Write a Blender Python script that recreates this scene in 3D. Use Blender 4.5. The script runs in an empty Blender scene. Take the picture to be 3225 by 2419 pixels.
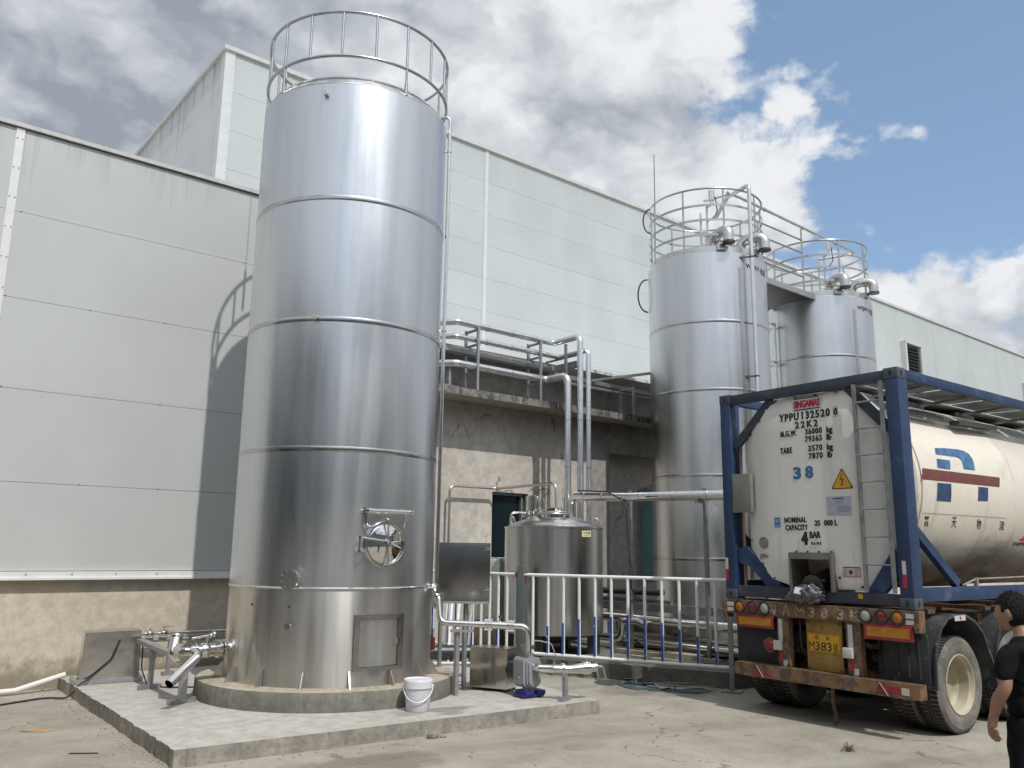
import bpy, bmesh, math, random
from mathutils import Vector, Matrix
random.seed(7)
R = math.radians
PI = math.pi
sc = bpy.context.scene
col = sc.collection

# ---------------------------------------------------------------- camera, world, sun, exposure
CAM_H, PITCH, YAW, ROLL = 1.8601, R(11.2146), R(50.8804), R(0.7945)
cyw, syw, cpt, spt = math.cos(YAW), math.sin(YAW), math.cos(PITCH), math.sin(PITCH)
fw = Vector((cyw * cpt, syw * cpt, spt))
rt = Vector((syw, -cyw, 0))
up = rt.cross(fw)
rt2 = rt * math.cos(ROLL) + up * math.sin(ROLL)
up2 = up * math.cos(ROLL) - rt * math.sin(ROLL)
cd = bpy.data.cameras.new('camera')
cd.sensor_width = 36
cd.lens = 36 * 2645.0 / 3225
cd.clip_start = 0.1
cd.clip_end = 3000
cam = bpy.data.objects.new('camera', cd)
col.objects.link(cam)
m3 = Matrix((rt2, up2, -fw)).transposed()
cam.matrix_world = Matrix.Translation((0, 0, CAM_H)) @ m3.to_4x4()
sc.camera = cam
sc.view_settings.view_transform = 'Standard'
sc.view_settings.look = 'None'
sc.view_settings.exposure = -0.11
sc.view_settings.gamma = 1
sc.cycles.max_bounces = 8
sc.cycles.glossy_bounces = 5
sc.cycles.diffuse_bounces = 4
sc.cycles.caustics_reflective = False
sc.cycles.caustics_refractive = False
sc.cycles.use_denoising = True

SUN_EL, SUN_T = R(54), R(9.5)
to_sun = Vector((-math.sin(SUN_T) * math.cos(SUN_EL), -math.cos(SUN_T) * math.cos(SUN_EL), math.sin(SUN_EL)))
sl = bpy.data.lights.new('sun', 'SUN')
sl.energy = 3.1
sl.angle = R(0.6)
sl.color = (1.0, 0.97, 0.925)
so = bpy.data.objects.new('sun', sl)
col.objects.link(so)
so.rotation_mode = 'QUATERNION'
so.rotation_quaternion = (-to_sun).to_track_quat('-Z', 'Y')
so.location = (0, 0, 60)

world = bpy.data.worlds.new('World')
sc.world = world
world.use_nodes = True
world.cycles.sampling_method = 'MANUAL'
world.cycles.sample_map_resolution = 512
wn = world.node_tree
wn.nodes.clear()


class NT:
    """tiny helper for writing node graphs as expressions"""
    def __init__(s, nt):
        s.nt = nt

    def n(s, t, **k):
        nd = s.nt.nodes.new(t)
        for a, v in k.items():
            setattr(nd, a, v)
        return nd

    def put(s, sock, v):
        if hasattr(v, 'is_output'):
            s.nt.links.new(v, sock)
        elif isinstance(v, (tuple, list)) and len(v) == 3 and sock.type == 'RGBA':
            sock.default_value = (*v, 1)
        else:
            sock.default_value = v

    def math(s, op, a, b=0.0, c=None, clamp=False):
        nd = s.n('ShaderNodeMath', operation=op, use_clamp=clamp)
        s.put(nd.inputs[0], a)
        s.put(nd.inputs[1], b)
        if c is not None:
            s.put(nd.inputs[2], c)
        return nd.outputs[0]

    def vmath(s, op, a, b=(0, 0, 0)):
        nd = s.n('ShaderNodeVectorMath', operation=op)
        s.put(nd.inputs[0], a)
        s.put(nd.inputs[1], b)
        return nd.outputs['Value'] if op in ('DOT_PRODUCT', 'LENGTH') else nd.outputs[0]

    def noise(s, vec, scale=5, detail=4, rough=0.55, dist=0.0, out='Fac'):
        nd = s.n('ShaderNodeTexNoise')
        if vec is not None:
            s.put(nd.inputs['Vector'], vec)
        nd.inputs['Scale'].default_value = scale
        nd.inputs['Detail'].default_value = detail
        nd.inputs['Roughness'].default_value = rough
        nd.inputs['Distortion'].default_value = dist
        return nd.outputs[out]

    def ramp(s, f, a, b, lo=0.0, hi=1.0, smooth=True):
        nd = s.n('ShaderNodeMapRange', interpolation_type='SMOOTHSTEP' if smooth else 'LINEAR')
        s.put(nd.inputs[0], f)
        for i, v in enumerate((a, b, lo, hi)):
            s.put(nd.inputs[i + 1], v)
        return nd.outputs[0]

    def mix(s, f, a, b, mode='MIX'):
        nd = s.n('ShaderNodeMix', data_type='RGBA', blend_type=mode)
        s.put(nd.inputs[0], f)
        s.put(nd.inputs[6], a)
        s.put(nd.inputs[7], b)
        return nd.outputs[2]

    def mapping(s, vec, scale=(1, 1, 1), loc=(0, 0, 0), rot=(0, 0, 0)):
        nd = s.n('ShaderNodeMapping')
        s.put(nd.inputs['Vector'], vec)
        nd.inputs['Scale'].default_value = scale
        nd.inputs['Location'].default_value = loc
        nd.inputs['Rotation'].default_value = rot
        return nd.outputs[0]

    def sep(s, vec):
        nd = s.n('ShaderNodeSeparateXYZ')
        s.put(nd.inputs[0], vec)
        return nd.outputs

    def comb(s, x, y, z):
        nd = s.n('ShaderNodeCombineXYZ')
        for i, v in enumerate((x, y, z)):
            s.put(nd.inputs[i], v)
        return nd.outputs[0]


W = NT(wn)
wout = W.n('ShaderNodeOutputWorld')
bg = W.n('ShaderNodeBackground')
bg.inputs['Strength'].default_value = 0.115
sky = W.n('ShaderNodeTexSky', sky_type='NISHITA', sun_disc=False)
sky.sun_elevation = SUN_EL
sky.sun_rotation = R(180 + 9.5)
sky.air_density = 1.0
sky.dust_density = 0.8
sky.ozone_density = 1.5
tc = W.n('ShaderNodeTexCoord')
dirv = W.vmath('NORMALIZE', tc.outputs['Generated'])
dx, dy, dz = W.sep(dirv)
pv = W.comb(W.math('MULTIPLY', dx, 2.0), W.math('MULTIPLY', dy, 2.0), W.math('MULTIPLY', dz, 3.0))
warp = W.noise(pv, 1.6, 3, 0.5, out='Color')
pw = W.vmath('ADD', pv, W.vmath('MULTIPLY', W.vmath('SUBTRACT', warp, (0.5, 0.5, 0.5)), (0.5, 0.5, 0.5)))
n1 = W.noise(pw, 1.7, 9, 0.58)
n2 = W.noise(W.vmath('ADD', pw, (5.2, 1.3, 0)), 1.0, 4, 0.5)
n3 = W.noise(W.vmath('ADD', pw, (1.7, 8.1, 0)), 4.2, 8, 0.62)


def lobe(az, el, w0, w1):
    """1 near the sky direction (az, el), falling to 0 between w0 and w1 degrees"""
    v = (math.cos(R(az)) * math.cos(R(el)), math.sin(R(az)) * math.cos(R(el)), math.sin(R(el)))
    d = W.vmath('DOT_PRODUCT', dirv, v)
    return W.ramp(d, math.cos(R(w1)), math.cos(R(w0)), 0.0, 1.0)


#SKYPARAMS


def puffs(vec, scale):
    """cauliflower lumps: inverted smooth cell distance with finer cells added on top"""
    v = W.n('ShaderNodeTexVoronoi', feature='F1')
    W.put(v.inputs['Vector'], vec)
    v.inputs['Scale'].default_value = scale
    v.inputs['Detail'].default_value = 2.5
    v.inputs['Roughness'].default_value = 0.62
    v.inputs['Lacunarity'].default_value = 2.3
    return W.math('SUBTRACT', 1.0, v.outputs['Distance'])


pw2 = W.vmath('ADD', pv, W.vmath('MULTIPLY', W.vmath('SUBTRACT', W.noise(pv, 5.0, 5, 0.6, out='Color'), (0.5, 0.5, 0.5)), (0.22, 0.22, 0.22)))
sdir = (-0.035, -0.085, 0.13)
b1 = puffs(pw2, 2.1)
b2 = puffs(W.vmath('ADD', pw2, sdir), 2.1)
relief = W.math('SUBTRACT', b1, b2)
clear = lobe(21, 31, 1, 15)
clear2 = lobe(18, 22, 1, 15)
cover = W.math('ADD', W.math('ADD', W.math('MULTIPLY', n1, 0.95), 0.235), W.math('MULTIPLY', b1, 0.38))
cover = W.math('ADD', cover, W.math('MULTIPLY', W.math('SUBTRACT', n3, 0.5), 0.16))
cover = W.math('SUBTRACT', cover, W.math('MULTIPLY', clear, 0.33))
cover = W.math('SUBTRACT', cover, W.math('MULTIPLY', clear2, 0.17))
cover = W.math('SUBTRACT', cover, W.math('MULTIPLY', lobe(-118, 36, 5, 50), 0.11))
cloud = W.ramp(cover, 0.40, 0.53)
bright = W.math('ADD', W.math('MULTIPLY', n2, 0.90), W.math('MULTIPLY', n3, 0.22))
bright = W.math('ADD', bright, W.math('MULTIPLY', relief, 0.75))
bright = W.math('ADD', bright, W.math('MULTIPLY', W.math('SUBTRACT', b1, 0.6), 0.30))
bright = W.math('ADD', bright, W.math('MULTIPLY', lobe(42, 35, 2, 22), 0.50))
bright = W.math('ADD', bright, W.math('MULTIPLY', lobe(22, 24, 3, 20), 0.34))
bright = W.math('SUBTRACT', bright, W.math('MULTIPLY', lobe(80, 28, 4, 26), 0.18))
bright = W.math('SUBTRACT', bright, W.math('MULTIPLY', lobe(43, 24, 2, 9), 0.20))
bfac = W.ramp(bright, 0.02, 1.12, smooth=False)
ccol = W.mix(bfac, (3.0, 3.4, 3.9), (8.0, 8.15, 8.45))
# the sky brightens towards the sun, which stands behind the viewer
ds = W.vmath('DOT_PRODUCT', dirv, tuple(to_sun))
glow = W.math('ADD', W.ramp(ds, 0.08, 0.75, 1.0, 1.45), W.ramp(ds, 0.80, 0.995, 0.0, 2.2))
ccol = W.mix(1.0, ccol, W.comb(glow, glow, glow), 'MULTIPLY')
blue = W.mix(1.0, W.mix(1.0, sky.outputs[0], (0.95, 1.0, 1.05), 'MULTIPLY'), (1.1, 1.55, 1.95), 'ADD')
skyc = W.mix(cloud, blue, ccol)
W.put(bg.inputs['Color'], skyc)
wn.links.new(bg.outputs[0], wout.inputs[0])

# ---------------------------------------------------------------- mesh helpers


class G:
    """collects geometry that becomes ONE mesh object"""
    def __init__(s):
        s.bm = bmesh.new()

    def quadmesh(s, V, F):
        vs = [s.bm.verts.new(v) for v in V]
        for f in F:
            try:
                s.bm.faces.new([vs[i] for i in f])
            except ValueError:
                pass
        return s

    def box(s, lo, hi, bevel=0.0, M=None):
        x0, y0, z0 = lo
        x1, y1, z1 = hi
        V = [(x0, y0, z0), (x1, y0, z0), (x1, y1, z0), (x0, y1, z0), (x0, y0, z1), (x1, y0, z1), (x1, y1, z1), (x0, y1, z1)]
        b = bmesh.new()
        vs = [b.verts.new(M @ Vector(v) if M else v) for v in V]
        for f in ((3, 2, 1, 0), (4, 5, 6, 7), (0, 1, 5, 4), (1, 2, 6, 5), (2, 3, 7, 6), (3, 0, 4, 7)):
            b.faces.new([vs[i] for i in f])
        if bevel:
            bmesh.ops.bevel(b, geom=b.edges[:], offset=bevel, segments=2, profile=0.6, affect='EDGES')
        s.add(b)
        return s

    def obox(s, c, size, rz=0.0, bevel=0.0, M=None):
        h = Vector(size) / 2
        M2 = Matrix.Translation(c) @ (M if M else Matrix.Rotation(rz, 4, 'Z'))
        return s.box(-h, h, bevel, M2)

    def bar(s, a, b, w, h, upv=(0, 0, 1), bevel=0.0):
        """rectangular bar from a to b"""
        a, b = Vector(a), Vector(b)
        d = (b - a)
        L = d.length
        d.normalize()
        u = Vector(upv)
        if abs(d.dot(u)) > 0.98:
            u = Vector((1, 0, 0))
        sd = d.cross(u).normalized()
        u = sd.cross(d)
        M = Matrix((d, sd, u)).transposed().to_4x4()
        M.translation = a
        return s.box((0, -w / 2, -h / 2), (L, w / 2, h / 2), bevel, M)

    def add(s, b):
        me = bpy.data.meshes.new('tmp')
        b.to_mesh(me)
        b.free()
        s.bm.from_mesh(me)
        bpy.data.meshes.remove(me)

    def tube(s, pts, r, seg=12, fillet=0.0, caps=True, nf=6, closed=False):
        P = [Vector(p) for p in pts]
        if fillet and len(P) > 2:
            Q = [P[0]]
            for i in range(1, len(P) - 1):
                a, b, c = P[i - 1], P[i], P[i + 1]
                d0, d1 = (a - b), (c - b)
                l0, l1 = d0.length, d1.length
                d0.normalize()
                d1.normalize()
                ang = d0.angle(d1)
                if abs(ang - PI) < 0.02:
                    Q.append(b)
                    continue
                t = min(fillet / math.tan(ang / 2), l0 * 0.49, l1 * 0.49)
                rr = t * math.tan(ang / 2)
                bis = (d0 + d1).normalized()
                cen = b + bis * (rr / math.sin(ang / 2))
                p0, p1 = b + d0 * t, b + d1 * t
                v0, v1 = p0 - cen, p1 - cen
                tot = v0.angle(v1)
                for k in range(nf + 1):
                    f = k / nf
                    v = (v0 * math.sin((1 - f) * tot) + v1 * math.sin(f * tot)) / math.sin(tot)
                    Q.append(cen + v)
            Q.append(P[-1])
            P = Q
        n = len(P)
        rads = r if isinstance(r, (list, tuple)) else [r] * n
        rings = []
        prev = None
        for i in range(n):
            if closed:
                d = P[(i + 1) % n] - P[i - 1]
            else:
                d = P[min(i + 1, n - 1)] - P[max(i - 1, 0)]
            if d.length < 1e-9:
                d = Vector((0, 0, 1))
            d.normalize()
            if prev is None:
                u = Vector((0, 0, 1)) if abs(d.z) < 0.9 else Vector((1, 0, 0))
                u = (u - d * u.dot(d)).normalized()
            else:
                u = (prev - d * prev.dot(d)).normalized()
            prev = u
            w = d.cross(u)
            rings.append([s.bm.verts.new(P[i] + (u * math.cos(2 * PI * k / seg) + w * math.sin(2 * PI * k / seg)) * rads[i]) for k in range(seg)])
        m = n if closed else n - 1
        for i in range(m):
            A, B = rings[i], rings[(i + 1) % n]
            for k in range(seg):
                s.bm.faces.new((A[k], A[(k + 1) % seg], B[(k + 1) % seg], B[k]))
        if caps and not closed:
            s.bm.faces.new(rings[0][::-1])
            s.bm.faces.new(rings[-1])
        return s

    def cyl(s, a, b, r, r1=None, seg=20, caps=True):
        return s.tube([a, b], [r, r if r1 is None else r1], seg, caps=caps)

    def lathe(s, prof, c=(0, 0, 0), seg=48, axis='Z', M=None, a0=0.0, a1=2 * PI):
        full = abs(a1 - a0 - 2 * PI) < 1e-6
        n = seg if full else seg + 1
        c = Vector(c)
        rings = []
        for (r, z) in prof:
            ring = []
            for k in range(n):
                a = a0 + (a1 - a0) * k / seg
                p = Vector((r * math.cos(a), r * math.sin(a), z))
                if axis == 'X':
                    p = Vector((z, r * math.cos(a), r * math.sin(a)))
                elif axis == 'Y':
                    p = Vector((r * math.cos(a), z, -r * math.sin(a)))
                if M:
                    p = M @ p
                ring.append(p + c)
            rings.append([s.bm.verts.new(p) for p in ring] if r > 1e-6 else [s.bm.verts.new(ring[0])])
        for i in range(len(rings) - 1):
            A, B = rings[i], rings[i + 1]
            for k in range(seg if full else seg):
                k2 = (k + 1) % n if full else k + 1
                if len(A) == 1 and len(B) == 1:
                    continue
                if len(A) == 1:
                    s.bm.faces.new((A[0], B[k2], B[k]))
                elif len(B) == 1:
                    s.bm.faces.new((A[k], A[k2], B[0]))
                else:
                    s.bm.faces.new((A[k], A[k2], B[k2], B[k]))
        return s

    def ring(s, c, rad, r, seg=48, tseg=10, a0=0.0, a1=2 * PI):
        full = abs(a1 - a0 - 2 * PI) < 1e-6
        n = seg if full else seg + 1
        P = [Vector(c) + Vector((rad * math.cos(a0 + (a1 - a0) * k / seg), rad * math.sin(a0 + (a1 - a0) * k / seg), 0)) for k in range(n)]
        return s.tube(P, r, tseg, closed=full)

    def band(s, c, rad, z0, z1, th, seg=64, a0=0.0, a1=2 * PI):
        prof = [(rad, z0), (rad + th, z0), (rad + th, z1), (rad, z1), (rad, z0)]
        s.lathe(prof, c, seg, a0=a0, a1=a1)
        if abs(a1 - a0 - 2 * PI) > 1e-6:
            for a in (a0, a1):
                q = [Vector(c) + Vector((rr * math.cos(a), rr * math.sin(a), z)) for rr, z in prof[:4]]
                s.quadmesh(q, [(0, 1, 2, 3)])
        return s

    def prism(s, poly, o, u, v, d):
        """polygon (2-D) in the frame o,u,v pushed along vector d"""
        o, u, v, d = Vector(o), Vector(u), Vector(v), Vector(d)
        A = [s.bm.verts.new(o + u * a + v * b) for a, b in poly]
        B = [s.bm.verts.new(o + u * a + v * b + d) for a, b in poly]
        n = len(poly)
        s.bm.faces.new(A[::-1])
        s.bm.faces.new(B)
        for i in range(n):
            s.bm.faces.new((A[i], A[(i + 1) % n], B[(i + 1) % n], B[i]))
        return s

    def sphere(s, c, r, seg=12, sx=1, sy=1, sz=1):
        b = bmesh.new()
        bmesh.ops.create_uvsphere(b, u_segments=seg, v_segments=max(6, seg // 2 + 2), radius=r)
        for v in b.verts:
            v.co = Vector((v.co.x * sx, v.co.y * sy, v.co.z * sz)) + Vector(c)
        s.add(b)
        return s

    def build(s, name, m, parent=None, local=False, sharp=40, loc=None):
        bm = s.bm
        bmesh.ops.recalc_face_normals(bm, faces=bm.faces[:])
        if parent is not None and not local:
            bm.transform(mw(parent).inverted())
        if loc is not None:
            bm.transform(Matrix.Translation(-Vector(loc)))
        bm.normal_update()
        lim = R(sharp)
        for f in bm.faces:
            f.smooth = True
        for e in bm.edges:
            if len(e.link_faces) == 2 and e.link_faces[0].normal.angle(e.link_faces[1].normal, 0) > lim:
                e.smooth = False
        me = bpy.data.meshes.new(name)
        bm.to_mesh(me)
        bm.free()
        o = bpy.data.objects.new(name, me)
        if m is not None:
            me.materials.append(m)
        col.objects.link(o)
        if parent is not None:
            o.parent = parent
        if loc is not None:
            o.location = loc
        return o


def mw(o):
    M = o.matrix_basis.copy()
    while o.parent:
        o = o.parent
        M = o.matrix_basis @ M
    return M


def thing(name, label, cat, loc=(0, 0, 0), rz=0.0, group=None):
    o = bpy.data.objects.new(name, None)
    o.empty_display_size = 0.2
    col.objects.link(o)
    o.location = loc
    o.rotation_euler = (0, 0, rz)
    return tag(o, label, cat, group)


def tag(o, label, cat, group=None):
    o['label'] = label
    o['category'] = cat
    if group:
        o['group'] = group
    return o


def structure(o):
    o['kind'] = 'structure'
    return o


def copy_tree(o, parent=None):
    c = o.copy()
    col.objects.link(c)
    if parent is not None:
        c.parent = parent
    for ch in list(o.children):
        copy_tree(ch, c)
    return c


def text2d(body, height, xs=1.0, bold=0.0, spacing=1.0):
    """letter shapes as flat 2-D geometry, scaled so capitals are `height` tall; origin bottom-left"""
    cu = bpy.data.curves.new('letters', 'FONT')
    cu.body = body
    cu.size = 1.0
    cu.offset = bold
    cu.space_character = spacing
    cu.resolution_u = 3
    o = bpy.data.objects.new('letters', cu)
    col.objects.link(o)
    dg = bpy.context.evaluated_depsgraph_get()
    me = bpy.data.meshes.new_from_object(o.evaluated_get(dg))
    V = [v.co.copy() for v in me.vertices]
    F = [list(p.vertices) for p in me.polygons]
    bpy.data.objects.remove(o)
    bpy.data.curves.remove(cu)
    bpy.data.meshes.remove(me)
    x0 = min(v.x for v in V)
    y0, y1 = min(v.y for v in V), max(v.y for v in V)
    if any(c in body for c in 'gpqyj') or not body.isascii():
        base = 0.0 if body.isascii() else y0
        capv = 0.73 if body.isascii() else (y1 - y0)
    else:
        base, capv = y0, y1 - y0
    k = height / capv
    return [((v.x - x0) * k * xs, (v.y - base) * k) for v in V], F


def letters(name, body, height, fn, m, parent, width=None, bold=0.0, spacing=1.0, local=True, heavy=0.0, dv=(0, 0, 0)):
    """fn maps (x, y) on the sign to a point; the text is stretched to `width`"""
    V, F = text2d(body, height, 1.0, bold, spacing)
    if width:
        k = width / max(v[0] for v in V)
        V = [(x * k, y) for x, y in V]
    g = G()
    g.quadmesh([fn(x, y) for x, y in V], F)
    if heavy:
        for i, k in enumerate((-1, -0.5, 0.5, 1)):
            g.quadmesh([tuple(Vector(fn(x + heavy * k, y)) + Vector(dv) * (i + 1)) for x, y in V], F)
    return g.build(name, m, parent, local)

# ---------------------------------------------------------------- materials
MAT = {}


def mat(name, base=(0.5, 0.5, 0.5), rough=0.5, metal=0.0, var=0.0, vs=3.0, bump=0.0, bs=40.0, fn=None, spec=0.5, stretch=None, coat=0.0):
    m = bpy.data.materials.new(name)
    m.use_nodes = True
    nt = m.node_tree
    p = nt.nodes['Principled BSDF']
    N = NT(nt)
    p.inputs['Base Color'].default_value = (*base, 1)
    p.inputs['Roughness'].default_value = rough
    p.inputs['Metallic'].default_value = metal
    p.inputs['Specular IOR Level'].default_value = spec
    p.inputs['Coat Weight'].default_value = coat
    tcn = N.n('ShaderNodeTexCoord')
    geo = N.n('ShaderNodeNewGeometry')
    pos = geo.outputs['Position']
    obj = tcn.outputs['Object']
    if var:
        v = N.mapping(obj, stretch) if stretch else obj
        f = N.noise(v, vs, 6, 0.6)
        k = N.ramp(f, 0.3, 0.7, 1 - var, 1 + var)
        c = N.mix(1.0, base, N.comb(k, k, k), 'MULTIPLY')
        N.put(p.inputs['Base Color'], c)
    if bump:
        b = N.n('ShaderNodeBump')
        b.inputs['Strength'].default_value = bump
        b.inputs['Distance'].default_value = 0.01
        N.put(b.inputs['Height'], N.noise(obj, bs, 5, 0.6))
        nt.links.new(b.outputs[0], p.inputs['Normal'])
    if fn:
        fn(N, p, pos, obj)
    MAT[name] = m
    return m


def bumpin(N, p, h, strength=0.3, dist=0.01):
    b = N.n('ShaderNodeBump')
    b.inputs['Strength'].default_value = strength
    b.inputs['Distance'].default_value = dist
    N.put(b.inputs['Height'], h)
    N.nt.links.new(b.outputs[0], p.inputs['Normal'])


def scale_col(N, base, k):
    return N.mix(1.0, base, N.comb(k, k, k), 'MULTIPLY')


def steel_fn(base, r0, r1, streak, aniso, fine=90.0):
    def fn(N, p, pos, obj):
        x, y, z = N.sep(obj)
        ang = N.math('ARCTAN2', y, x)
        sv = N.comb(N.math('MULTIPLY', ang, 2.2), N.math('MULTIPLY', z, 0.10), 0.0)
        a = N.noise(sv, 3.2, 2, 0.5)
        b = N.noise(N.comb(N.math('MULTIPLY', ang, fine / 4), N.math('MULTIPLY', z, 0.5), 3.0), 2.0, 3, 0.6)
        c = N.noise(N.mapping(obj, (1, 1, 0.5)), 1.2, 1, 0.5)
        k = N.math('ADD', N.ramp(a, 0.3, 0.7, 1 - streak, 1 + streak * 0.6), N.ramp(b, 0.3, 0.7, -0.02, 0.02))
        N.put(p.inputs['Base Color'], scale_col(N, base, k))
        rr = N.math('ADD', N.ramp(a, 0.35, 0.65, r0, r1), N.ramp(c, 0.3, 0.7, -0.04, 0.05))
        N.put(p.inputs['Roughness'], rr)
        p.inputs['Anisotropic'].default_value = aniso
        tg = N.n('ShaderNodeTangent', direction_type='RADIAL', axis='Z')
        N.nt.links.new(tg.outputs[0], p.inputs['Tangent'])
        p.inputs['Anisotropic Rotation'].default_value = 0.25
        h = N.math('ADD', N.math('MULTIPLY', N.noise(N.comb(N.math('MULTIPLY', ang, 4.0), N.math('MULTIPLY', z, 0.35), 1.0), 2.0, 2, 0.5), 1.0), N.math('MULTIPLY', b, 0.03))
        wav = N.noise(N.comb(N.math('MULTIPLY', ang, 2.6), N.math('MULTIPLY', z, 1.0), 4.0), 1.5, 2, 0.5)
        bumpin(N, p, wav, 0.16, 0.02)
    return fn


mat('tank_steel', rough=0.3, metal=1.0, fn=steel_fn((0.66, 0.67, 0.675), 0.28, 0.33, 0.04, 0.25))
mat('skirt_steel', rough=0.3, metal=1.0, fn=steel_fn((0.62, 0.61, 0.585), 0.27, 0.36, 0.12, 0.82, 190.0))
mat('grey_tank_steel', rough=0.3, metal=1.0, fn=steel_fn((0.50, 0.50, 0.485), 0.28, 0.33, 0.04, 0.4))
mat('band_steel', (0.52, 0.51, 0.48), 0.22, 1.0, var=0.08, vs=4)
mat('rail_steel', (0.46, 0.46, 0.46), 0.28, 1.0, var=0.10, vs=5)
mat('hatch_frame_steel', (0.40, 0.395, 0.38), 0.30, 1.0, var=0.12, vs=6)
mat('polished_steel', (0.70, 0.69, 0.66), 0.13, 1.0, var=0.06, vs=6)
mat('vent_steel', (0.62, 0.61, 0.58), 0.30, 1.0, var=0.06, vs=6)
mat('mirror_steel', (0.72, 0.71, 0.68), 0.04, 1.0)
mat('satin_steel', (0.60, 0.59, 0.57), 0.30, 1.0, var=0.12, vs=5)


def sheet_fn(N, p, pos, obj):
    a = N.noise(N.mapping(obj, (1, 1, 2.5)), 1.6, 3, 0.5)
    N.put(p.inputs['Base Color'], scale_col(N, (0.56, 0.54, 0.50), N.ramp(a, 0.3, 0.7, 0.8, 1.1)))
    N.put(p.inputs['Roughness'], N.ramp(a, 0.3, 0.7, 0.12, 0.22))
    bumpin(N, p, N.noise(obj, 2.2, 2, 0.5), 0.22, 0.03)


mat('sheet_steel', metal=1.0, fn=sheet_fn)
mat('jacket_aluminium', (0.78, 0.78, 0.78), 0.24, 1.0, var=0.07, vs=9, bump=0.06, bs=12)
mat('galvanised', (0.40, 0.41, 0.42), 0.5, 0.7, var=0.15, vs=12)
mat('dull_frame_steel', (0.26, 0.27, 0.27), 0.5, 0.6, var=0.2, vs=8)
mat('dark_steel', (0.10, 0.10, 0.10), 0.4, 0.8, var=0.2, vs=8)


def ground_fn(N, p, pos, obj):
    big = N.noise(pos, 0.35, 6, 0.6)
    mid = N.noise(N.vmath('ADD', pos, (13, 7, 0)), 1.7, 8, 0.65, 0.6)
    fine = N.noise(pos, 26, 6, 0.7)
    grit = N.noise(pos, 140, 3, 0.6)
    k = N.math('ADD', N.ramp(big, 0.3, 0.7, 0.80, 1.08), N.ramp(mid, 0.3, 0.72, -0.17, 0.12))
    k = N.math('ADD', k, N.ramp(fine, 0.3, 0.7, -0.10, 0.08))
    k = N.math('ADD', k, N.ramp(grit, 0.3, 0.7, -0.07, 0.07))
    c = N.mix(N.ramp(mid, 0.4, 0.75), (0.375, 0.340, 0.282), (0.345, 0.318, 0.272))
    c = scale_col(N, c, k)
    # worn dark scabs and stains
    sc_ = N.noise(N.mapping(pos, (1.0, 2.1, 1.0), rot=(0, 0, 0.5)), 2.6, 9, 0.68, 0.8)
    c = N.mix(N.ramp(sc_, 0.58, 0.74, 0.0, 0.42), c, (0.17, 0.155, 0.13))
    pale = N.noise(N.mapping(pos, (2.0, 1.0, 1.0), (4, 2, 0)), 3.3, 8, 0.7)
    c = N.mix(N.ramp(pale, 0.63, 0.72, 0.0, 0.5), c, (0.50, 0.46, 0.39))
    # damp patches where water has run off
    edge = N.math('MULTIPLY', N.math('SUBTRACT', N.noise(pos, 3.0, 6, 0.65), 0.5), 1.3)
    for (wx, wy, wr, wa) in ((4.05, 6.85, 0.62, 0.50), (3.2, 6.9, 0.35, 0.4), (9.0, 8.35, 0.55, 0.45), (9.5, 7.7, 0.45, 0.4), (6.1, 6.3, 0.25, 0.25)):
        d = N.vmath('LENGTH', N.vmath('MULTIPLY', N.vmath('SUBTRACT', pos, (wx, wy, 0.0)), (0.75, 1.25, 1.0)))
        c = N.mix(N.ramp(N.math('ADD', d, N.math('MULTIPLY', edge, wr)), wr * 0.62, wr, wa, 0.0), c, (0.12, 0.105, 0.085))
    # faint tyre tracks curving across the yard
    for tr_ in (19.6, 21.5, 24.4):
        rr_ = N.vmath('LENGTH', N.vmath('SUBTRACT', pos, (1.0, -14.2, 0.0)))
        off = N.math('ABSOLUTE', N.math('SUBTRACT', N.math('ADD', rr_, N.math('MULTIPLY', mid, 0.10)), tr_))
        tm = N.math('MULTIPLY', N.ramp(off, 0.07, 0.20, 1.0, 0.0), N.ramp(fine, 0.35, 0.6, 0.05, 0.26))
        c = N.mix(tm, c, (0.11, 0.10, 0.09))
    # cracks: distorted cell borders, kept only in some patches
    wv = N.vmath('ADD', pos, N.vmath('MULTIPLY', N.noise(pos, 1.5, 3, 0.55, out='Color'), (1.1, 1.1, 0.0)))
    vo = N.n('ShaderNodeTexVoronoi', feature='DISTANCE_TO_EDGE')
    N.put(vo.inputs['Vector'], wv)
    vo.inputs['Scale'].default_value = 0.42
    wid = N.ramp(N.noise(pos, 3.5, 4, 0.6), 0.44, 0.66, 0.0, 0.0075)
    crack = N.math('LESS_THAN', vo.outputs['Distance'], wid)
    c = N.mix(N.math('MULTIPLY', crack, 0.5), c, (0.09, 0.08, 0.065))
    N.put(p.inputs['Base Color'], c)
    N.put(p.inputs['Roughness'], N.ramp(mid, 0.3, 0.7, 0.7, 0.95))
    h = N.math('ADD', N.math('MULTIPLY', fine, 0.5), N.math('MULTIPLY', crack, -0.9))
    h = N.math('ADD', h, N.math('MULTIPLY', mid, 1.2))
    bumpin(N, p, h, 0.55, 0.012)


mat('yard_concrete', rough=0.9, fn=ground_fn, spec=0.25)


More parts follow.
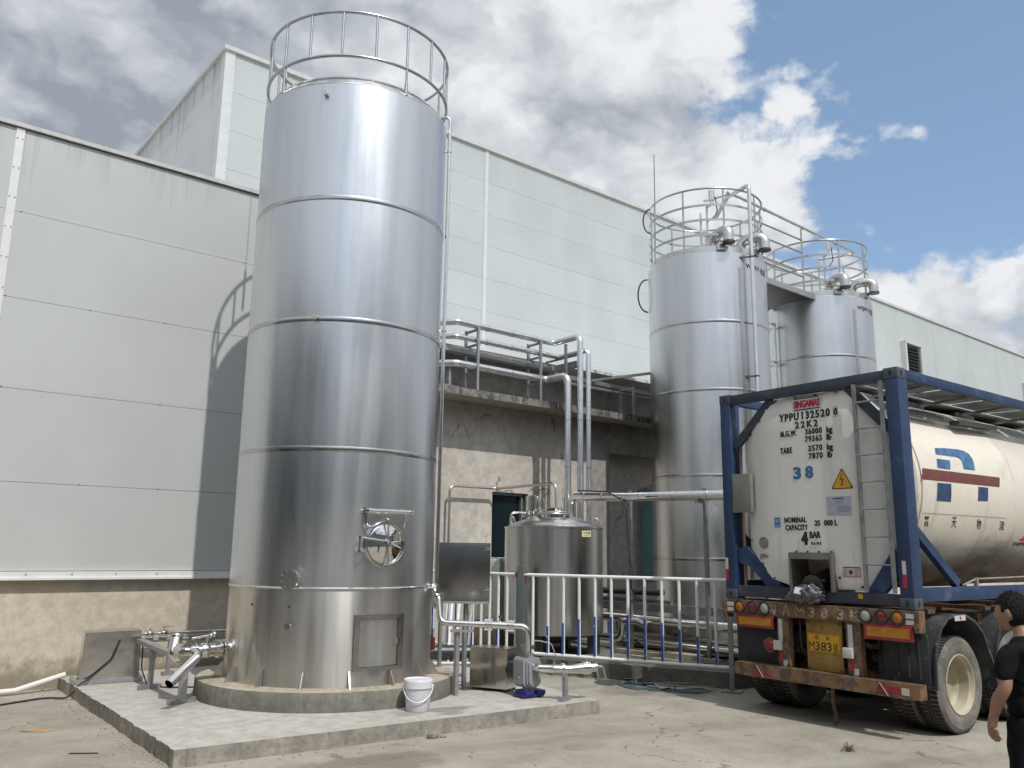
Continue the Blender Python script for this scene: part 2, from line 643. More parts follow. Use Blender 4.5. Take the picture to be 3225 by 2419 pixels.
def concrete_fn(base, dark, amount=0.5, sc_=1.0, bump=0.35, stain=(0.13, 0.12, 0.105), st_lo=0.58, st_amt=0.5, drip=0.0):
    def fn(N, p, pos, obj):
        a = N.noise(pos, 0.9 * sc_, 7, 0.62, 0.4)
        b = N.noise(N.vmath('ADD', pos, (3, 9, 4)), 6 * sc_, 7, 0.66)
        f = N.noise(pos, 60, 5, 0.7)
        c = N.mix(N.ramp(a, 0.32, 0.68), dark, base)
        k = N.math('ADD', N.ramp(b, 0.3, 0.7, 1 - amount * 0.28, 1 + amount * 0.22), N.ramp(f, 0.3, 0.7, -0.07, 0.06))
        c = scale_col(N, c, k)
        s = N.noise(N.mapping(pos, (1.4, 1.4, 0.7), (7, 3, 1)), 1.9 * sc_, 9, 0.7, 0.5)
        c = N.mix(N.ramp(s, st_lo, st_lo + 0.12, 0.0, st_amt), c, stain)
        if drip:
            d = N.noise(N.mapping(pos, (7, 7, 0.35)), 1.4, 6, 0.7)
            c = N.mix(N.ramp(d, 0.50, 0.66, 0.0, drip), c, stain)
        pit = N.noise(pos, 24, 3, 0.5)
        c = N.mix(N.ramp(pit, 0.70, 0.74, 0.0, 0.6), c, (0.10, 0.09, 0.08))
        N.put(p.inputs['Base Color'], c)
        bumpin(N, p, N.math('ADD', b, N.math('MULTIPLY', f, 0.35)), bump, 0.012)
    return fn


def pad_fn(N, p, pos, obj):
    concrete_fn((0.47, 0.44, 0.395), (0.42, 0.395, 0.352), 0.6, 1.0, 0.4, st_lo=0.64, st_amt=0.35)(N, p, pos, obj)
    c = p.inputs['Base Color'].links[0].from_socket
    edge = N.math('MULTIPLY', N.math('SUBTRACT', N.noise(pos, 5.0, 6, 0.65), 0.5), 1.4)
    for (wx, wy, wr, wa) in ((5.62, 7.93, 0.24, 0.6), (5.50, 7.72, 0.16, 0.5), (5.15, 7.95, 0.2, 0.4), (4.0, 10.0, 0.8, 0.15)):
        d = N.vmath('LENGTH', N.vmath('MULTIPLY', N.vmath('SUBTRACT', pos, (wx, wy, 0.15)), (0.8, 1.5, 1.0)))
        c = N.mix(N.ramp(N.math('ADD', d, N.math('MULTIPLY', edge, wr)), wr * 0.6, wr, wa, 0.0), c, (0.15, 0.135, 0.115))
    N.put(p.inputs['Base Color'], c)


mat('pad_concrete', rough=0.85, fn=pad_fn, spec=0.3)
mat('pad_edge_concrete', rough=0.9, fn=concrete_fn((0.36, 0.33, 0.28), (0.25, 0.235, 0.20), 0.9, 1.6, 0.8, st_lo=0.56, st_amt=0.6, drip=0.35), spec=0.2)
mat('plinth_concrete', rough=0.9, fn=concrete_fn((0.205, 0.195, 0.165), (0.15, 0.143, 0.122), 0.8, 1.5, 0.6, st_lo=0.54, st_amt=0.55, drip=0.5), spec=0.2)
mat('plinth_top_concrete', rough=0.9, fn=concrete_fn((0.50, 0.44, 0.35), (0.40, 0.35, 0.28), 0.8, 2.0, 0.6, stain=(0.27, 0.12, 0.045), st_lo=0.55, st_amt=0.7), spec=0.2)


def wainscot_fn(N, p, pos, obj):
    concrete_fn((0.62, 0.545, 0.435), (0.57, 0.505, 0.405), 0.5, 1.1, 0.25, stain=(0.47, 0.40, 0.30), st_lo=0.58, st_amt=0.5)(N, p, pos, obj)
    c = p.inputs['Base Color'].links[0].from_socket
    x, y, z = N.sep(pos)
    spl = N.noise(N.mapping(pos, (1, 1, 0.8)), 3.2, 9, 0.72)
    line = N.math('ADD', z, N.math('MULTIPLY', N.math('SUBTRACT', spl, 0.5), -1.1))
    moss = N.ramp(line, 0.10, 0.50, 0.72, 0.0)
    N.put(p.inputs['Base Color'], N.mix(moss, c, (0.18, 0.16, 0.10)))


mat('wainscot_concrete', rough=0.9, fn=wainscot_fn, spec=0.2)


def annex_fn(N, p, pos, obj):
    concrete_fn((0.585, 0.54, 0.475), (0.53, 0.49, 0.43), 0.6, 1.0, 0.35, stain=(0.33, 0.305, 0.27), st_lo=0.62, st_amt=0.5, drip=0.10)(N, p, pos, obj)
    c = p.inputs['Base Color'].links[0].from_socket
    wv = N.vmath('ADD', pos, N.vmath('MULTIPLY', N.noise(pos, 2.0, 5, 0.6, out='Color'), (0.8, 0.8, 0.8)))
    vo = N.n('ShaderNodeTexVoronoi', feature='DISTANCE_TO_EDGE')
    N.put(vo.inputs['Vector'], wv)
    vo.inputs['Scale'].default_value = 0.5
    wid = N.ramp(N.noise(pos, 1.8, 3, 0.6), 0.48, 0.62, 0.0, 0.010)
    N.put(p.inputs['Base Color'], N.mix(N.math('MULTIPLY', N.math('LESS_THAN', vo.outputs['Distance'], wid), 0.7), c, (0.10, 0.09, 0.08)))


mat('annex_concrete', rough=0.9, fn=annex_fn, spec=0.2)
mat('lintel_concrete', rough=0.9, fn=concrete_fn((0.37, 0.35, 0.32), (0.31, 0.295, 0.27), 0.7, 1.0, 0.35), spec=0.2)
mat('slab_edge_concrete', rough=0.92, fn=concrete_fn((0.31, 0.295, 0.265), (0.16, 0.15, 0.135), 1.0, 3.0, 0.8, stain=(0.06, 0.056, 0.05), st_lo=0.47, st_amt=0.8), spec=0.2)
mat('soffit_concrete', rough=0.9, fn=concrete_fn((0.43, 0.39, 0.335), (0.38, 0.345, 0.295), 0.5, 1.0, 0.3, drip=0.0), spec=0.2)


def clad_fn(base, top, ln, amt, seed):
    """painted sheet with rain streaks that start at the roof edge `top` and run down about `ln` metres"""
    def fn(N, p, pos, obj):
        x, y, z = N.sep(pos)
        h = N.math('ADD', x, y)
        st = N.noise(N.comb(N.math('MULTIPLY', h, 5.0), N.math('MULTIPLY', z, 0.12), seed), 1.6, 7, 0.72)
        st2 = N.noise(N.comb(N.math('MULTIPLY', h, 1.1), N.math('MULTIPLY', z, 0.25), seed + 3), 0.9, 4, 0.6)
        down = N.math('SUBTRACT', top, z)
        reach = N.ramp(st2, 0.35, 0.7, ln * 0.25, ln)
        f = N.math('MULTIPLY', N.ramp(st, 0.46, 0.66), N.ramp(N.math('DIVIDE', down, reach), 0.1, 1.0, 1.0, 0.0))
        dirt = N.noise(pos, 0.5, 5, 0.6)
        wnz = N.n('ShaderNodeTexWhiteNoise', noise_dimensions='2D')
        N.put(wnz.inputs['Vector'], N.comb(N.math('FLOOR', N.math('DIVIDE', N.math('SUBTRACT', z, 1.51 + (3.79 - 2.44 if top > 10 else 0.0)), 1.222)), N.math('FLOOR', N.math('DIVIDE', N.math('ADD', h, seed * 0.7), 7.3)), 0.0))
        tone = N.math('MULTIPLY', N.math('SUBTRACT', wnz.outputs['Value'], 0.5), 0.05)
        sm = N.noise(N.comb(N.math('MULTIPLY', h, 0.6), N.math('MULTIPLY', z, 0.25), seed), 1.0, 4, 0.55)
        k = N.math('ADD', N.ramp(dirt, 0.3, 0.7, 0.965, 1.02), N.ramp(sm, 0.3, 0.7, -0.04, 0.03))
        k = N.math('ADD', k, tone)
        c = scale_col(N, base, k)
        c = N.mix(N.math('MULTIPLY', f, amt), c, (0.19, 0.185, 0.17))
        N.put(p.inputs['Base Color'], c)
        bumpin(N, p, N.noise(pos, 0.9, 2, 0.5), 0.12, 0.02)
    return fn


mat('low_cladding', rough=0.42, fn=clad_fn((0.525, 0.54, 0.525), 7.56, 1.6, 0.30, 1.0), spec=0.35)
mat('tall_cladding', rough=0.42, fn=clad_fn((0.46, 0.492, 0.485), 16.4, 1.5, 0.16, 5.0), spec=0.35)
mat('tall_side_cladding', rough=0.45, fn=clad_fn((0.55, 0.565, 0.57), 16.4, 2.8, 0.8, 9.0), spec=0.35)
mat('white_trim', (0.74, 0.74, 0.72), 0.4, var=0.05, vs=4)
mat('tall_trim', (0.57, 0.59, 0.58), 0.4, var=0.05, vs=4)
mat('grey_trim', (0.52, 0.52, 0.50), 0.4, var=0.08, vs=6)
mat('dark_gap', (0.10, 0.10, 0.10), 0.7)
mat('screw', (0.50, 0.51, 0.51), 0.4, 0.6)
mat('hall_cladding', (0.31, 0.325, 0.34), 0.5, var=0.06, vs=0.5)
mat('hall_glass', (0.05, 0.06, 0.07), 0.1)
mat('doorway_shade', (0.008, 0.017, 0.022), 0.08, spec=0.5)  # near-black colour for the shaded inside of the annex doorway
mat('window_frame', (0.17, 0.21, 0.20), 0.5)
mat('louvre', (0.055, 0.065, 0.075), 0.4, var=0.1)
mat('teal_paint', (0.24, 0.46, 0.45), 0.5, var=0.1)

# ---------------------------------------------------------------- the setting
YW = 12.75
g = G()
N_ = 60
ext = 420
g.quadmesh([(-ext, -ext, 0), (ext, -ext, 0), (ext, ext, 0), (-ext, ext, 0)], [(0, 1, 2, 3)])
structure(g.build('ground', MAT['yard_concrete']))

# concrete pad under the tank: worn edges
g = G()


def worn(a, b, n, amp):
    a, b = Vector(a), Vector(b)
    d = (b - a)
    nrm = Vector((d.y, -d.x)).normalized()
    return [tuple(a + d * (i / n) + (nrm * random.uniform(-amp, amp) if 0 < i < n else Vector((0, 0)))) for i in range(n)]


outline = worn((2.62, 7.72), (7.40, 7.39), 60, 0.008) + worn((7.40, 7.39), (8.0, 12.7), 30, 0.008) + worn((8.0, 12.7), (2.74, 12.74), 4, 0) + worn((2.74, 12.74), (2.62, 7.72), 70, 0.012)
g.prism(outline, (0, 0, -0.2), (1, 0, 0), (0, 1, 0), (0, 0, 0.35))
pad = g.build('concrete_pad', MAT['pad_concrete'], sharp=30)
pad.data.materials.append(MAT['pad_edge_concrete'])
for f in pad.data.polygons:
    if abs(f.normal.z) < 0.5:
        f.material_index = 1
structure(pad)

# raised kerb slab the far tanks stand on (behind the fence)
g = G()
g.prism([(8.95, 10.35), (10.22, 7.55), (10.45, 7.5), (20.5, 8.2), (20.5, 12.7), (8.6, 12.7)], (0, 0, -0.2), (1, 0, 0), (0, 1, 0), (0, 0, 0.42))
kb = g.build('kerb_slab', MAT['plinth_concrete'])
structure(kb)

# -- low building on the left
low = thing('factory_building', 'long low grey clad factory wall on a bare concrete base behind the big front tank', 'building', (0, YW, 0))
LX0, LX1 = -13.5, 8.2
g = G()
g.box((LX0, YW + 0.05, -0.2), (LX1, YW + 0.45, 1.44))
g.build('concrete_base', MAT['wainscot_concrete'], low)
g = G()
zs = [1.51, 2.66, 3.895, 5.13, 6.345, 7.54]
for i in range(5):
    for x0, x1 in ((LX0, 1.44), (1.44, LX1)):
        g.box((x0 + 0.003, YW, zs[i] + 0.0025), (x1 - 0.002, YW + 0.08, zs[i + 1] - 0.0025))
g.build('wall_cladding', MAT['low_cladding'], low)
g = G()
g.box((LX0, YW + 0.04, 1.44), (LX1, YW + 0.44, 7.53))
g.box((LX0, YW + 0.44, 6.9), (8.19, 22.9, 7.3))
g.box((LX0, 22.9, 6.9), (7.4, 60, 7.3))
g.build('wall_core', MAT['grey_trim'], low)
g = G()
g.box((LX0, YW - 0.05, 1.405), (LX1, YW - 0.004, 1.505))
g.box((LX0, YW - 0.075, 1.395), (LX1, YW - 0.05, 1.425))
g.build('base_flashing', MAT['white_trim'], low)
g = G()
g.box((LX0, YW - 0.045, 7.555), (LX1, YW + 0.5, 7.615))
g.build('roof_cap', MAT['grey_trim'], low)
g = G()
g.box((1.425, YW - 0.016, 1.52), (1.53, YW - 0.002, 7.54))
g.build('joint_cover_strip', MAT['white_trim'], low)
g = G()
for z in zs[1:5]:
    x = LX0 + 0.4
    while x < 5.6:
        if random.random() < 0.75:
            g.sphere((x + random.uniform(-0.08, 0.08), YW - 0.004, z + 0.012), 0.011, 6)
        x += 1.05
for k in range(14):
    for sx in (1.445, 1.51):
        g.sphere((sx, YW - 0.018, 1.8 + k * 0.43), 0.010, 6)
x = LX0 + 0.3
while x < 5.2:
    g.sphere((x, YW - 0.052, 1.47), 0.013, 6)
    x += 0.55
g.build('screw_heads', MAT['screw'], low)

# -- tall building behind
TY = 23.0
TX0, TX1 = 7.58, 84.0
tall = thing('factory_building', 'tall white panelled factory hall rising behind all the steel tanks', 'building', (TX0, TY, 0))
zt = 16.45
zs = [zt - 0.09, 15.11, 13.88, 12.66, 11.43, 10.2, 8.97, 7.6, 6.2]
joints = [TX0 + 0.27, 17.36, 26.63]
g = G()
for i in range(8):
    for a, b in zip(joints, joints[1:]):
        g.box((a + 0.004, TY, zs[i + 1] + 0.003), (b - 0.004, TY + 0.08, zs[i] - 0.003))
xs = [26.63, 35.0, 43.8, 52.8, 62.1, 71.0, TX1]
for a, b in zip(xs, xs[1:]):
    g.box((a + 0.010, TY, 5.0), (b - 0.010, TY + 0.08, zt - 0.092))
g.build('front_cladding', MAT['tall_cladding'], tall)
g = G()
ys = [TY + 0.27, TY + 20, TY + 40]
for i in range(8):
    for a, b in zip(ys, ys[1:]):
        g.box((TX0, a + 0.004, zs[i + 1] + 0.003), (TX0 + 0.08, b - 0.004, zs[i] - 0.003))
g.build('side_cladding', MAT['tall_side_cladding'], tall)
g = G()
g.box((TX0 + 0.05, TY + 0.05, 0.0), (TX1 - 0.05, TY + 40, zt - 0.1))
g.build('wall_core', MAT['grey_trim'], tall)
g = G()
g.box((TX0 - 0.025, TY - 0.025, 5.86), (TX0 + 0.267, TY + 0.267, zt - 0.09))
g.build('corner_trim', MAT['tall_trim'], tall)
g = G()
g.box((TX0 - 0.09, TY - 0.09, zt - 0.085), (TX1, TY + 0.5, zt + 0.05))
g.box((TX0 - 0.09, TY + 0.5, zt - 0.085), (TX0 + 0.5, TY + 40, zt + 0.05))
g.build('roof_cap', MAT['grey_trim'], tall)
for x in (17.28, 26.57):
    g = G()
    g.box((x, TY - 0.024, 5.9), (x + 0.15, TY - 0.003, zt - 0.1))
    g.build('joint_cover_strip', MAT['tall_trim'], tall)
g = G()
for z in zs[1:6]:
    x = TX0 + 0.5
    while x < 26:
        if random.random() < 0.8:
            g.sphere((x, TY - 0.006, z + 0.015), 0.014, 6)
        x += 1.55
    y = TY + 0.9
    while y < TY + 20:
        g.sphere((TX0 - 0.006, y, z + 0.015), 0.022, 6)
        y += 2.2
for k in range(20):
    g.sphere((TX0 + 0.22, TY - 0.028, 7.9 + k * 0.42), 0.012, 6)
g.build('screw_heads', MAT['screw'], tall)
for (lx, lz0, lz1, lw) in ((48.55, 11.4, 14.25, 1.75), (66.7, 11.4, 14.2, 1.75)):
    g = G()
    for a, b in (((lx - 0.2, TY - 0.3, lz0), (lx, TY - 0.003, lz1)), ((lx + lw, TY - 0.3, lz0), (lx + lw + 0.1, TY - 0.003, lz1)), ((lx - 0.2, TY - 0.33, lz1 + 0.002), (lx + lw + 0.1, TY - 0.003, lz1 + 0.12))):
        g.box(a, b)
    lf = g.build('louvre_window', MAT['grey_trim'], tall)
    g = G()
    g.box((lx + 0.002, TY - 0.03, lz0), (lx + lw - 0.002, TY - 0.003, lz1 - 0.002))
    k = lz0
    while k < lz1 - 0.15:
        g.bar((lx + 0.003, TY - 0.15, k + 0.08), (lx + lw - 0.003, TY - 0.15, k + 0.08), 0.02, 0.18, (0, -0.8, -0.6))
        k += 0.2
    g.build('louvre_blades', MAT['louvre'], lf)

# -- concrete annex with canopy
ann = thing('concrete_annex', 'bare concrete annex wall with a thin stained canopy slab between the tanks', 'building', (8.2, YW, 0))
DX0, DX1, DZ = 9.92, 10.82, 2.96
g = G()
g.box((8.203, YW, -0.2), (DX0, YW + 0.25, 4.595))
g.box((DX0, YW, DZ), (DX1, YW + 0.25, 4.595))
g.box((DX1, YW, -0.2), (13.06, YW + 0.25, 4.595))
g.box((13.06, YW + 0.22, -0.2), (24.0, YW + 0.5, 4.594))
g.box((24.0, YW - 0.004, -0.2), (47.0, YW + 0.25, 5.80))
g.build('wall', MAT['annex_concrete'], ann)
g = G()
g.box((13.062, YW - 0.12, 3.95), (24.0, YW + 0.218, 4.594))
g.box((12.45, YW - 0.05, -0.2), (13.058, YW - 0.002, 4.594))
g.build('lintel', MAT['lintel_concrete'], ann)
g = G()
g.box((8.0, 12.11, 4.60), (18.5, 13.8, 4.735))
cs = g.build('canopy_slab', MAT['slab_edge_concrete'], ann)
cs.data.materials.append(MAT['soffit_concrete'])
for f in cs.data.polygons:
    if f.normal.z < -0.5:
        f.material_index = 1
g = G()
g.box((8.0, 13.77, 4.7), (46.9, 14.0, 5.79))
g.build('recessed_wall', MAT['lintel_concrete'], ann)
g = G()
g.box((8.21, 13.12, 5.795), (47.0, 22.99, 5.865))
g.build('roof', MAT['white_trim'], ann)
g = G()
g.box((DX0 - 0.02, YW + 0.14, 0.0), (DX1 + 0.02, YW + 0.16, DZ + 0.02))
g.build('door_shade_pane', MAT['doorway_shade'], ann)  # pane whose dark colour stands in for the unlit room behind the opening
g = G()
g.box((DX1 - 0.13, YW + 0.06, 0.0), (DX1 - 0.09, YW + 0.13, DZ - 0.002))
g.box((DX1 - 0.03, YW + 0.03, 0.0), (DX1 - 0.002, YW + 0.13, DZ - 0.002))
g.box((DX0 + 0.002, YW + 0.04, DZ - 0.05), (DX1 - 0.132, YW + 0.13, DZ - 0.002))
g.build('door_frame', MAT['window_frame'], ann)
g = G()
g.box((14.36, YW - 0.1, 1.2), (14.49, YW + 0.2, 3.25))
tag(g.build('teal_post', MAT['teal_paint'], loc=(14.42, YW, 1.2)), 'narrow teal painted upright against the concrete wall beside the middle silo', 'post')

# -- hall on the other side of the yard (seen mirrored in the tanks)
hall = thing('factory_hall', 'grey hall across the yard mirrored in the manhole lid', 'building', (0, -17, 0))
g = G()
g.box((-30, -40, -0.1), (50, -17, 10.8))
g.build('wall', MAT['hall_cladding'], hall)
g = G()
for i in range(12):
    g.box((-27 + i * 6.4, -17.06, 4.6), (-27 + i * 6.4 + 4.6, -17.003, 6.4))
g.build('window_band', MAT['hall_glass'], hall)
g = G()
g.box((-31, -40.5, 10.803), (51, -16.2, 11.1))
g.build('roof', MAT['grey_trim'], hall)

side = thing('factory_hall', 'dark workshop wing closing the left end of the yard mirrored in the front tank', 'building', (-3, 0, 0))
g = G()
g.box((-14, -13, -0.1), (-3, 12.66, 6.5))
g.build('wall', MAT['hall_cladding'], side)
for i in range(4):
    g = G()
    g.box((-2.997, -11 + i * 6.0, 0.0), (-2.95, -11 + i * 6.0 + 3.4, 3.8))
    g.build('roller_door', MAT['hall_glass'], side)
g = G()
g.box((-14.2, -13.2, 6.503), (-2.7, 12.66, 6.7))
g.build('roof', MAT['grey_trim'], side)

# ---------------------------------------------------------------- big tank in front
T1 = Vector((5.15, 9.855, 0))
TR = 1.25


def pc(c, r, deg, z):
    return Vector((c[0] + r * math.cos(R(deg)), c[1] + r * math.sin(R(deg)), z))


g = G()
prof = [(0, 0.15), (1.56, 0.15), (1.555, 0.335), (1.54, 0.352), (0, 0.352)]
g.lathe(prof, T1, 96)
g.box((5.3, 9.9, 0.152), (6.35, 10.9, 0.33))
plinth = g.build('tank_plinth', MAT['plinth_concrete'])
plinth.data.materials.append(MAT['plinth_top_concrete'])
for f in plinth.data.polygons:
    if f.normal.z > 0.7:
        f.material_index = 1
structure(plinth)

t1 = thing('steel_tank', 'tallest brushed steel storage tank in front with round manhole on a concrete ring', 'tank', (T1.x, T1.y, 0.352))
g = G()
prof = [(TR - 0.004, 7.612), (TR, 7.604), (TR, 7.58)]
zz_ = 7.3
while zz_ > 1.5:
    prof.append((TR + random.uniform(-0.0012, 0.0012), zz_))
    zz_ -= 0.38
prof += [(TR, 1.416)]
g.lathe(prof, T1, 128)
g.build('shell', MAT['tank_steel'], t1, sharp=20)
g = G()
g.lathe([(TR - 0.004, 1.414), (TR - 0.004, 0.352)], T1, 128)
g.build('skirt', MAT['skirt_steel'], t1)
for z in (6.075, 4.535, 2.985):
    g = G()
    g.lathe([(TR + 0.0005, z - 0.032)] + [(TR + 0.003 + 0.0045 * (1 - (k / 4) ** 2), z + 0.031 * k / 4) for k in range(-4, 5)] + [(TR + 0.0005, z + 0.032)], T1, 112)
    g.build('band', MAT['band_steel'], t1)
g = G()
g.lathe([(TR - 0.003, 1.400), (TR + 0.012, 1.405), (TR + 0.014, 1.416), (TR + 0.004, 1.428)], T1, 128)
g.build('skirt_seam', MAT['polished_steel'], t1)
g = G()
g.lathe([(0, 7.80), (0.55, 7.79), (1.10, 7.765), (1.165, 7.752), (1.182, 7.735), (1.187, 7.72), (1.246, 7.628), (TR + 0.001, 7.612), (TR - 0.004, 7.606)], T1, 128)
g.build('roof', MAT['polished_steel'], t1, sharp=50)
# gussets around the foot
for k in range(16):
    a = -175 + k * 22.5
    p = pc(T1, TR + 0.003, a, 0.352)
    rd = Vector((math.cos(R(a)), math.sin(R(a)), 0))
    tg_ = Vector((-rd.y, rd.x, 0))
    g = G()
    g.prism([(0, 0), (0.115, 0), (0.02, 0.17), (0, 0.17)], p - tg_ * 0.006, rd, (0, 0, 1), tg_ * 0.012)
    g.build('foot_gusset', MAT['satin_steel'], t1)
# railing
for z in (8.62, 8.0):
    g = G()
    g.ring((T1.x, T1.y, z), 1.235, 0.021, 80, 10)
    g.build('guard_ring', MAT['rail_steel'], t1)
for k in range(18):
    a = -169 + 20 * k
    long_ = k % 4 == 0
    g = G()
    g.cyl(pc(T1, 1.235, a, 8.62), pc(T1, 1.235, a, 7.66 if long_ else 8.0), 0.0165, seg=10)
    if long_:
        g.cyl(pc(T1, 1.235, a, 7.78), pc(T1, 1.235, a, 7.62), 0.023, seg=10)
    g.build('post', MAT['rail_steel'], t1)
g = G()
g.cyl(pc(T1, 1.26, 121, 8.1), pc(T1, 1.26, 121, 8.75), 0.018, seg=8)
g.cyl(pc(T1, 1.26, 121, 8.75), pc(T1, 1.26, 121, 10.6), 0.006, seg=6)
g.build('lightning_rod', MAT['galvanised'], t1)
# small nozzles
for a, z in ((-136.6, 7.45), (-134.5, 4.545), (-138.9, 1.005)):
    g = G()
    rad = Vector((math.cos(R(a)), math.sin(R(a)), 0))
    p = pc(T1, TR - 0.02, a, z)
    g.cyl(p, p + rad * 0.07, 0.024, seg=14)
    g.cyl(p + rad * 0.055, p + rad * 0.077, 0.036, seg=14)
    g.build('nozzle', MAT['polished_steel'], t1)

# manhole
MA = -91.3
rad = Vector((math.cos(R(MA)), math.sin(R(MA)), 0))
tan = Vector((-rad.y, rad.x, 0))
MC = pc(T1, TR, MA, 1.915)
Mf = Matrix((tan, Vector((0, 0, 1)), rad)).transposed().to_4x4()  # local z = outward


def mloc(x, y, z):
    return MC + tan * x + Vector((0, 0, 1)) * y + rad * (z * 0.62 - 0.012)


g = G()
g.lathe([(0.262, -0.10), (0.262, 0.048), (0.257, 0.056), (0.244, 0.056), (0.238, 0.048), (0.236, 0.0)], MC, 56, M=Mf)
mh = g.build('manhole', MAT['polished_steel'], t1)
g = G()
g.lathe([(0.235, 0.024), (0.225, 0.032), (0.205, 0.036), (0.17, 0.047), (0.11, 0.062), (0.05, 0.070), (0.0, 0.072)], MC, 56, M=Mf)
g.build('manhole_cover', MAT['mirror_steel'], mh)
g = G()
g.bar(mloc(0.012, -0.265, 0.155), mloc(-0.002, 0.265, 0.155), 0.016, 0.02, rad)
g.tube([mloc(0.005, 0.265, 0.155), mloc(0.005, 0.285, 0.09)], 0.012, 8)
g.build('cover_bridge', MAT['satin_steel'], mh)
g = G()
g.tube([mloc(-0.36, 0.07, 0.16), mloc(-0.0, 0.03, 0.165)], 0.009, 8)
g.tube([mloc(-0.36, 0.075, 0.16), mloc(-0.36, -0.085, 0.15)], 0.011, 8)
g.cyl(mloc(-0.36, 0.09, 0.16), mloc(-0.36, 0.055, 0.16), 0.018, seg=10)
g.cyl(mloc(-0.36, -0.06, 0.15), mloc(-0.36, -0.10, 0.15), 0.018, seg=10)
g.tube([mloc(-0.36, -0.085, 0.15), mloc(-0.25, -0.085, 0.09)], 0.011, 8)
g.build('swing_arm', MAT['polished_steel'], mh)
g = G()
g.cyl(mloc(0.005, 0.015, 0.13), mloc(0.005, 0.015, 0.24), 0.014, seg=10)
g.cyl(mloc(0.005, 0.015, 0.165), mloc(0.005, 0.015, 0.20), 0.03, seg=10)
g.tube([mloc(-0.05, 0.05, 0.215), mloc(0.005, 0.015, 0.22), mloc(0.15, -0.045, 0.215)], 0.011, 8)
g.tube([mloc(0.005, 0.015, 0.20), mloc(0.145, 0.03, 0.19), mloc(0.155, 0.075, 0.18)], 0.009, 8)
g.build('hand_wheel', MAT['polished_steel'], mh)
# grab bar above manhole
g = G()
z = 2.285
a0, a1 = -104.2, -77.3
pl, pr_ = pc(T1, TR + 0.11, a0, z), pc(T1, TR + 0.11, a1, z)
g.cyl(pl, pr_, 0.026, seg=14)
for a in (a0 + 0.9, a1 - 1.6):
    g.cyl(pc(T1, TR - 0.02, a, z), pc(T1, TR + 0.135, a, z), 0.02, seg=12)
    g.cyl(pc(T1, TR + 0.002, a, z), pc(T1, TR + 0.012, a, z), 0.045, seg=14)
g.tube([pc(T1, TR + 0.06, a0 + 1.2, z), pc(T1, TR + 0.06, a0 + 1.4, z - 0.16), pc(T1, TR + 0.10, a0 + 3.4, z - 0.19)], 0.017, 10, fillet=0.05)
g.tube([pc(T1, TR + 0.05, a1 - 1.8, z), pc(T1, TR + 0.02, a1 - 1.8, z - 0.17)], 0.009, 8)
g.build('grab_bar', MAT['polished_steel'], t1)
# blind flange
FA = -138.7
rad = Vector((math.cos(R(FA)), math.sin(R(FA)), 0))
tan = Vector((-rad.y, rad.x, 0))
fc = pc(T1, TR, FA, 1.515)
Mf = Matrix((tan, Vector((0, 0, 1)), rad)).transposed().to_4x4()
g = G()
g.lathe([(0.075, -0.03), (0.075, 0.07), (0.112, 0.072), (0.112, 0.092), (0.114, 0.096), (0.114, 0.115), (0.0, 0.115)], fc, 36, M=Mf)
bf = g.build('blind_flange', MAT['vent_steel'], t1)
for k in range(8):
    a = k * PI / 4 + 0.3
    p = fc + tan * (0.092 * math.cos(a)) + Vector((0, 0, 0.092 * math.sin(a)))
    g = G()
    g.cyl(p + rad * 0.06, p + rad * 0.13, 0.010, seg=6)
    g.build('bolt', MAT['satin_steel'], bf)
# access hatch on the skirt (curved)
HA0, HA1, HZ0, HZ1 = -105.9, -78.0, 0.52, 1.13
g = G()
DA0, DA1 = -103.3, -80.6
g.band(T1, TR - 0.003, HZ1 - 0.055, HZ1, 0.050, 16, R(HA0), R(HA1))
g.band(T1, TR - 0.003, HZ0, HZ0 + 0.04, 0.045, 16, R(HA0), R(HA1))
g.band(T1, TR - 0.003, HZ0 + 0.041, HZ1 - 0.056, 0.047, 6, R(HA0), R(DA0))
g.band(T1, TR - 0.003, HZ0 + 0.041, HZ1 - 0.056, 0.047, 6, R(DA1), R(HA1))
hf = g.build('access_hatch', MAT['hatch_frame_steel'], t1, sharp=25)
hf.data.transform(Matrix.Identity(4))
g = G()
g.band(T1, TR - 0.003, HZ0 + 0.045, HZ1 - 0.06, 0.018, 16, R(DA0 + 0.25), R(DA1 - 0.25))
hd = g.build('hatch_door', MAT['skirt_steel'], hf, sharp=25)
for z in (0.62, 0.97):
    g = G()
    p = pc(T1, TR + 0.025, DA0 + 0.4, z)
    g.cyl(p - Vector((0, 0, 0.035)), p + Vector((0, 0, 0.035)), 0.012, seg=8)
    g.build('hinge', MAT['satin_steel'], hf)
g = G()
p = pc(T1, TR + 0.022, DA1 - 1.2, 0.83)
g.obox(p, (0.03, 0.03, 0.06), R(-90), 0.004)
g.build('latch', MAT['satin_steel'], hf)
# black plugged hole marks on the skirt
g = G()
for a, z in ((-139.5, 1.21), (-163.0, 1.22)):
    r_ = Vector((math.cos(R(a)), math.sin(R(a)), 0))
    g.cyl(pc(T1, TR - 0.01, a, z), pc(T1, TR + 0.006, a, z), 0.013, seg=8)
g.build('plug', MAT['dark_steel'], t1)

# --- riser pipes at the right flank of the big tank




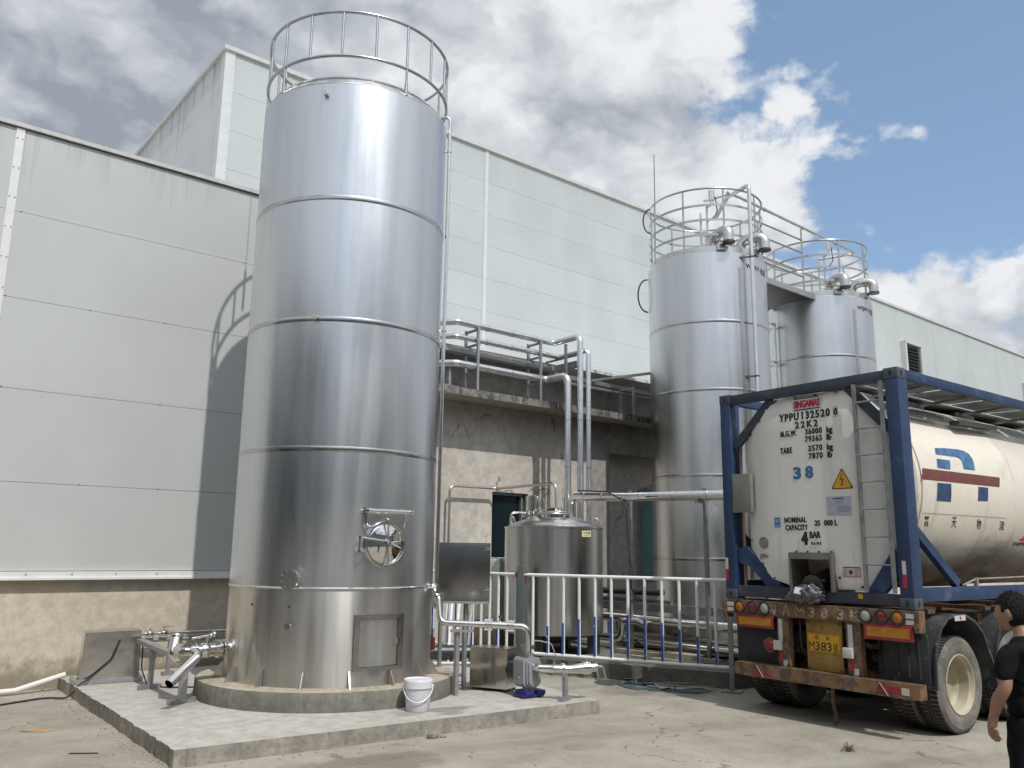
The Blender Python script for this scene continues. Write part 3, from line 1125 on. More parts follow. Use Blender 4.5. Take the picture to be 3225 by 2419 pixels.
g = G()
rx, ry = 6.14, 9.005
g.tube([(5.98, 9.14, 7.70), (6.02, 9.10, 7.80), (rx, ry, 7.83), (rx, ry, 1.22)], 0.025, 12, fillet=0.07)
r1 = thing('riser_pipe', 'steel riser pipe hooked over the rim on the right flank of the front tank', 'pipe', (rx, ry, 1.2))
g.build('pipe', MAT['polished_steel'], r1)
for z in (7.3, 4.72, 1.42):
    g = G()
    d = (T1 - Vector((rx, ry, 0)))
    d.normalize()
    g.band((rx, ry, 0), 0.027, z - 0.014, z + 0.014, 0.006, 12)
    g.cyl(Vector((rx, ry, z)) + d * 0.02, Vector((rx, ry, z)) + d * 0.10, 0.008, seg=8)
    g.build('clamp', MAT['satin_steel'], r1)
g = G()
g.tube([(6.10, 9.35, 4.86), (6.135, 9.30, 4.80), (6.135, 9.30, 0.2)], 0.018, 10, fillet=0.04)
tag(g.build('drain_pipe', MAT['satin_steel'], loc=(6.135, 9.30, 0.2)), 'thin steel pipe half the tank height tucked behind the long riser pipe', 'pipe')
g = G()
g.tube([(6.10, 8.98, 6.0), (6.09, 8.96, 1.3)], 0.006, 6)
tag(g.build('sight_tube', MAT['jacket_aluminium'], loc=(6.09, 8.96, 1.3)), 'hair thin clear level tube on the right flank of the front tank', 'tube')

# feed line from the riser to the pump
fl = thing('feed_pipe', 'bright steel feed pipe with two clamp flanges running from the front tank to the pump', 'pipe', (6.14, 8.98, 0.97))
PX = [(6.03, 8.80, 1.30), (6.03, 8.80, 0.975), (6.10, 8.65, 0.965), (6.70, 8.05, 0.965), (6.80, 7.98, 0.965), (6.80, 7.98, 0.70)]
PX = [(6.06, 8.95, 1.42), (6.04, 8.80, 1.28), (6.02, 8.72, 0.99), (6.80, 7.985, 0.965), (6.80, 7.985, 0.68)]
g = G()
g.tube(PX, 0.036, 14, fillet=0.09)
g.build('pipe', MAT['polished_steel'], fl)
dr = (Vector(PX[3]) - Vector(PX[2])).normalized()
for t in (0.55, 0.80):
    p = Vector(PX[2]) + (Vector(PX[3]) - Vector(PX[2])) * t
    g = G()
    for k in (-0.022, 0.022):
        g.cyl(p + dr * (k - 0.012), p + dr * (k + 0.012), 0.066, seg=20)
    for k in range(4):
        a = k * PI / 2 + 0.7
        u = dr.cross(Vector((0, 0, 1))).normalized()
        q = p + (u * math.cos(a) + Vector((0, 0, 1)) * math.sin(a)) * 0.072
        g.cyl(q - dr * 0.05, q + dr * 0.05, 0.009, seg=8)
    g.build('clamp_flange', MAT['polished_steel'], fl)
g = G()
p = Vector(PX[2]) + (Vector(PX[3]) - Vector(PX[2])) * 0.68
g.cyl(p - dr * 0.09, p + dr * 0.09, 0.045, seg=16)
g.cyl(p, p + Vector((0, 0, 0.10)), 0.012, seg=8)
g.obox(p + Vector((0, 0, 0.10)), (0.03, 0.03, 0.03), 0.4)
g.build('sight_valve', MAT['polished_steel'], fl)
p = Vector((6.05, 8.84, 1.28))
g = G()
for z in (1.20, 1.30):
    g.cyl((p.x, p.y, z - 0.012), (p.x, p.y, z + 0.012), 0.07, seg=20)
g.cyl((p.x, p.y, 1.15), (p.x, p.y, 1.36), 0.042, seg=16)
for k in range(4):
    a = k * PI / 2 + 0.4
    g.cyl((p.x + 0.075 * math.cos(a), p.y + 0.075 * math.sin(a), 1.17), (p.x + 0.075 * math.cos(a), p.y + 0.075 * math.sin(a), 1.34), 0.010, seg=8)
g.tube([(p.x - 0.04, p.y, 1.40), (p.x - 0.15, p.y + 0.02, 1.40)], 0.012, 8)
g.cyl((p.x, p.y, 1.36), (p.x, p.y, 1.43), 0.02, seg=10)
g.build('butterfly_valve', MAT['polished_steel'], fl)
g = G()
q = Vector(PX[2]) + (Vector(PX[3]) - Vector(PX[2])) * 0.2
g.cyl(q + dr * -0.012, q + dr * 0.012, 0.043, seg=14)
g.build('collar', MAT['satin_steel'], fl)
st = thing('pipe_stand', 'flat bar pipe stand holding up the feed pipe beside the white bucket', 'stand', (6.20, 8.59, 0.15))
g = G()
g.bar((6.19, 8.60, 0.152), (6.19, 8.60, 0.90), 0.05, 0.05, (1, 0, 0))
g.build('leg', MAT['galvanised'], st)
g = G()
g.bar((6.10, 8.62, 0.90), (6.33, 8.45, 0.90), 0.04, 0.03)
g.cyl((6.155, 8.597, 0.90), (6.155, 8.597, 0.935), 0.018, seg=10)
g.build('cross_bar', MAT['galvanised'], st)
g = G()
g.bar((6.55, 8.93, 0.152), (6.52, 8.9, 0.93), 0.045, 0.045, (1, 0, 0))
g.build('leg', MAT['galvanised'], st)

# ---------------------------------------------------------------- outlet valve set at the left flank
ov = thing('outlet_valve', 'polished valve cluster with a downward spout on the left flank of the front tank', 'valve', (3.9, 10.02, 0.70))
VD = Vector((-0.985, -0.17, -0.06)).normalized()
V0 = Vector((3.925, 10.03, 0.71))
g = G()
g.cyl(V0 - VD * 0.06, V0 + VD * 0.07, 0.062, seg=24)
for k in (0.07, 0.115):
    g.cyl(V0 + VD * (k), V0 + VD * (k + 0.028), 0.105, seg=28)
g.build('tank_flange', MAT['polished_steel'], ov)
g = G()
g.cyl(V0 + VD * 0.14, V0 + VD * 0.42, 0.062, seg=24)
g.cyl(V0 + VD * 0.20, V0 + VD * 0.26, 0.085, seg=24)
g.sphere(V0 + VD * 0.30, 0.088, 16)
g.cyl(V0 + VD * 0.36, V0 + VD * 0.40, 0.082, seg=24)
g.build('valve_body', MAT['polished_steel'], ov)
g = G()
q = V0 + VD * 0.27 + Vector((0, 0, 0.09))
g.cyl(q, q + Vector((0, 0, 0.07)), 0.018, seg=10)
g.tube([q + Vector((0, 0, 0.07)) - VD * 0.08, q + Vector((0, 0, 0.06)) + VD * 0.20], 0.016, 10)
g.sphere(q + Vector((0, 0, 0.075)) - VD * 0.08, 0.032, 10)
g.sphere(q + Vector((0, 0, 0.07)) - VD * 0.02 + Vector((0.0, -0.05, 0)), 0.028, 10)
for k in range(6):
    a = k * PI / 3
    u = VD.cross(Vector((0, 0, 1))).normalized()
    w = (u * math.cos(a) + Vector((0, 0, 1)) * math.sin(a))
    g.cyl(V0 + VD * 0.05 + w * 0.09, V0 + VD * 0.165 + w * 0.09, 0.010, seg=6)
    g.cyl(V0 + VD * 0.15 + w * 0.078, V0 + VD * 0.40 + w * 0.078, 0.008, seg=6)
g.build('lever', MAT['polished_steel'], ov)
g = G()
E1 = V0 + VD * 0.44
for k in (0.42, 0.46):
    g.cyl(V0 + VD * k, V0 + VD * (k + 0.026), 0.108, seg=28)
g.tube([V0 + VD * 0.48, V0 + VD * 0.60, V0 + VD * 0.66 + Vector((0, 0.06, 0.0)), (3.34, 10.08, 0.86)], 0.058, 18, fillet=0.08)
g.cyl((3.34, 10.08, 0.72), (3.34, 10.08, 0.86), 0.066, seg=20)
g.cyl((3.34, 10.08, 0.855), (3.34, 10.08, 0.875), 0.072, seg=20)
g.build('tee', MAT['polished_steel'], ov)
g = G()
g.cyl((3.36, 10.0, 0.68), (3.40, 9.86, 0.685), 0.115, seg=28)
for k in range(8):
    a = k * PI / 4
    g.cyl((3.352 + 0.0, 10.02, 0.68), (3.41, 9.84, 0.685), 0.02, seg=8)
g.build('front_flange', MAT['polished_steel'], ov)
g = G()
S0 = [(3.40, 9.88, 0.70), (3.47, 9.74, 0.71), (3.54, 9.62, 0.69), (3.13, 9.40, 0.42)]
S0 = [(3.40, 9.88, 0.70), (3.50, 9.70, 0.70), (3.10, 9.47, 0.43)]
g.tube(S0, 0.05, 18, fillet=0.10, caps=False)
g.tube([Vector(S0[-1]) + (Vector(S0[-2]) - Vector(S0[-1])) * 0.02, Vector(S0[-1]) + (Vector(S0[-2]) - Vector(S0[-1])) * 0.5], 0.044, 16, caps=False)
g.build('spout', MAT['polished_steel'], ov)
# beam from the pump cover to the valve and its T stands
g = G()
g.bar((3.40, 11.62, 0.665), (3.385, 9.98, 0.625), 0.10, 0.05)
g.cyl((3.36, 10.02, 0.655), (3.36, 10.02, 0.69), 0.05, seg=12)
tag(g.build('support_beam', MAT['galvanised'], loc=(3.2, 10.8, 0.64)), 'sloping steel box beam between the left steel cover and the outlet valve', 'beam')


def t_stand(name, label, x, y, z0, z1, w, foot, group=None):
    t = thing(name, label, 'stand', (x, y, z0), 0, group)
    g = G()
    g.bar((x, y, z0 + 0.03), (x, y, z1), w, w, (1, 0, 0))
    g.build('leg', MAT['galvanised'], t)
    g = G()
    g.bar((x - foot, y - foot * 0.18, z0 + 0.026), (x + foot, y + foot * 0.3, z0 + 0.026), 0.055, 0.05)
    g.build('foot', MAT['galvanised'], t)
    g = G()
    g.bar((x - foot * 0.55, y, z1 + 0.012), (x + foot * 0.55, y + 0.02, z1 + 0.012), 0.06, 0.028)
    g.build('saddle', MAT['galvanised'], t)


t_stand('pipe_stand', 'T shaped steel stand under the outlet valve nearest the front pad corner', 3.395, 9.90, 0.15, 0.585, 0.075, 0.16, 'steel T stands on the pad')
t_stand('pipe_stand', 'T shaped steel stand halfway along the sloping beam', 3.40, 11.08, 0.15, 0.59, 0.055, 0.14, 'steel T stands on the pad')
t_stand('pipe_stand', 'small T stand by the wall under the twin wall pipes', 3.93, 12.1, 0.15, 0.60, 0.05, 0.08, 'steel T stands on the pad')

# wall pipes with two valves
wp = thing('wall_pipe', 'dull steel pipe with two hand valves along the foot of the left wall', 'pipe', (3.6, 12.6, 0.65))
g = G()
g.cyl((3.02, 12.62, 0.655), (8.1, 12.62, 0.635), 0.024, seg=12)
g.build('pipe', MAT['satin_steel'], wp)
for x in (3.80, 3.985):
    g = G()
    g.sphere((x, 12.60, 0.655), 0.042, 12)
    for k in (-0.045, 0.045):
        g.cyl((x + k - 0.008, 12.60, 0.655), (x + k + 0.008, 12.60, 0.655), 0.05, seg=14)
    g.cyl((x, 12.58, 0.69), (x, 12.58, 0.735), 0.010, seg=8)
    if x > 3.9:
        g.bar((x - 0.02, 12.57, 0.738), (x + 0.13, 12.55, 0.75), 0.02, 0.008)
    g.build('valve', MAT['polished_steel'], wp)
g = G()
g.cyl((3.3, 12.66, 0.565), (8.1, 12.66, 0.545), 0.030, seg=12)
tag(g.build('wall_pipe', MAT['galvanised'], loc=(3.5, 12.66, 0.56)), 'pale lower pipe along the foot of the left wall under the valved pipe', 'pipe')

# stainless cover box on the left
bx = thing('pump_cover', 'battered stainless steel box cover standing by the left wall on the pad', 'cover', (3.12, 12.05, 0.15))
Mx = Matrix.Rotation(R(-9), 4, 'Z')


def lb(x, y, z):
    return Vector((3.15, 12.06, 0.15)) + Mx @ Vector((x, y, z))


g = G()
V = [lb(-0.33, -0.20, 0.05), lb(0.36, -0.20, 0.05), lb(0.36, 0.22, 0.05), lb(-0.33, 0.22, 0.05), lb(-0.305, -0.185, 0.615), lb(0.35, -0.185, 0.63), lb(0.35, 0.22, 0.63), lb(-0.305, 0.22, 0.615)]
b_ = bmesh.new()
vs = [b_.verts.new(v) for v in V]
for f in ((3, 2, 1, 0), (4, 5, 6, 7), (0, 1, 5, 4), (1, 2, 6, 5), (2, 3, 7, 6), (3, 0, 4, 7)):
    b_.faces.new([vs[i] for i in f])
bmesh.ops.bevel(b_, geom=b_.edges[:], offset=0.008, segments=2, affect='EDGES')
g.add(b_)
g.build('shell', MAT['sheet_steel'], bx)
g = G()
g.bar(lb(-0.40, -0.235, 0.03), lb(0.40, -0.235, 0.03), 0.05, 0.05)
g.bar(lb(-0.385, -0.21, 0.03), lb(-0.385, 0.24, 0.03), 0.05, 0.05)
g.bar(lb(0.385, -0.21, 0.03), lb(0.385, 0.24, 0.03), 0.05, 0.05)
g.build('base_frame', MAT['galvanised'], bx)
g = G()
g.tube([lb(0.10, -0.21, 0.52), lb(0.02, -0.235, 0.28), lb(-0.20, -0.26, 0.08), (2.75, 11.75, 0.165), (2.66, 11.75, 0.02), (2.45, 12.0, 0.015), (2.1, 11.85, 0.012), (1.7, 11.65, 0.012), (0.5, 11.8, 0.012)], 0.011, 8, fillet=0.15)
g.tube([(3.40, 11.5, 0.62), (3.38, 11.4, 0.35), (3.42, 11.25, 0.17), (3.6, 11.0, 0.162), (3.9, 10.85, 0.162)], 0.009, 8, fillet=0.12)
tag(g.build('cable', MAT.get('rubber') or mat('rubber', (0.03, 0.03, 0.03), 0.6, var=0.2), loc=(2.75, 11.75, 0.15)), 'thin dark cable trailing from the left steel cover over the pad edge', 'cable')
g = G()
g.tube([(0.4, 12.35, 0.035), (2.2, 12.50, 0.05), (2.78, 12.60, 0.19)], 0.035, 12)
tag(g.build('plastic_pipe', mat('white_plastic', (0.72, 0.71, 0.68), 0.35, var=0.04), loc=(2.0, 12.5, 0.03)), 'white plastic drain pipe lying at the foot of the left wall', 'pipe')

# ---------------------------------------------------------------- far silos
SR = 1.21
SC = Vector((13.83, 10.56, 0))


def make_silo(label, pos, group, wire):
    o = thing('silo', label, 'silo', (pos[0], pos[1], 0.22), 0, group)
    c = Vector((pos[0], pos[1], 0))
    g = G()
    prof = [(0, 7.80), (0.7, 7.77), (1.12, 7.715), (SR - 0.012, 7.70), (SR, 7.685)]
    prof.append((SR, 7.66))
    z = 7.3
    while z > 0.75:
        prof.append((SR, z))
        z -= 0.5
    prof += [(SR, 0.62), (SR - 0.05, 0.60), (0, 0.50)]
    g.lathe(prof, c, 112)
    g.build('shell', MAT['tank_steel'], o, sharp=25)
    for z in (6.29, 4.94, 3.30, 1.75):
        g = G()
        g.lathe([(SR + 0.0005, z - 0.031)] + [(SR + 0.003 + 0.0045 * (1 - (k / 4) ** 2), z + 0.030 * k / 4) for k in range(-4, 5)] + [(SR + 0.0005, z + 0.031)], c, 96)
        g.build('band', MAT['band_steel'], o)
    for k in range(4):
        a = 45 + 90 * k
        g = G()
        g.cyl(pc(c, SR - 0.16, a, 0.22), pc(c, SR - 0.16, a, 0.62), 0.09, seg=14)
        g.build('leg', MAT['satin_steel'], o)
    g = G()
    for z0 in (1.0, 2.6, 4.2, 5.8):
        g.obox(pc(c, SR + 0.004, -110.5, z0 + 0.8), (0.012, 0.07, 1.58), R(-110.5))
    g.build('cover_strip', MAT['band_steel'], o)
    # kick plate and guard bands
    g = G()
    g.band(c, SR - 0.055, 7.715, 7.83, 0.008, 80)
    g.build('kick_plate', MAT['satin_steel'], o)
    g = G()
    g.ring((c.x, c.y, 9.05), SR - 0.04, 0.021, 72, 10)
    g.build('guard_ring', MAT['rail_steel'], o)
    for z in (8.69, 8.38, 8.07):
        g = G()
        g.band(c, SR - 0.035, z - 0.024, z + 0.024, 0.006, 72)
        g.build('guard_band', MAT['rail_steel'], o)
    for k in range(9):
        a = -163.7 + 40 * k
        g = G()
        g.cyl(pc(c, SR - 0.05, a, 7.70), pc(c, SR - 0.05, a, 9.05), 0.019, seg=10)
        g.build('post', MAT['rail_steel'], o)
    # gooseneck vents
    for a in (-125, -84):
        rad = Vector((math.cos(R(a)), math.sin(R(a)), 0))
        tip = pc(c, SR + 0.12, a + 2, 0)
        base = pc(c, SR - 0.32, a - 8, 0)
        top = 8.13
        g = G()
        g.tube([(base.x, base.y, 7.6), (base.x, base.y, top), (tip.x, tip.y, top), (tip.x, tip.y, 7.86)], 0.105, 20, fillet=0.21, nf=12)
        v = g.build('gooseneck_vent', MAT['vent_steel'], o)
        g = G()
        g.cyl((tip.x, tip.y, 7.835), (tip.x, tip.y, 7.87), 0.122, seg=24)
        g.build('vent_screen', MAT['dark_steel'], v)
        g = G()
        q = pc(c, SR - 0.03, a - 3, 7.79)
        g.obox(q, (0.10, 0.16, 0.12), R(a))
        g.build('vent_bracket', MAT['satin_steel'], v)
    # level sensor on a short ladder post
    g = G()
    a = -146
    p1, p2 = pc(c, SR - 0.10, -146.5, 0), pc(c, SR - 0.10, -140, 0)
    g.cyl((p1.x, p1.y, 7.7), (p1.x, p1.y, 8.55), 0.021, seg=10)
    g.cyl((p2.x, p2.y, 7.7), (p2.x, p2.y, 8.60), 0.021, seg=10)
    for z in (7.9, 8.15, 8.4):
        g.cyl((p1.x, p1.y, z), (p2.x, p2.y, z), 0.012, seg=8)
    p3 = pc(c, SR - 0.10, -135, 8.72)
    g.tube([(p2.x, p2.y, 8.58), (p2.x, p2.y, 8.68), p3], 0.026, 10, fillet=0.05)
    ld = g.build('ladder_top', MAT['satin_steel'], o)
    g = G()
    g.cyl(p3, p3 + Vector((0, 0, 0.10)), 0.04, seg=14)
    g.cyl(p3 + Vector((0, 0, 0.08)), p3 + Vector((0, 0, 0.29)), 0.062, seg=18)
    g.build('level_sensor', MAT['mirror_steel'], ld)
    g = G()
    q = pc(c, SR - 0.12, -131, 8.7)
    g.tube([p3 + Vector((0, 0, 0.28)), q + Vector((0.02, 0, 0.16)), q + Vector((0.03, -0.02, -0.12)), q + Vector((-0.05, 0, -0.25)), p2 + Vector((0, 0, 8.36))], 0.011, 8, fillet=0.12)
    g.build('sensor_cable', MAT['rubber'], ld)
    if wire:
        g = G()
        w = pc(c, SR + 0.0, 150, 0)
        g.tube([(w.x - 0.11 * math.sin(PI * k / 12), w.y + 0.1 * math.sin(PI * k / 12), 8.72 + 0.27 * math.cos(PI * k / 12)) for k in range(13)], 0.015, 8)
        g.build('loose_cable', MAT['rubber'], o)
        g = G()
        w = pc(c, SR + 0.02, 128, 0)
        g.tube([(w.x - 0.17 * math.sin(PI * k / 14) ** 0.8, w.y + 0.12 * math.sin(PI * k / 14), 7.22 + 0.36 * math.cos(PI * k / 14)) for k in range(15)], 0.016, 8)
        g.build('loose_cable', MAT['rubber'], o)
    # maker's name on the shell
    mt = MAT['maroon_print']

    def on(a0, z0):
        return lambda x, y: pc(c, SR + 0.004, a0 + math.degrees(x / SR), z0 + y)
    if wire:
        a0, wz = -103.5, 7.37
    else:
        a0, wz = -106.0, 7.36
    letters('maker_name', 'WIJAV', 0.13, on(a0, wz), mt, o, width=0.40, bold=0.012, local=False)
    letters('maker_name', '维嘉', 0.14, on(a0 + 20.5, wz - 0.01), mt, o, width=0.26, bold=0.006, local=False)
    return o


mat('maroon_print', (0.13, 0.035, 0.05), 0.5)
s2 = make_silo('nearer of the two far steel silos with a tall bent pipe up its front', SC, 'twin steel silos behind the fence', True)
s3 = make_silo('farther steel silo joined by the walkway and standing behind the container', Vector((18.15, 10.56, 0)), 'twin steel silos behind the fence', False)
# bent pipe up the front of silo 2
g = G()
pa = pc(SC, SR + 0.13, -101.5, 0)
pb = pc(SC, SR + 0.02, -72, 0)
g.tube([(13.93, 10.35, 8.86), (13.75, 9.9, 9.12), (pa.x, pa.y, 9.12), (pa.x, pa.y, 0.3)], 0.042, 14, fillet=0.10)
bp = thing('riser_pipe', 'tall steel pipe bent over the railing down the front of the nearer far silo', 'pipe', (pa.x, pa.y, 0.3))
g.build('pipe', MAT['polished_steel'], bp)
for z in (7.6, 5.2, 2.8):
    g = G()
    g.band((pa.x, pa.y, 0), 0.043, z - 0.015, z + 0.015, 0.007, 14)
    g.bar((pa.x, pa.y, z), pc(SC, SR - 0.0, -110, z), 0.02, 0.03)
    g.build('clamp', MAT['dark_steel'], bp)
# walkway
wk = thing('walkway', 'steel walkway with pipe railings bridging the two far silos', 'walkway', (15.9, 10.56, 7.6))
g = G()
g.box((14.75, 9.98, 7.60), (17.05, 10.02, 7.73))
g.build('side_beam', MAT['galvanised'], wk)
g = G()
g.box((14.75, 11.2, 7.60), (17.05, 11.24, 7.73))
g.build('side_beam', MAT['galvanised'], wk)
g = G()
g.box((14.9, 10.022, 7.63), (17.1, 11.198, 7.66))
g.build('deck', MAT['dark_steel'], wk)
for y, zz2, x0, x1 in ((9.99, 8.93, 14.6, 16.62), (9.99, 8.62, 14.62, 16.62), (9.99, 8.05, 14.9, 16.62), (11.22, 8.93, 14.75, 17.2), (11.22, 8.4, 14.75, 17.2)):
    g = G()
    g.cyl((x0, y, zz2 + 0.0), (x1, y, zz2), 0.02, seg=10)
    g.build('rail', MAT['rail_steel'], wk)
for x, y in ((14.92, 9.99), (16.62, 9.99), (15.7, 11.22), (16.6, 11.22), (14.9, 11.22)):
    g = G()
    g.cyl((x, y, 7.60), (x, y, 9.2 if (x > 16.6 and y < 10.5) else 8.93), 0.02, seg=10)
    g.build('post', MAT['rail_steel'], wk)
tp = thing('transfer_pipe', 'long thin pipe running level above the walkway from silo to silo', 'pipe', (15.9, 9.75, 9.3))
g = G()
g.tube([(13.6, 9.8, 9.15), (14.0, 9.78, 9.15), (18.9, 9.95, 9.17), (18.95, 10.05, 9.17), (18.0, 10.4, 8.9)], 0.030, 10, fillet=0.05)
g.tube([(13.72, 9.8, 9.16), (13.35, 10.2, 9.02), (13.1, 9.85, 8.85)], 0.024, 10, fillet=0.05)
g.build('pipe', MAT['satin_steel'], tp)
for x in (14.95, 16.5, 18.0):
    g = G()
    g.cyl((x - 0.03, 9.79 + (x - 14) * 0.033, 9.16), (x + 0.03, 9.79 + (x - 14) * 0.033, 9.16), 0.042, seg=12)
    g.build('union', MAT['satin_steel'], tp)
# caged ladder between silos
ldr = thing('caged_ladder', 'caged steel ladder between the two far silos under the walkway', 'ladder', (16.9, 11.3, 0.3))
for dx in (0, 0.36):
    g = G()
    g.cyl((16.5 + dx, 11.25, 0.4), (16.5 + dx, 11.25, 7.55), 0.022, seg=8)
    g.build('stile', MAT['satin_steel'], ldr)
for k in range(24):
    g = G()
    g.cyl((16.5, 11.25, 0.6 + 0.29 * k), (16.86, 11.25, 0.6 + 0.29 * k), 0.012, seg=6)
    g.build('rung', MAT['satin_steel'], ldr)
for k in range(6):
    g = G()
    g.band((16.68, 11.2, 0), 0.33, 2.6 + k * 0.9, 2.65 + k * 0.9, 0.006, 18, R(180), R(360))
    g.build('cage_hoop', MAT['satin_steel'], ldr)
for a in (195, 240, 285, 330):
    g = G()
    g.bar(pc((16.68, 11.2), 0.333, a, 2.6), pc((16.68, 11.2), 0.333, a, 7.2), 0.03, 0.006, (math.cos(R(a)), math.sin(R(a)), 0))
    g.build('cage_bar', MAT['satin_steel'], ldr)
# lightning rod on the tall roof
g = G()
g.cyl((26.95, 23.25, 16.4), (26.95, 23.25, 19.4), 0.018, seg=6)
tag(g.build('lightning_rod', MAT['dark_steel'], loc=(26.95, 23.25, 16.5)), 'thin lightning rod on the tall roof edge left of the far silos', 'rod')

# ---------------------------------------------------------------- hot water tank behind the fence
M0 = Vector((9.78, 10.84, 0))
MR = 0.833
mt_ = thing('mixing_tank', 'squat stainless tank with a domed lid and small yellow label behind the fence', 'tank', (M0.x, M0.y, 0.22))
g = G()
g.lathe([(MR - 0.02, 2.262), (MR + 0.012, 2.255), (MR + 0.012, 2.235), (MR, 2.225), (MR, 1.5), (MR, 0.56), (MR - 0.01, 0.54), (MR - 0.05, 0.53), (0.1, 0.36), (0, 0.36)], M0, 96)
g.build('shell', MAT['grey_tank_steel'], mt_)
g = G()
g.lathe([(MR - 0.018, 2.262), (MR - 0.05, 2.275), (MR - 0.085, 2.30), (MR - 0.10, 2.312), (0.3, 2.455), (0.0, 2.47)], M0, 96)
g.build('cone_roof', MAT['satin_steel'], mt_)
LD = Vector((9.63, 10.68, 0))
g = G()
g.lathe([(0.232, 2.36), (0.232, 2.47), (0.262, 2.475), (0.264, 2.50), (0.255, 2.508), (0.2, 2.53), (0.08, 2.575), (0.0, 2.585)], LD, 48)
ldm = g.build('lid', MAT['polished_steel'], mt_)
g = G()
g.ring((LD.x, LD.y, 2.475), 0.268, 0.012, 48, 8)
g.bar((LD.x + 0.1, LD.y + 0.05, 2.58), (LD.x + 0.36, LD.y + 0.02, 2.56), 0.05, 0.012)
g.bar((LD.x + 0.32, LD.y + 0.02, 2.42), (LD.x + 0.33, LD.y + 0.02, 2.57), 0.05, 0.02)
g.build('lid_hinge', MAT['satin_steel'], ldm)
g = G()
SG = (9.52, 11.10)
g.cyl((SG[0], SG[1], 2.40), (SG[0], SG[1], 2.53), 0.05, seg=14)
g.cyl((SG[0], SG[1], 2.53), (SG[0], SG[1], 2.78), 0.115, seg=24)
g.cyl((SG[0], SG[1], 2.775), (SG[0], SG[1], 2.795), 0.06, seg=16)
g.cyl((SG[0] - 0.13, SG[1] + 0.0, 2.42), (SG[0] - 0.13, SG[1], 2.46), 0.07, seg=18)
g.cyl((SG[0] + 0.09, SG[1] - 0.16, 2.40), (SG[0] + 0.09, SG[1] - 0.16, 2.76), 0.03, seg=12)
g.cyl((SG[0] + 0.09, SG[1] - 0.16, 2.60), (SG[0] + 0.09, SG[1] - 0.16, 2.70), 0.045, seg=12)
g.build('breather_pot', MAT['polished_steel'], mt_)
g = G()
g.tube([(9.20, 11.28, 2.27), (9.20, 11.28, 2.50), (9.45, 11.20, 2.50)], 0.022, 10, fillet=0.06)
g.build('vent_pipe', MAT['polished_steel'], mt_)
for x, y in ((9.13, 11.22), (10.30, 10.38)):
    g = G()
    g.tube([(x, y, 2.28), (x, y, 2.40), (x + 0.03, y - 0.03, 2.43), (x + 0.05, y - 0.05, 2.38), (x + 0.05, y - 0.05, 2.29)], 0.014, 8, fillet=0.03)
    g.build('lifting_lug', MAT['satin_steel'], mt_)
for a in (-150, -60, 30, 120):
    g = G()
    p = pc(M0, MR - 0.14, a, 0)
    g.obox((p.x, p.y, 0.39), (0.18, 0.14, 0.44), R(a))
    g.build('leg', MAT['dark_steel'], mt_)
g = G()
g.band(M0, MR + 0.003, 2.095, 2.195, 0.003, 8, R(-99), R(-85.5))
lb_ = g.build('name_label', mat('label_yellow', (0.66, 0.66, 0.36), 0.5), mt_)
mat('black_print', (0.018, 0.018, 0.02), 0.6)
letters('label_text', 'T03热水罐', 0.042, lambda x, y: pc(M0, MR + 0.0075, -97.6 + math.degrees(x / MR), 2.138 + y), MAT['black_print'], lb_, width=0.155, bold=0.004, local=False)
letters('label_text', 'HOT WATER TANK', 0.012, lambda x, y: pc(M0, MR + 0.0075, -97.2 + math.degrees(x / MR), 2.112 + y), MAT['black_print'], lb_, width=0.14, local=False)
g = G()
g.tube([(8.81, 12.58, 1.2), (8.81, 12.58, 3.0), (9.90, 12.58, 3.01), (9.69, 10.70, 3.0), (9.69, 10.66, 2.44)], 0.024, 12, fillet=0.10)
cp = thing('thin_pipe', 'thin rose tinted steel pipe along the concrete wall bending down into the squat tank', 'pipe', (8.81, 12.58, 1.2))
g.build('pipe', mat('copper_steel', (0.62, 0.53, 0.47), 0.3, 1.0), cp)
g = G()
g.cyl((8.81, 12.58, 2.70), (8.81, 12.58, 2.80), 0.034, seg=12)
g.build('union', MAT['satin_steel'], cp)

# ---------------------------------------------------------------- insulated pipes and rack on the canopy
for nm, r, pts in (
    ('insulated_pipe', 0.060, [(7.0, 12.6, 5.97), (8.35, 12.55, 5.97), (8.62, 12.2, 5.97), (11.0, 12.2, 5.96), (11.0, 11.45, 5.96), (11.0, 11.45, 0.9)]),
    ('insulated_pipe', 0.049, [(7.0, 12.6, 5.70), (8.35, 12.55, 5.70), (8.62, 12.22, 5.70), (11.13, 12.2, 5.69), (11.13, 11.36, 5.69), (11.13, 11.36, 0.9)]),
    ('insulated_pipe', 0.070, [(7.0, 12.6, 5.19), (8.35, 12.5, 5.19), (8.62, 12.2, 5.19), (10.81, 12.2, 5.18), (10.81, 11.60, 5.18), (10.81, 11.60, 0.9)]),
):
    lab = {0.060: 'topmost silver jacketed pipe of the rack that drops from the highest elbow', 0.049: 'second silver jacketed pipe of the rack ending in the rightmost downpipe', 0.070: 'fattest and lowest silver jacketed pipe of the rack with the leftmost downpipe'}[r]
    t = thing(nm, lab, 'pipe', pts[3], 0, 'silver jacketed pipes on the canopy rack')
    g = G()
    g.tube(pts, r, 20, fillet=r * 1.9, nf=8)
    g.build('jacket', MAT['jacket_aluminium'], t)
    e = pts[5]
    for z in (1.6, 2.5, 3.4, 4.3):
        g = G()
        g.band((e[0], e[1], 0), r + 0.0005, z, z + 0.02, 0.003, 20)
        g.build('jacket_seam', MAT['satin_steel'], t)
    c_ = pts[3]
    for x in (9.3, 9.9, 10.5):
        g = G()
        M = Matrix.Rotation(R(90), 4, 'Y')
        g.lathe([(r + 0.0005, -0.01), (r + 0.004, -0.01), (r + 0.004, 0.01), (r + 0.0005, 0.01)], (x, c_[1] - 0.0 if r != 0.049 else 12.207, c_[2] + 0.003), 20, M=M)
        g.build('jacket_seam', MAT['satin_steel'], t)


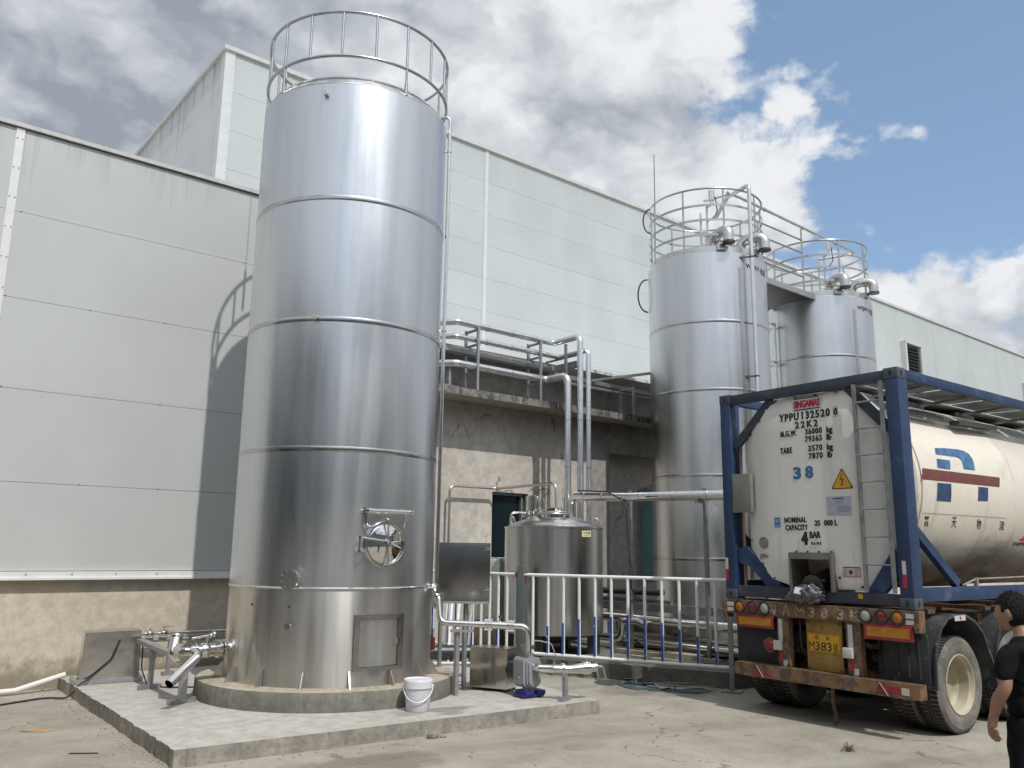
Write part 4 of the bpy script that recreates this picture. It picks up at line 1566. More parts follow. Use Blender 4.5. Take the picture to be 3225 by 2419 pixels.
def rack_frame(label, x, arms):
    t = thing('rack_frame', label, 'frame', (x, 12.3, 4.735), 0, 'pipe rack frames on the canopy')
    for y in (12.14, 12.52):
        g = G()
        g.bar((x, y, 4.736), (x, y, 5.93 if arms else 5.35), 0.045, 0.045, (1, 0, 0))
        g.build('post', MAT['galvanised'], t)
    for z in ((5.885, 5.60, 5.09) if arms else (5.33,)):
        g = G()
        g.bar((x, 12.165, z), (x, 12.495, z), 0.04, 0.035)
        g.build('cross_arm', MAT['galvanised'], t)


rack_frame('steel rack frame on the canopy nearest the front tank', 9.05, True)
rack_frame('steel rack frame on the canopy just left of the pipe elbows', 10.59, True)
rack_frame('low steel frame on the canopy beside the middle silo', 13.25, False)
g = G()
g.bar((11.06, 11.6, 5.62), (11.06, 12.5, 5.62), 0.04, 0.03)
g.bar((10.93, 11.78, 0.25), (10.93, 11.78, 5.85), 0.045, 0.045, (1, 0, 0))
g.bar((10.8, 11.72, 2.2), (11.2, 11.72, 2.2), 0.03, 0.03)
g.bar((10.8, 11.72, 3.6), (11.2, 11.72, 3.6), 0.03, 0.03)
tag(g.build('support_post', MAT['dull_frame_steel'], loc=(10.93, 11.78, 0.25)), 'tall thin steel post standing behind the three silver downpipes', 'post')
g = G()
for a, b in (((8.0, 12.47, 5.52), (11.25, 12.47, 5.50)), ((11.25, 12.47, 5.50), (11.25, 11.75, 5.50))):
    g.bar(a, b, 0.14, 0.11)
tag(g.build('cable_tray', MAT['galvanised'], loc=(9.5, 12.47, 5.5)), 'galvanised cable tray running behind the silver pipes on the canopy', 'tray')
g = G()
g.bar((11.3, 12.62, 5.42), (19, 12.62, 5.34), 0.16, 0.09)
g.bar((11.3, 12.30, 5.22), (19, 12.30, 5.18), 0.10, 0.05)
g.bar((12.4, 12.55, 5.44), (13.2, 11.3, 5.55), 0.05, 0.05)
tag(g.build('cable_tray', MAT['dull_frame_steel'], loc=(13, 12.6, 5.4)), 'darker tray and strut on the canopy right of the downpipes', 'tray')
g = G()
g.bar((8.55, 12.35, 4.738), (8.55, 12.35, 5.15), 0.10, 0.05, (1, 0, 0))
g.bar((8.4, 12.3, 4.765), (9.0, 12.4, 4.765), 0.08, 0.05)
tag(g.build('steel_offcut', MAT['galvanised'], loc=(8.55, 12.35, 4.738)), 'short upright galvanised channel on the canopy beside the front tank', 'channel')

ip = thing('insulated_pipe', 'level silver jacketed pipe with a black arrow running toward the container', 'pipe', (10.75, 10.0, 2.78))
g = G()
g.tube([(10.75, 11.42, 1.2), (10.75, 11.42, 2.86), (10.75, 10.0, 2.79), (10.75, 7.35, 2.728), (12.6, 7.3, 2.72)], 0.078, 20, fillet=0.15, nf=8)
g.build('jacket', MAT['jacket_aluminium'], ip)
g = G()
for y in (11.05, 10.6, 9.7, 9.0, 8.3, 7.7):
    zc = 2.79 + (y - 10.0) * (0.049 if y > 10 else 0.0233)
    M = Matrix.Rotation(R(-90), 4, 'X')
    g.lathe([(0.0785, -0.012), (0.0815, -0.012), (0.0815, 0.012), (0.0785, 0.012)], (10.75, y, zc), 20, M=M)
g.build('jacket_seam', MAT['satin_steel'], ip)
g = G()
g.box((10.668, 9.22, 2.752), (10.672, 9.56, 2.792))
fl_ = g.build('flow_label', mat('label_pale', (0.62, 0.62, 0.50), 0.5), ip)
g = G()
g.prism([(9.54, 2.772), (9.46, 2.788), (9.46, 2.777), (9.25, 2.777), (9.25, 2.767), (9.46, 2.767), (9.46, 2.756)], (10.664, 0, 0), (0, 1, 0), (0, 0, 1), (0.003, 0, 0))
g.build('flow_arrow', MAT['black_print'], fl_)
for y, lab in ((10.09, 'steel post with a black cable carrying the level silver pipe'), (8.48, 'steel post nearest the container carrying the level silver pipe')):
    g = G()
    zc = 2.79 + (y - 10.0) * (0.049 if y > 10 else 0.0233)
    g.bar((10.88, y, 0.222), (10.88, y, zc + 0.12), 0.055, 0.055, (1, 0, 0))
    g.bar((10.66, y, zc - 0.10), (10.92, y, zc - 0.10), 0.05, 0.04)
    tag(g.build('pipe_post', MAT['dull_frame_steel'], loc=(10.88, y, 0.222)), lab, 'post', 'posts under the level silver pipe')
g = G()
g.tube([(10.72, 11.2, 2.955), (10.70, 10.45, 2.90), (10.66, 10.1, 2.75), (10.68, 9.98, 2.6), (10.70, 9.98, 2.0), (10.68, 9.86, 1.54), (10.70, 9.93, 1.30), (10.9, 10.0, 1.1)], 0.012, 8, fillet=0.12)
tag(g.build('cable', MAT['rubber'], loc=(10.7, 10, 2)), 'black cable drooping from the level silver pipe down its post', 'cable')
# low pipework behind the fence
for r, x, z, lab in ((0.075, 10.98, 0.755, 'upper bright pipe low behind the blue and white fence'), (0.065, 11.0, 0.40, 'lower bright pipe just above the kerb behind the fence')):
    g = G()
    g.tube([(x + 0.5, 11.9, z), (x, 11.8, z), (x, 7.6, z), (x + 0.3, 6.4, z)], r, 16, fillet=0.15)
    tag(g.build('steel_pipe', MAT['polished_steel'], loc=(x, 9.5, z)), lab, 'pipe', 'low pipes behind the fence')
g = G()
g.tube([(10.9, 10.55, 0.40), (10.9, 10.35, 0.42), (10.9, 10.3, 0.75)], 0.07, 14, fillet=0.1)
g.tube([(10.9, 10.30, 0.70), (10.9, 9.95, 0.72), (10.88, 9.72, 0.66)], 0.06, 14, fillet=0.1)
tag(g.build('pipe_elbow', MAT['jacket_aluminium'], loc=(10.9, 10.4, 0.4)), 'shiny jacketed pipe elbow beside the squat tank foot', 'pipe')
g = G()
g.bar((11.15, 12.0, 0.93), (11.15, 7.2, 0.96), 0.07, 0.13)
g.bar((11.35, 12.0, 1.02), (11.35, 9.6, 1.02), 0.07, 0.09)
tag(g.build('steel_channel', MAT['dull_frame_steel'], loc=(11.15, 10, 0.95)), 'dull steel channel rail above the low bright pipes', 'rail')
g = G()
g.cyl((11.3, 11.6, 1.17), (11.3, 9.75, 1.19), 0.055, seg=14)
tag(g.build('rubber_hose', MAT['rubber'], loc=(11.3, 10.5, 1.18)), 'black rubber lagged pipe above the steel channel', 'hose')
g = G()
g.box((11.35, 7.6, 0.26), (11.9, 10.9, 0.66), 0.01)
tag(g.build('steel_trough', MAT['sheet_steel'], loc=(11.5, 9, 0.25)), 'stainless trough between the low bright pipes', 'trough')
g = G()
g.bar((10.6, 10.2, 0.26), (10.75, 8.2, 0.26), 0.10, 0.06)
g.bar((10.3, 9.6, 0.24), (10.45, 8.3, 0.24), 0.12, 0.04)
g.obox((10.75, 8.9, 0.27), (0.25, 0.7, 0.10), 0.1)
tag(g.build('plank_pile', mat('old_wood', (0.30, 0.25, 0.19), 0.8, var=0.25, vs=6), loc=(10.6, 9, 0.22)), 'old planks lying on the kerb slab behind the fence', 'planks')

# IBC tote
ib = thing('liquid_tote', 'white caged liquid tote peeping out between the dark doorway and squat tank', 'tote', (9.75, 12.25, 0.17))
g = G()
g.box((9.42, 11.83, 0.62), (10.3, 12.63, 1.70), 0.05)
g.build('bottle', mat('tote_white', (0.66, 0.70, 0.63), 0.4), ib)
g = G()
for z in (0.75, 1.0, 1.25, 1.48, 1.715):
    g.tube([(9.38, 11.79, z), (10.34, 11.79, z), (10.34, 12.67, z), (9.38, 12.67, z)], 0.012, 8, closed=True)
for k in range(5):
    for p in ((9.38 + 0.24 * k, 11.79), (9.38, 11.79 + 0.22 * k)):
        g.cyl((p[0], p[1], 0.6), (p[0], p[1], 1.72), 0.012, seg=8)
g.build('cage', mat('tote_cage', (0.62, 0.65, 0.60), 0.45, 0.2), ib)
g = G()
g.box((9.36, 11.77, 0.172), (10.36, 12.69, 0.60), 0.01)
g.build('pallet', MAT['old_wood'], ib)

# ---------------------------------------------------------------- fence
mat('fence_white', (0.78, 0.78, 0.76), 0.35, var=0.04, vs=8)


def blue_fn(N, p, pos, obj):
    n = N.noise(pos, 16, 4, 0.6)
    c = N.mix(N.ramp(n, 0.66, 0.68), (0.022, 0.085, 0.36), (0.6, 0.62, 0.66))
    N.put(p.inputs['Base Color'], c)


mat('fence_blue', rough=0.35, fn=blue_fn)
mat('red_plastic', (0.40, 0.03, 0.03), 0.5)


def fence_panel(label, a, b, n, fr, skip=0.05):
    a, b = Vector(a), Vector(b)
    d = (b - a)
    L = d.length
    d.normalize()
    nrm = Vector((-abs(d.y), -d.x if d.y < 0 else d.x, 0)).normalized()
    t = thing('safety_fence', label, 'fence', (a.x, a.y, 0), 0, 'white and blue tube fence panels')
    for z, r in ((1.49, 0.026), (0.315, 0.026)):
        g = G()
        g.cyl(a + Vector((0, 0, z)) + d * 0.03, b + Vector((0, 0, z)) - d * 0.03, r, seg=14)
        g.build('rail', MAT['fence_white'], t)
    for i in range(n):
        s = skip + (1 - 2 * skip) * i / (n - 1)
        p = a + d * (L * s)
        g = G()
        g.cyl((p.x, p.y, 0.33), (p.x, p.y, 1.48), 0.0235, seg=12)
        bl = g.build('baluster', MAT['fence_white'], t)
        f = fr[i % len(fr)]
        if f > 0:
            z0, z1 = 0.345, 0.33 + 1.15 * f
            g = G()
            c = Vector((p.x, p.y, 0)) + nrm * 0.0240
            g.obox((c.x, c.y, (z0 + z1) / 2), (0.006, 0.033, z1 - z0), math.atan2(nrm.y, nrm.x))
            g.build('blue_strip', MAT['fence_blue'], bl)
    return t


F0, F1, F2 = (8.70, 10.39, 0), (10.02, 7.44, 0), (8.30, 12.6, 0)
fence_panel('white tube fence panel with blue lower strips in front of the squat tank', F0, F1, 12, [0.0, 0.35, 0.40, 0.46, 0.50, 0.51, 0.54, 0.51, 0.47, 0.40, 0.33, 0.17], 0.062)
fence_panel('white tube fence panel running back to the wall behind the hanging cabinet', F2, F0, 12, [0.75, 0.7, 0.8, 0.5, 0.72, 0.0, 0.78, 0.0, 0.0, 0.3, 0.0, 0.0], 0.05)
po = thing('fence_post', 'flat grey green fence post with red caps between the two fence panels', 'post', (8.70, 10.39, 0))
g = G()
g.obox((8.70, 10.39, 0.86), (0.10, 0.115, 1.52), R(24), 0.004)
g.build('post', mat('post_grey_green', (0.105, 0.125, 0.12), 0.5, var=0.12, vs=8), po)
for s in (-1, 1):
    g = G()
    dd = (Vector(F1) - Vector(F0)).normalized()
    q = Vector((8.70, 10.39, 1.49)) + dd * (0.075 * s)
    g.obox(q, (0.06, 0.035, 0.07), math.atan2(dd.y, dd.x))
    g.build('red_cap', MAT['red_plastic'], po)
pe = thing('fence_post', 'square galvanised fence post with a base plate beside the container', 'post', (10.02, 7.44, 0))
g = G()
g.obox((10.02, 7.44, 0.76), (0.06, 0.06, 1.50), R(24))
g.build('post', MAT['dull_frame_steel'], pe)
g = G()
g.obox((10.02, 7.44, 0.012), (0.26, 0.26, 0.016), R(24))
g.build('base_plate', MAT['dull_frame_steel'], pe)

# leaning rods and pipes between the front tank and the squat tank
lr = thing('leaning_bars', 'loose bundle of pale bars leaning against the fence behind the feed pipe', 'bars', (7.9, 11.2, 0.152))
for x0, y0, x1, y1, z1 in ((7.95, 11.35, 8.26, 11.75, 1.28), (7.82, 11.08, 8.22, 11.55, 1.30), (7.88, 11.0, 8.28, 11.42, 1.26), (8.05, 10.9, 8.36, 11.2, 1.2)):
    g = G()
    g.bar((x0, y0, 0.165), (x1, y1, z1), 0.035, 0.035)
    g.build('bar', MAT['galvanised'] if x0 > 7.9 else MAT['fence_white'], lr)
g = G()
g.tube([(7.3, 11.1, 0.18), (8.0, 10.6, 0.18), (8.15, 10.35, 0.19)], 0.022, 10, fillet=0.1)
tag(g.build('plastic_pipe', MAT['white_plastic'], loc=(7.7, 10.8, 0.18)), 'white plastic pipe lying on the pad behind the front tank', 'pipe')
g = G()
g.cyl((7.4, 11.4, 0.30), (8.2, 10.9, 0.30), 0.11, seg=18)
tag(g.build('lagged_pipe', MAT['dark_steel'], loc=(7.8, 11.1, 0.2)), 'dark fat pipe lying on the pad behind the leaning bars', 'pipe')
g = G()
g.cyl((6.80, 10.12, 0.50), (6.80, 10.12, 0.66), 0.09, seg=16)
g.cyl((6.80, 10.12, 0.66), (6.80, 10.12, 0.70), 0.06, seg=16)
g.cyl((6.80, 10.12, 0.15), (6.80, 10.12, 0.50), 0.04, seg=16)
tag(g.build('red_valve', mat('red_valve_paint', (0.38, 0.075, 0.04), 0.5, var=0.2), loc=(6.80, 10.12, 0.15)), 'red painted valve body half hidden behind the right flank of the front tank', 'valve')

# hanging cabinet
cb = thing('control_cabinet', 'dark stainless control cabinet on thin legs right of the front tank', 'cabinet', (6.75, 9.25, 0.15))
A, B = Vector((6.43, 9.47, 0)), Vector((7.03, 9.05, 0))
cd_ = (B - A).normalized()
cn = Vector((-cd_.y, cd_.x, 0))
if cn.y < 0:
    cn = -cn
mat('cabinet_steel', (0.25, 0.245, 0.24), 0.26, 1.0, var=0.15, vs=3)
g = G()
Mx = Matrix((cd_, cn, Vector((0, 0, 1)))).transposed().to_4x4()
Mx.translation = A
g.box((0, 0, 1.20), ((B - A).length, 0.24, 1.955), 0.006, Mx)
g.build('body', MAT['cabinet_steel'], cb)
g = G()
g.box((0.015, -0.012, 1.225), ((B - A).length - 0.015, -0.001, 1.935), 0.003, Mx)
dr_ = g.build('door', MAT['cabinet_steel'], cb)
for z in (1.86, 1.34):
    g = G()
    g.box(((B - A).length - 0.07, -0.025, z), ((B - A).length - 0.005, -0.013, z + 0.035), 0.004, Mx)
    g.build('hinge', MAT['polished_steel'], dr_)
g = G()
g.box((0.0, 0.0, 1.165), ((B - A).length, 0.24, 1.196), 0.0, Mx)
g.build('bottom_frame', MAT['galvanised'], cb)
for x, y in ((0.09, 0.12), (0.42, 0.12)):
    g = G()
    p = Mx @ Vector((x, y, 0))
    g.bar((p.x, p.y, 0.152), (p.x, p.y, 1.164), 0.04, 0.04, (1, 0, 0))
    g.build('leg', MAT['galvanised'], cb)

# ---------------------------------------------------------------- pump with its steel cover
bx2 = thing('pump_cover', 'clean stainless steel box cover behind the grey pump', 'cover', (6.85, 8.7, 0.15))
A, B, C_ = Vector((6.60, 8.88, 0)), Vector((6.815, 8.40, 0)), Vector((7.10, 8.53, 0))
D_ = A + C_ - B
g = G()
b_ = bmesh.new()
vs = [b_.verts.new((p.x, p.y, z)) for z in (0.185, 0.665) for p in (A, B, C_, D_)]
for f in ((3, 2, 1, 0), (4, 5, 6, 7), (0, 1, 5, 4), (1, 2, 6, 5), (2, 3, 7, 6), (3, 0, 4, 7)):
    b_.faces.new([vs[i] for i in f])
bmesh.ops.bevel(b_, geom=b_.edges[:], offset=0.006, segments=2, affect='EDGES')
g.add(b_)
g.build('shell', MAT['sheet_steel'], bx2)
g = G()
for p in (A, B, C_, D_):
    q = p + (A + C_ - p * 2) * 0.08
    g.cyl((q.x, q.y, 0.151), (q.x, q.y, 0.19), 0.02, seg=8)
g.build('foot', MAT['dark_steel'], bx2)

pu = thing('pump', 'grey cast iron pump on a blue base under the feed pipe elbow', 'pump', (6.86, 8.05, 0.15), R(-4))
mat('pump_grey', (0.34, 0.355, 0.365), 0.38, 0.3, var=0.06, vs=6, bump=0.15, bs=60)
mat('pump_blue', (0.025, 0.028, 0.16), 0.45, var=0.15)


def stad(w, z0, z1, r, n=6):
    P = []
    for cx_, cz, a0 in ((w - r, z0 + r, -90), (w - r, z1 - r * 0.5, 0), (-w + r, z1 - r * 0.5, 90), (-w + r, z0 + r, 180)):
        rr = r if cz < (z0 + z1) / 2 else r * 0.5
        cx2 = (w - rr) if cx_ > 0 else (-w + rr)
        for k in range(n + 1):
            a = R(a0 + 90 * k / n)
            P.append((cx2 + rr * math.cos(a), cz + rr * math.sin(a)))
    return P


# pump local frame: x right, y back (+Y), z up
g = G()
g.prism(stad(0.125, 0.105, 0.455, 0.10), (-0.01, 0.12, 0), (1, 0, 0), (0, 0, 1), (0, -0.20, 0))
g.prism(stad(0.105, 0.115, 0.435, 0.09), (-0.0, -0.081, 0), (1, 0, 0), (0, 0, 1), (0, -0.03, 0))
g.prism(stad(0.088, 0.135, 0.415, 0.075), (-0.0, -0.112, 0), (1, 0, 0), (0, 0, 1), (0, -0.03, 0))
g.cyl((0, 0.02, 0.45), (0, 0.02, 0.48), 0.075, seg=20)
g.prism([(-0.085, 0.05), (0.085, 0.05), (0.05, 0.13), (-0.05, 0.13)], (0, 0.03, 0), (1, 0, 0), (0, 0, 1), (0, -0.10, 0))
g.cyl((-0.15, 0.0, 0.22), (-0.12, 0.0, 0.22), 0.02, seg=10)
g.build('casing', MAT['pump_grey'], pu, local=True)
g = G()
g.cyl((0, 0.02, 0.48), (0, 0.02, 0.56), 0.048, seg=18)
g.cyl((0, 0.02, 0.545), (0, 0.02, 0.565), 0.085, seg=24)
g.cyl((0, 0.02, 0.57), (0, 0.02, 0.59), 0.085, seg=24)
g.build('top_flange', MAT['satin_steel'], pu, local=True)
for k in range(4):
    a = PI / 4 + k * PI / 2
    g = G()
    g.cyl((0.068 * math.cos(a), 0.02 + 0.068 * math.sin(a), 0.45), (0.068 * math.cos(a), 0.02 + 0.068 * math.sin(a), 0.505), 0.009, seg=6)
    g.build('bolt', MAT['satin_steel'], pu, local=True)
g = G()
g.box((-0.16, -0.12, 0.012), (0.16, 0.10, 0.045), 0.008)
g.box((-0.13, -0.135, 0.035), (-0.01, 0.09, 0.085), 0.012)
g.box((0.05, -0.135, 0.035), (0.165, 0.09, 0.085), 0.012)
g.build('base', MAT['pump_blue'], pu, local=True)
g = G()
g.cyl((0, 0.12, 0.27), (0.02, 0.42, 0.27), 0.10, seg=20)
g.build('bearing_housing', MAT['dark_steel'], pu, local=True)
sp = thing('suction_pipe', 'short steel pipe with a clamp and cam coupling sticking out of the pump face', 'pipe', (7.0, 7.65, 0.5))
g = G()
g.tube([(6.84, 7.96, 0.50), (6.845, 7.80, 0.50), (6.92, 7.66, 0.505), (7.10, 7.55, 0.50)], 0.048, 16, fillet=0.07)
g.cyl((7.08, 7.562, 0.50), (7.23, 7.48, 0.51), 0.045, 0.066, seg=18)
g.cyl((7.23, 7.48, 0.51), (7.30, 7.44, 0.515), 0.072, seg=20)
g.build('pipe', MAT['polished_steel'], sp)
g = G()
g.cyl((7.00, 7.615, 0.503), (7.03, 7.60, 0.503), 0.068, seg=18)
g.tube([(6.98, 7.60, 0.56), (7.06, 7.57, 0.50), (7.04, 7.58, 0.44)], 0.016, 8)
g.build('clamp', MAT['polished_steel'], sp)
g = G()
g.cyl((7.295, 7.443, 0.515), (7.375, 7.40, 0.52), 0.050, seg=16)
for s in (-1, 1):
    g.tube([(7.34 + 0.02 * s, 7.42 + 0.05 * s, 0.54), (7.42, 7.40 + 0.06 * s, 0.53), (7.45, 7.39 + 0.06 * s, 0.40)], 0.012, 8, fillet=0.03)
g.cyl((7.265, 7.46, 0.56), (7.265, 7.46, 0.62), 0.014, seg=8)
g.build('cam_coupling', MAT['satin_steel'], sp)
t_stand('pipe_stand', 'T shaped steel stand under the suction pipe at the pad corner', 7.035, 7.585, 0.15, 0.425, 0.05, 0.10, 'steel T stands on the pad')
g = G()
g.tube([(6.86, 7.97, 0.80), (6.92, 7.93, 0.80), (7.05, 7.85, 0.77), (7.10, 7.82, 0.62), (7.06, 7.82, 0.50)], 0.006, 6, fillet=0.06)
tag(g.build('sample_tube', MAT['jacket_aluminium'], loc=(7, 7.9, 0.7)), 'thin curled tube hanging off the feed pipe above the pump', 'tube')

# ---------------------------------------------------------------- bucket and litter
bk = thing('bucket', 'white lidded plastic bucket with a wire handle on the pad edge', 'bucket', (5.30, 8.06, 0.15), R(-35))
mat('bucket_white', (0.70, 0.70, 0.74), 0.30, var=0.02)
g = G()
g.lathe([(0, 0), (0.120, 0.0), (0.126, 0.008), (0.142, 0.23), (0.144, 0.24)], (0, 0, 0.001), 40)
g.build('pail', MAT['bucket_white'], bk, local=True)
g = G()
g.lathe([(0.144, 0.235), (0.156, 0.24), (0.157, 0.285), (0.158, 0.30), (0.160, 0.315), (0.153, 0.326), (0.147, 0.318), (0.0, 0.314)], (0, 0, 0.001), 40)
g.build('lid', MAT['bucket_white'], bk, local=True)
g = G()
P = []
for k in range(13):
    a = -PI / 2 + PI * k / 12
    P.append((0.158 * math.sin(a), -0.158 * math.cos(a) * 1.0, 0.255 - 0.15 * math.cos(a)))
g.tube(P, 0.006, 8)
g.cyl((-0.166, 0, 0.255), (-0.150, 0, 0.255), 0.016, seg=10)
g.cyl((0.150, 0, 0.255), (0.166, 0, 0.255), 0.016, seg=10)
g.build('handle', MAT['bucket_white'], bk, local=True)
g = G()
g.lathe([(0.1365, 0.10), (0.1445, 0.20)], (0, 0, 0.001), 8, a0=R(-62), a1=R(-20))
g.build('faded_label', mat('faded_paper', (0.62, 0.62, 0.60), 0.6), bk, local=True)


def flat_bit(name, label, cat, x, y, pts, m, th=0.006, z=0.004, tilt=0.0, group=None):
    g = G()
    b = bmesh.new()
    M = Matrix.Translation((x, y, z)) @ Matrix.Rotation(tilt, 4, 'X')
    A = [b.verts.new(M @ Vector((p[0], p[1], 0))) for p in pts]
    B = [b.verts.new(M @ Vector((p[0], p[1], th))) for p in pts]
    b.faces.new(A[::-1])
    b.faces.new(B)
    for i in range(len(pts)):
        b.faces.new((A[i], A[(i + 1) % len(pts)], B[(i + 1) % len(pts)], B[i]))
    g.add(b)
    return tag(g.build(name, m, loc=(x, y, z)), label, cat, group)


mat('cardboard', (0.36, 0.24, 0.14), 0.8, var=0.2, vs=10)
flat_bit('cardboard_scrap', 'brown scrap of cardboard on the ground at the left', 'scrap', 2.06, 10.03, [(-0.20, 0.05), (-0.02, 0.10), (0.17, -0.10), (0.0, -0.14)], MAT['cardboard'], tilt=0.06)
flat_bit('twig', 'thin dark stick on the ground near the pad corner', 'stick', 2.15, 8.75, [(-0.10, 0.05), (0.11, -0.09), (0.10, -0.10), (-0.11, 0.035)], MAT['dark_steel'])


def stone(label, x, y, r, z=0.0, group=None):
    g = G()
    b = bmesh.new()
    bmesh.ops.create_icosphere(b, subdivisions=2, radius=r)
    for v in b.verts:
        n = 1 + 0.25 * math.sin(v.co.x * 31 + x * 9) + 0.2 * math.sin(v.co.y * 43 + y * 7)
        v.co = Vector((v.co.x * n * 1.3 + x, v.co.y * n + y, v.co.z * 0.7 * n + z + r * 0.5))
    g.add(b)
    tag(g.build('stone', MAT['pad_edge_concrete'], sharp=20, loc=(x, y, z)), label, 'stone', group)


stone('largest loose stone lying by the front edge of the pad', 5.09, 7.44, 0.045)
stone('small stone right of the largest loose stone by the pad', 5.19, 7.40, 0.022)
rng = random.Random(3)
g = G()
for k in range(150):
    a = rng.random()
    side = rng.random()
    if side < 0.45:
        x, y = 2.62 - abs(rng.gauss(0, 0.10)), 7.7 + rng.random() * 5
    elif side < 0.8:
        x, y = 2.6 + rng.random() * 4.8, 7.62 - abs(rng.gauss(0, 0.12)) - 0.07 * (rng.random())
    else:
        x, y = rng.uniform(1.5, 9), rng.uniform(4.5, 9)
        if 2.5 < x < 7.5 and y > 7.3:
            continue
    r = rng.uniform(0.004, 0.012)
    b = bmesh.new()
    bmesh.ops.create_icosphere(b, subdivisions=1, radius=r)
    for v in b.verts:
        v.co = Vector((v.co.x * 1.3 + x, v.co.y + y, v.co.z * 0.7 + r * 0.4))
    g.add(b)
gv = g.build('gravel', MAT['pad_edge_concrete'], sharp=20)
gv['kind'] = 'stuff'
# broken glass and metal strips by the fence
mat('glass_sheet', (0.10, 0.13, 0.125), 0.06, spec=0.8)
rng = random.Random(11)
k = 0
for (x, y, L, w, an, m, lab) in (
    (9.45, 8.75, 0.55, 0.05, 0.2, 'jacket_aluminium', 'bright metal strip farthest left in the glass litter by the fence'),
    (9.62, 8.35, 0.75, 0.06, -0.75, 'jacket_aluminium', 'longest bright metal strip in the glass litter by the fence'),
    (9.72, 8.85, 0.5, 0.09, -0.55, 'jacket_aluminium', 'wide bent metal strip nearest the kerb in the litter by the fence'),
    (9.82, 7.85, 0.4, 0.05, -0.9, 'galvanised', 'dull metal strip beside the end post of the fence')):
    g = G()
    d = Vector((math.cos(an), math.sin(an), 0))
    g.bar(Vector((x, y, 0.035)) - d * L / 2, Vector((x, y, 0.05)) + d * L / 2, w, 0.008, (0, 0.2, 1))
    tag(g.build('metal_strip', MAT[m], loc=(x, y, 0.03)), lab, 'strip', 'metal strips in the litter')
for (x, y, s, lab) in ((9.30, 8.55, 0.42, 'large grey glass sheet lying at the left of the litter by the fence'), (9.45, 8.15, 0.36, 'grey glass sheet in the middle of the litter by the fence'), (9.62, 7.80, 0.30, 'grey glass sheet nearest the container in the litter by the fence'), (9.15, 8.95, 0.30, 'grey glass sheet farthest left under the suction pipe')):
    pts = []
    for j in range(6):
        a = j * PI / 3 + rng.uniform(-0.3, 0.3)
        pts.append((s * rng.uniform(0.6, 1.0) * math.cos(a), s * rng.uniform(0.6, 1.0) * math.sin(a)))
    flat_bit('glass_sheet', lab, 'glass', x, y, pts, MAT['glass_sheet'], 0.008, 0.006, rng.uniform(0.0, 0.03), 'glass sheets in the litter')

# a dry weed in the crack by the truck
wd = thing('weed', 'dry pale weed growing from a crack in front of the rear truck wheel', 'weed', (8.02, 4.62, 0))
rng = random.Random(21)
g = G()
for k in range(34):
    a = rng.uniform(0, 2 * PI)
    L = rng.uniform(0.05, 0.13)
    t = rng.uniform(0.2, 0.9)
    p0 = Vector((8.02 + rng.gauss(0, 0.035), 4.62 + rng.gauss(0, 0.02), 0.0))
    d = Vector((math.cos(a), math.sin(a), 0))
    p1_ = p0 + d * L * t * 0.6 + Vector((0, 0, L * 0.55))
    p2_ = p0 + d * L * t * 1.5 + Vector((0, 0, L * 0.6))
    sd = Vector((-d.y, d.x, 0)) * 0.005
    g.quadmesh([p0 - sd, p0 + sd, p1_ + sd * 0.8, p1_ - sd * 0.8, p2_], [(0, 1, 2, 3), (3, 2, 4)])
g.build('leaves', mat('dry_leaf', (0.17, 0.15, 0.075), 0.7, var=0.3, vs=40), wd)

rng = random.Random(8)
for k in range(14):
    x, y = rng.uniform(9.05, 9.75), 0
    y = 8.95 - (x - 9.05) * 1.75 + rng.gauss(0, 0.18)
    s = rng.uniform(0.05, 0.14)
    pts = sorted([(s * rng.uniform(0.4, 1) * math.cos(a), s * rng.uniform(0.4, 1) * math.sin(a)) for a in [rng.uniform(0, 2 * PI) for _ in range(4)]], key=lambda q: math.atan2(q[1], q[0]))
    flat_bit('glass_shard', 'small sharp shard in the broken glass litter by the fence', 'shard', x, y, pts, MAT['jacket_aluminium' if k % 3 == 0 else 'glass_sheet'], 0.006, 0.02 + rng.random() * 0.02, rng.uniform(-0.35, 0.35), 'glass shards in the litter')

# ---------------------------------------------------------------- tank container on its trailer
CO, CRZ = Vector((8.935, 4.311, 1.309)), -0.0357


def frame_fn(base, rust, lo=0.62):
    def fn(N, p, pos, obj):
        a = N.noise(obj, 2.2, 6, 0.65)
        b = N.noise(N.vmath('ADD', obj, (4, 2, 7)), 9, 7, 0.7)
        c = scale_col(N, base, N.ramp(a, 0.3, 0.7, 0.75, 1.2))
        c = N.mix(N.ramp(a, 0.55, 0.75, 0.0, 0.35), c, (0.20, 0.20, 0.20))
        c = N.mix(N.ramp(b, lo, lo + 0.07, 0.0, 0.85), c, rust)
        N.put(p.inputs['Base Color'], c)
        N.put(p.inputs['Roughness'], N.ramp(b, 0.3, 0.7, 0.42, 0.75))
        bumpin(N, p, b, 0.25, 0.006)
    return fn


mat('frame_blue', rough=0.5, fn=frame_fn((0.020, 0.045, 0.108), (0.10, 0.075, 0.06), 0.63))
mat('frame_blue_dirty', rough=0.6, fn=frame_fn((0.030, 0.041, 0.066), (0.05, 0.046, 0.042), 0.50))
mat('frame_casting', rough=0.6, fn=frame_fn((0.07, 0.085, 0.11), (0.10, 0.08, 0.06), 0.6))


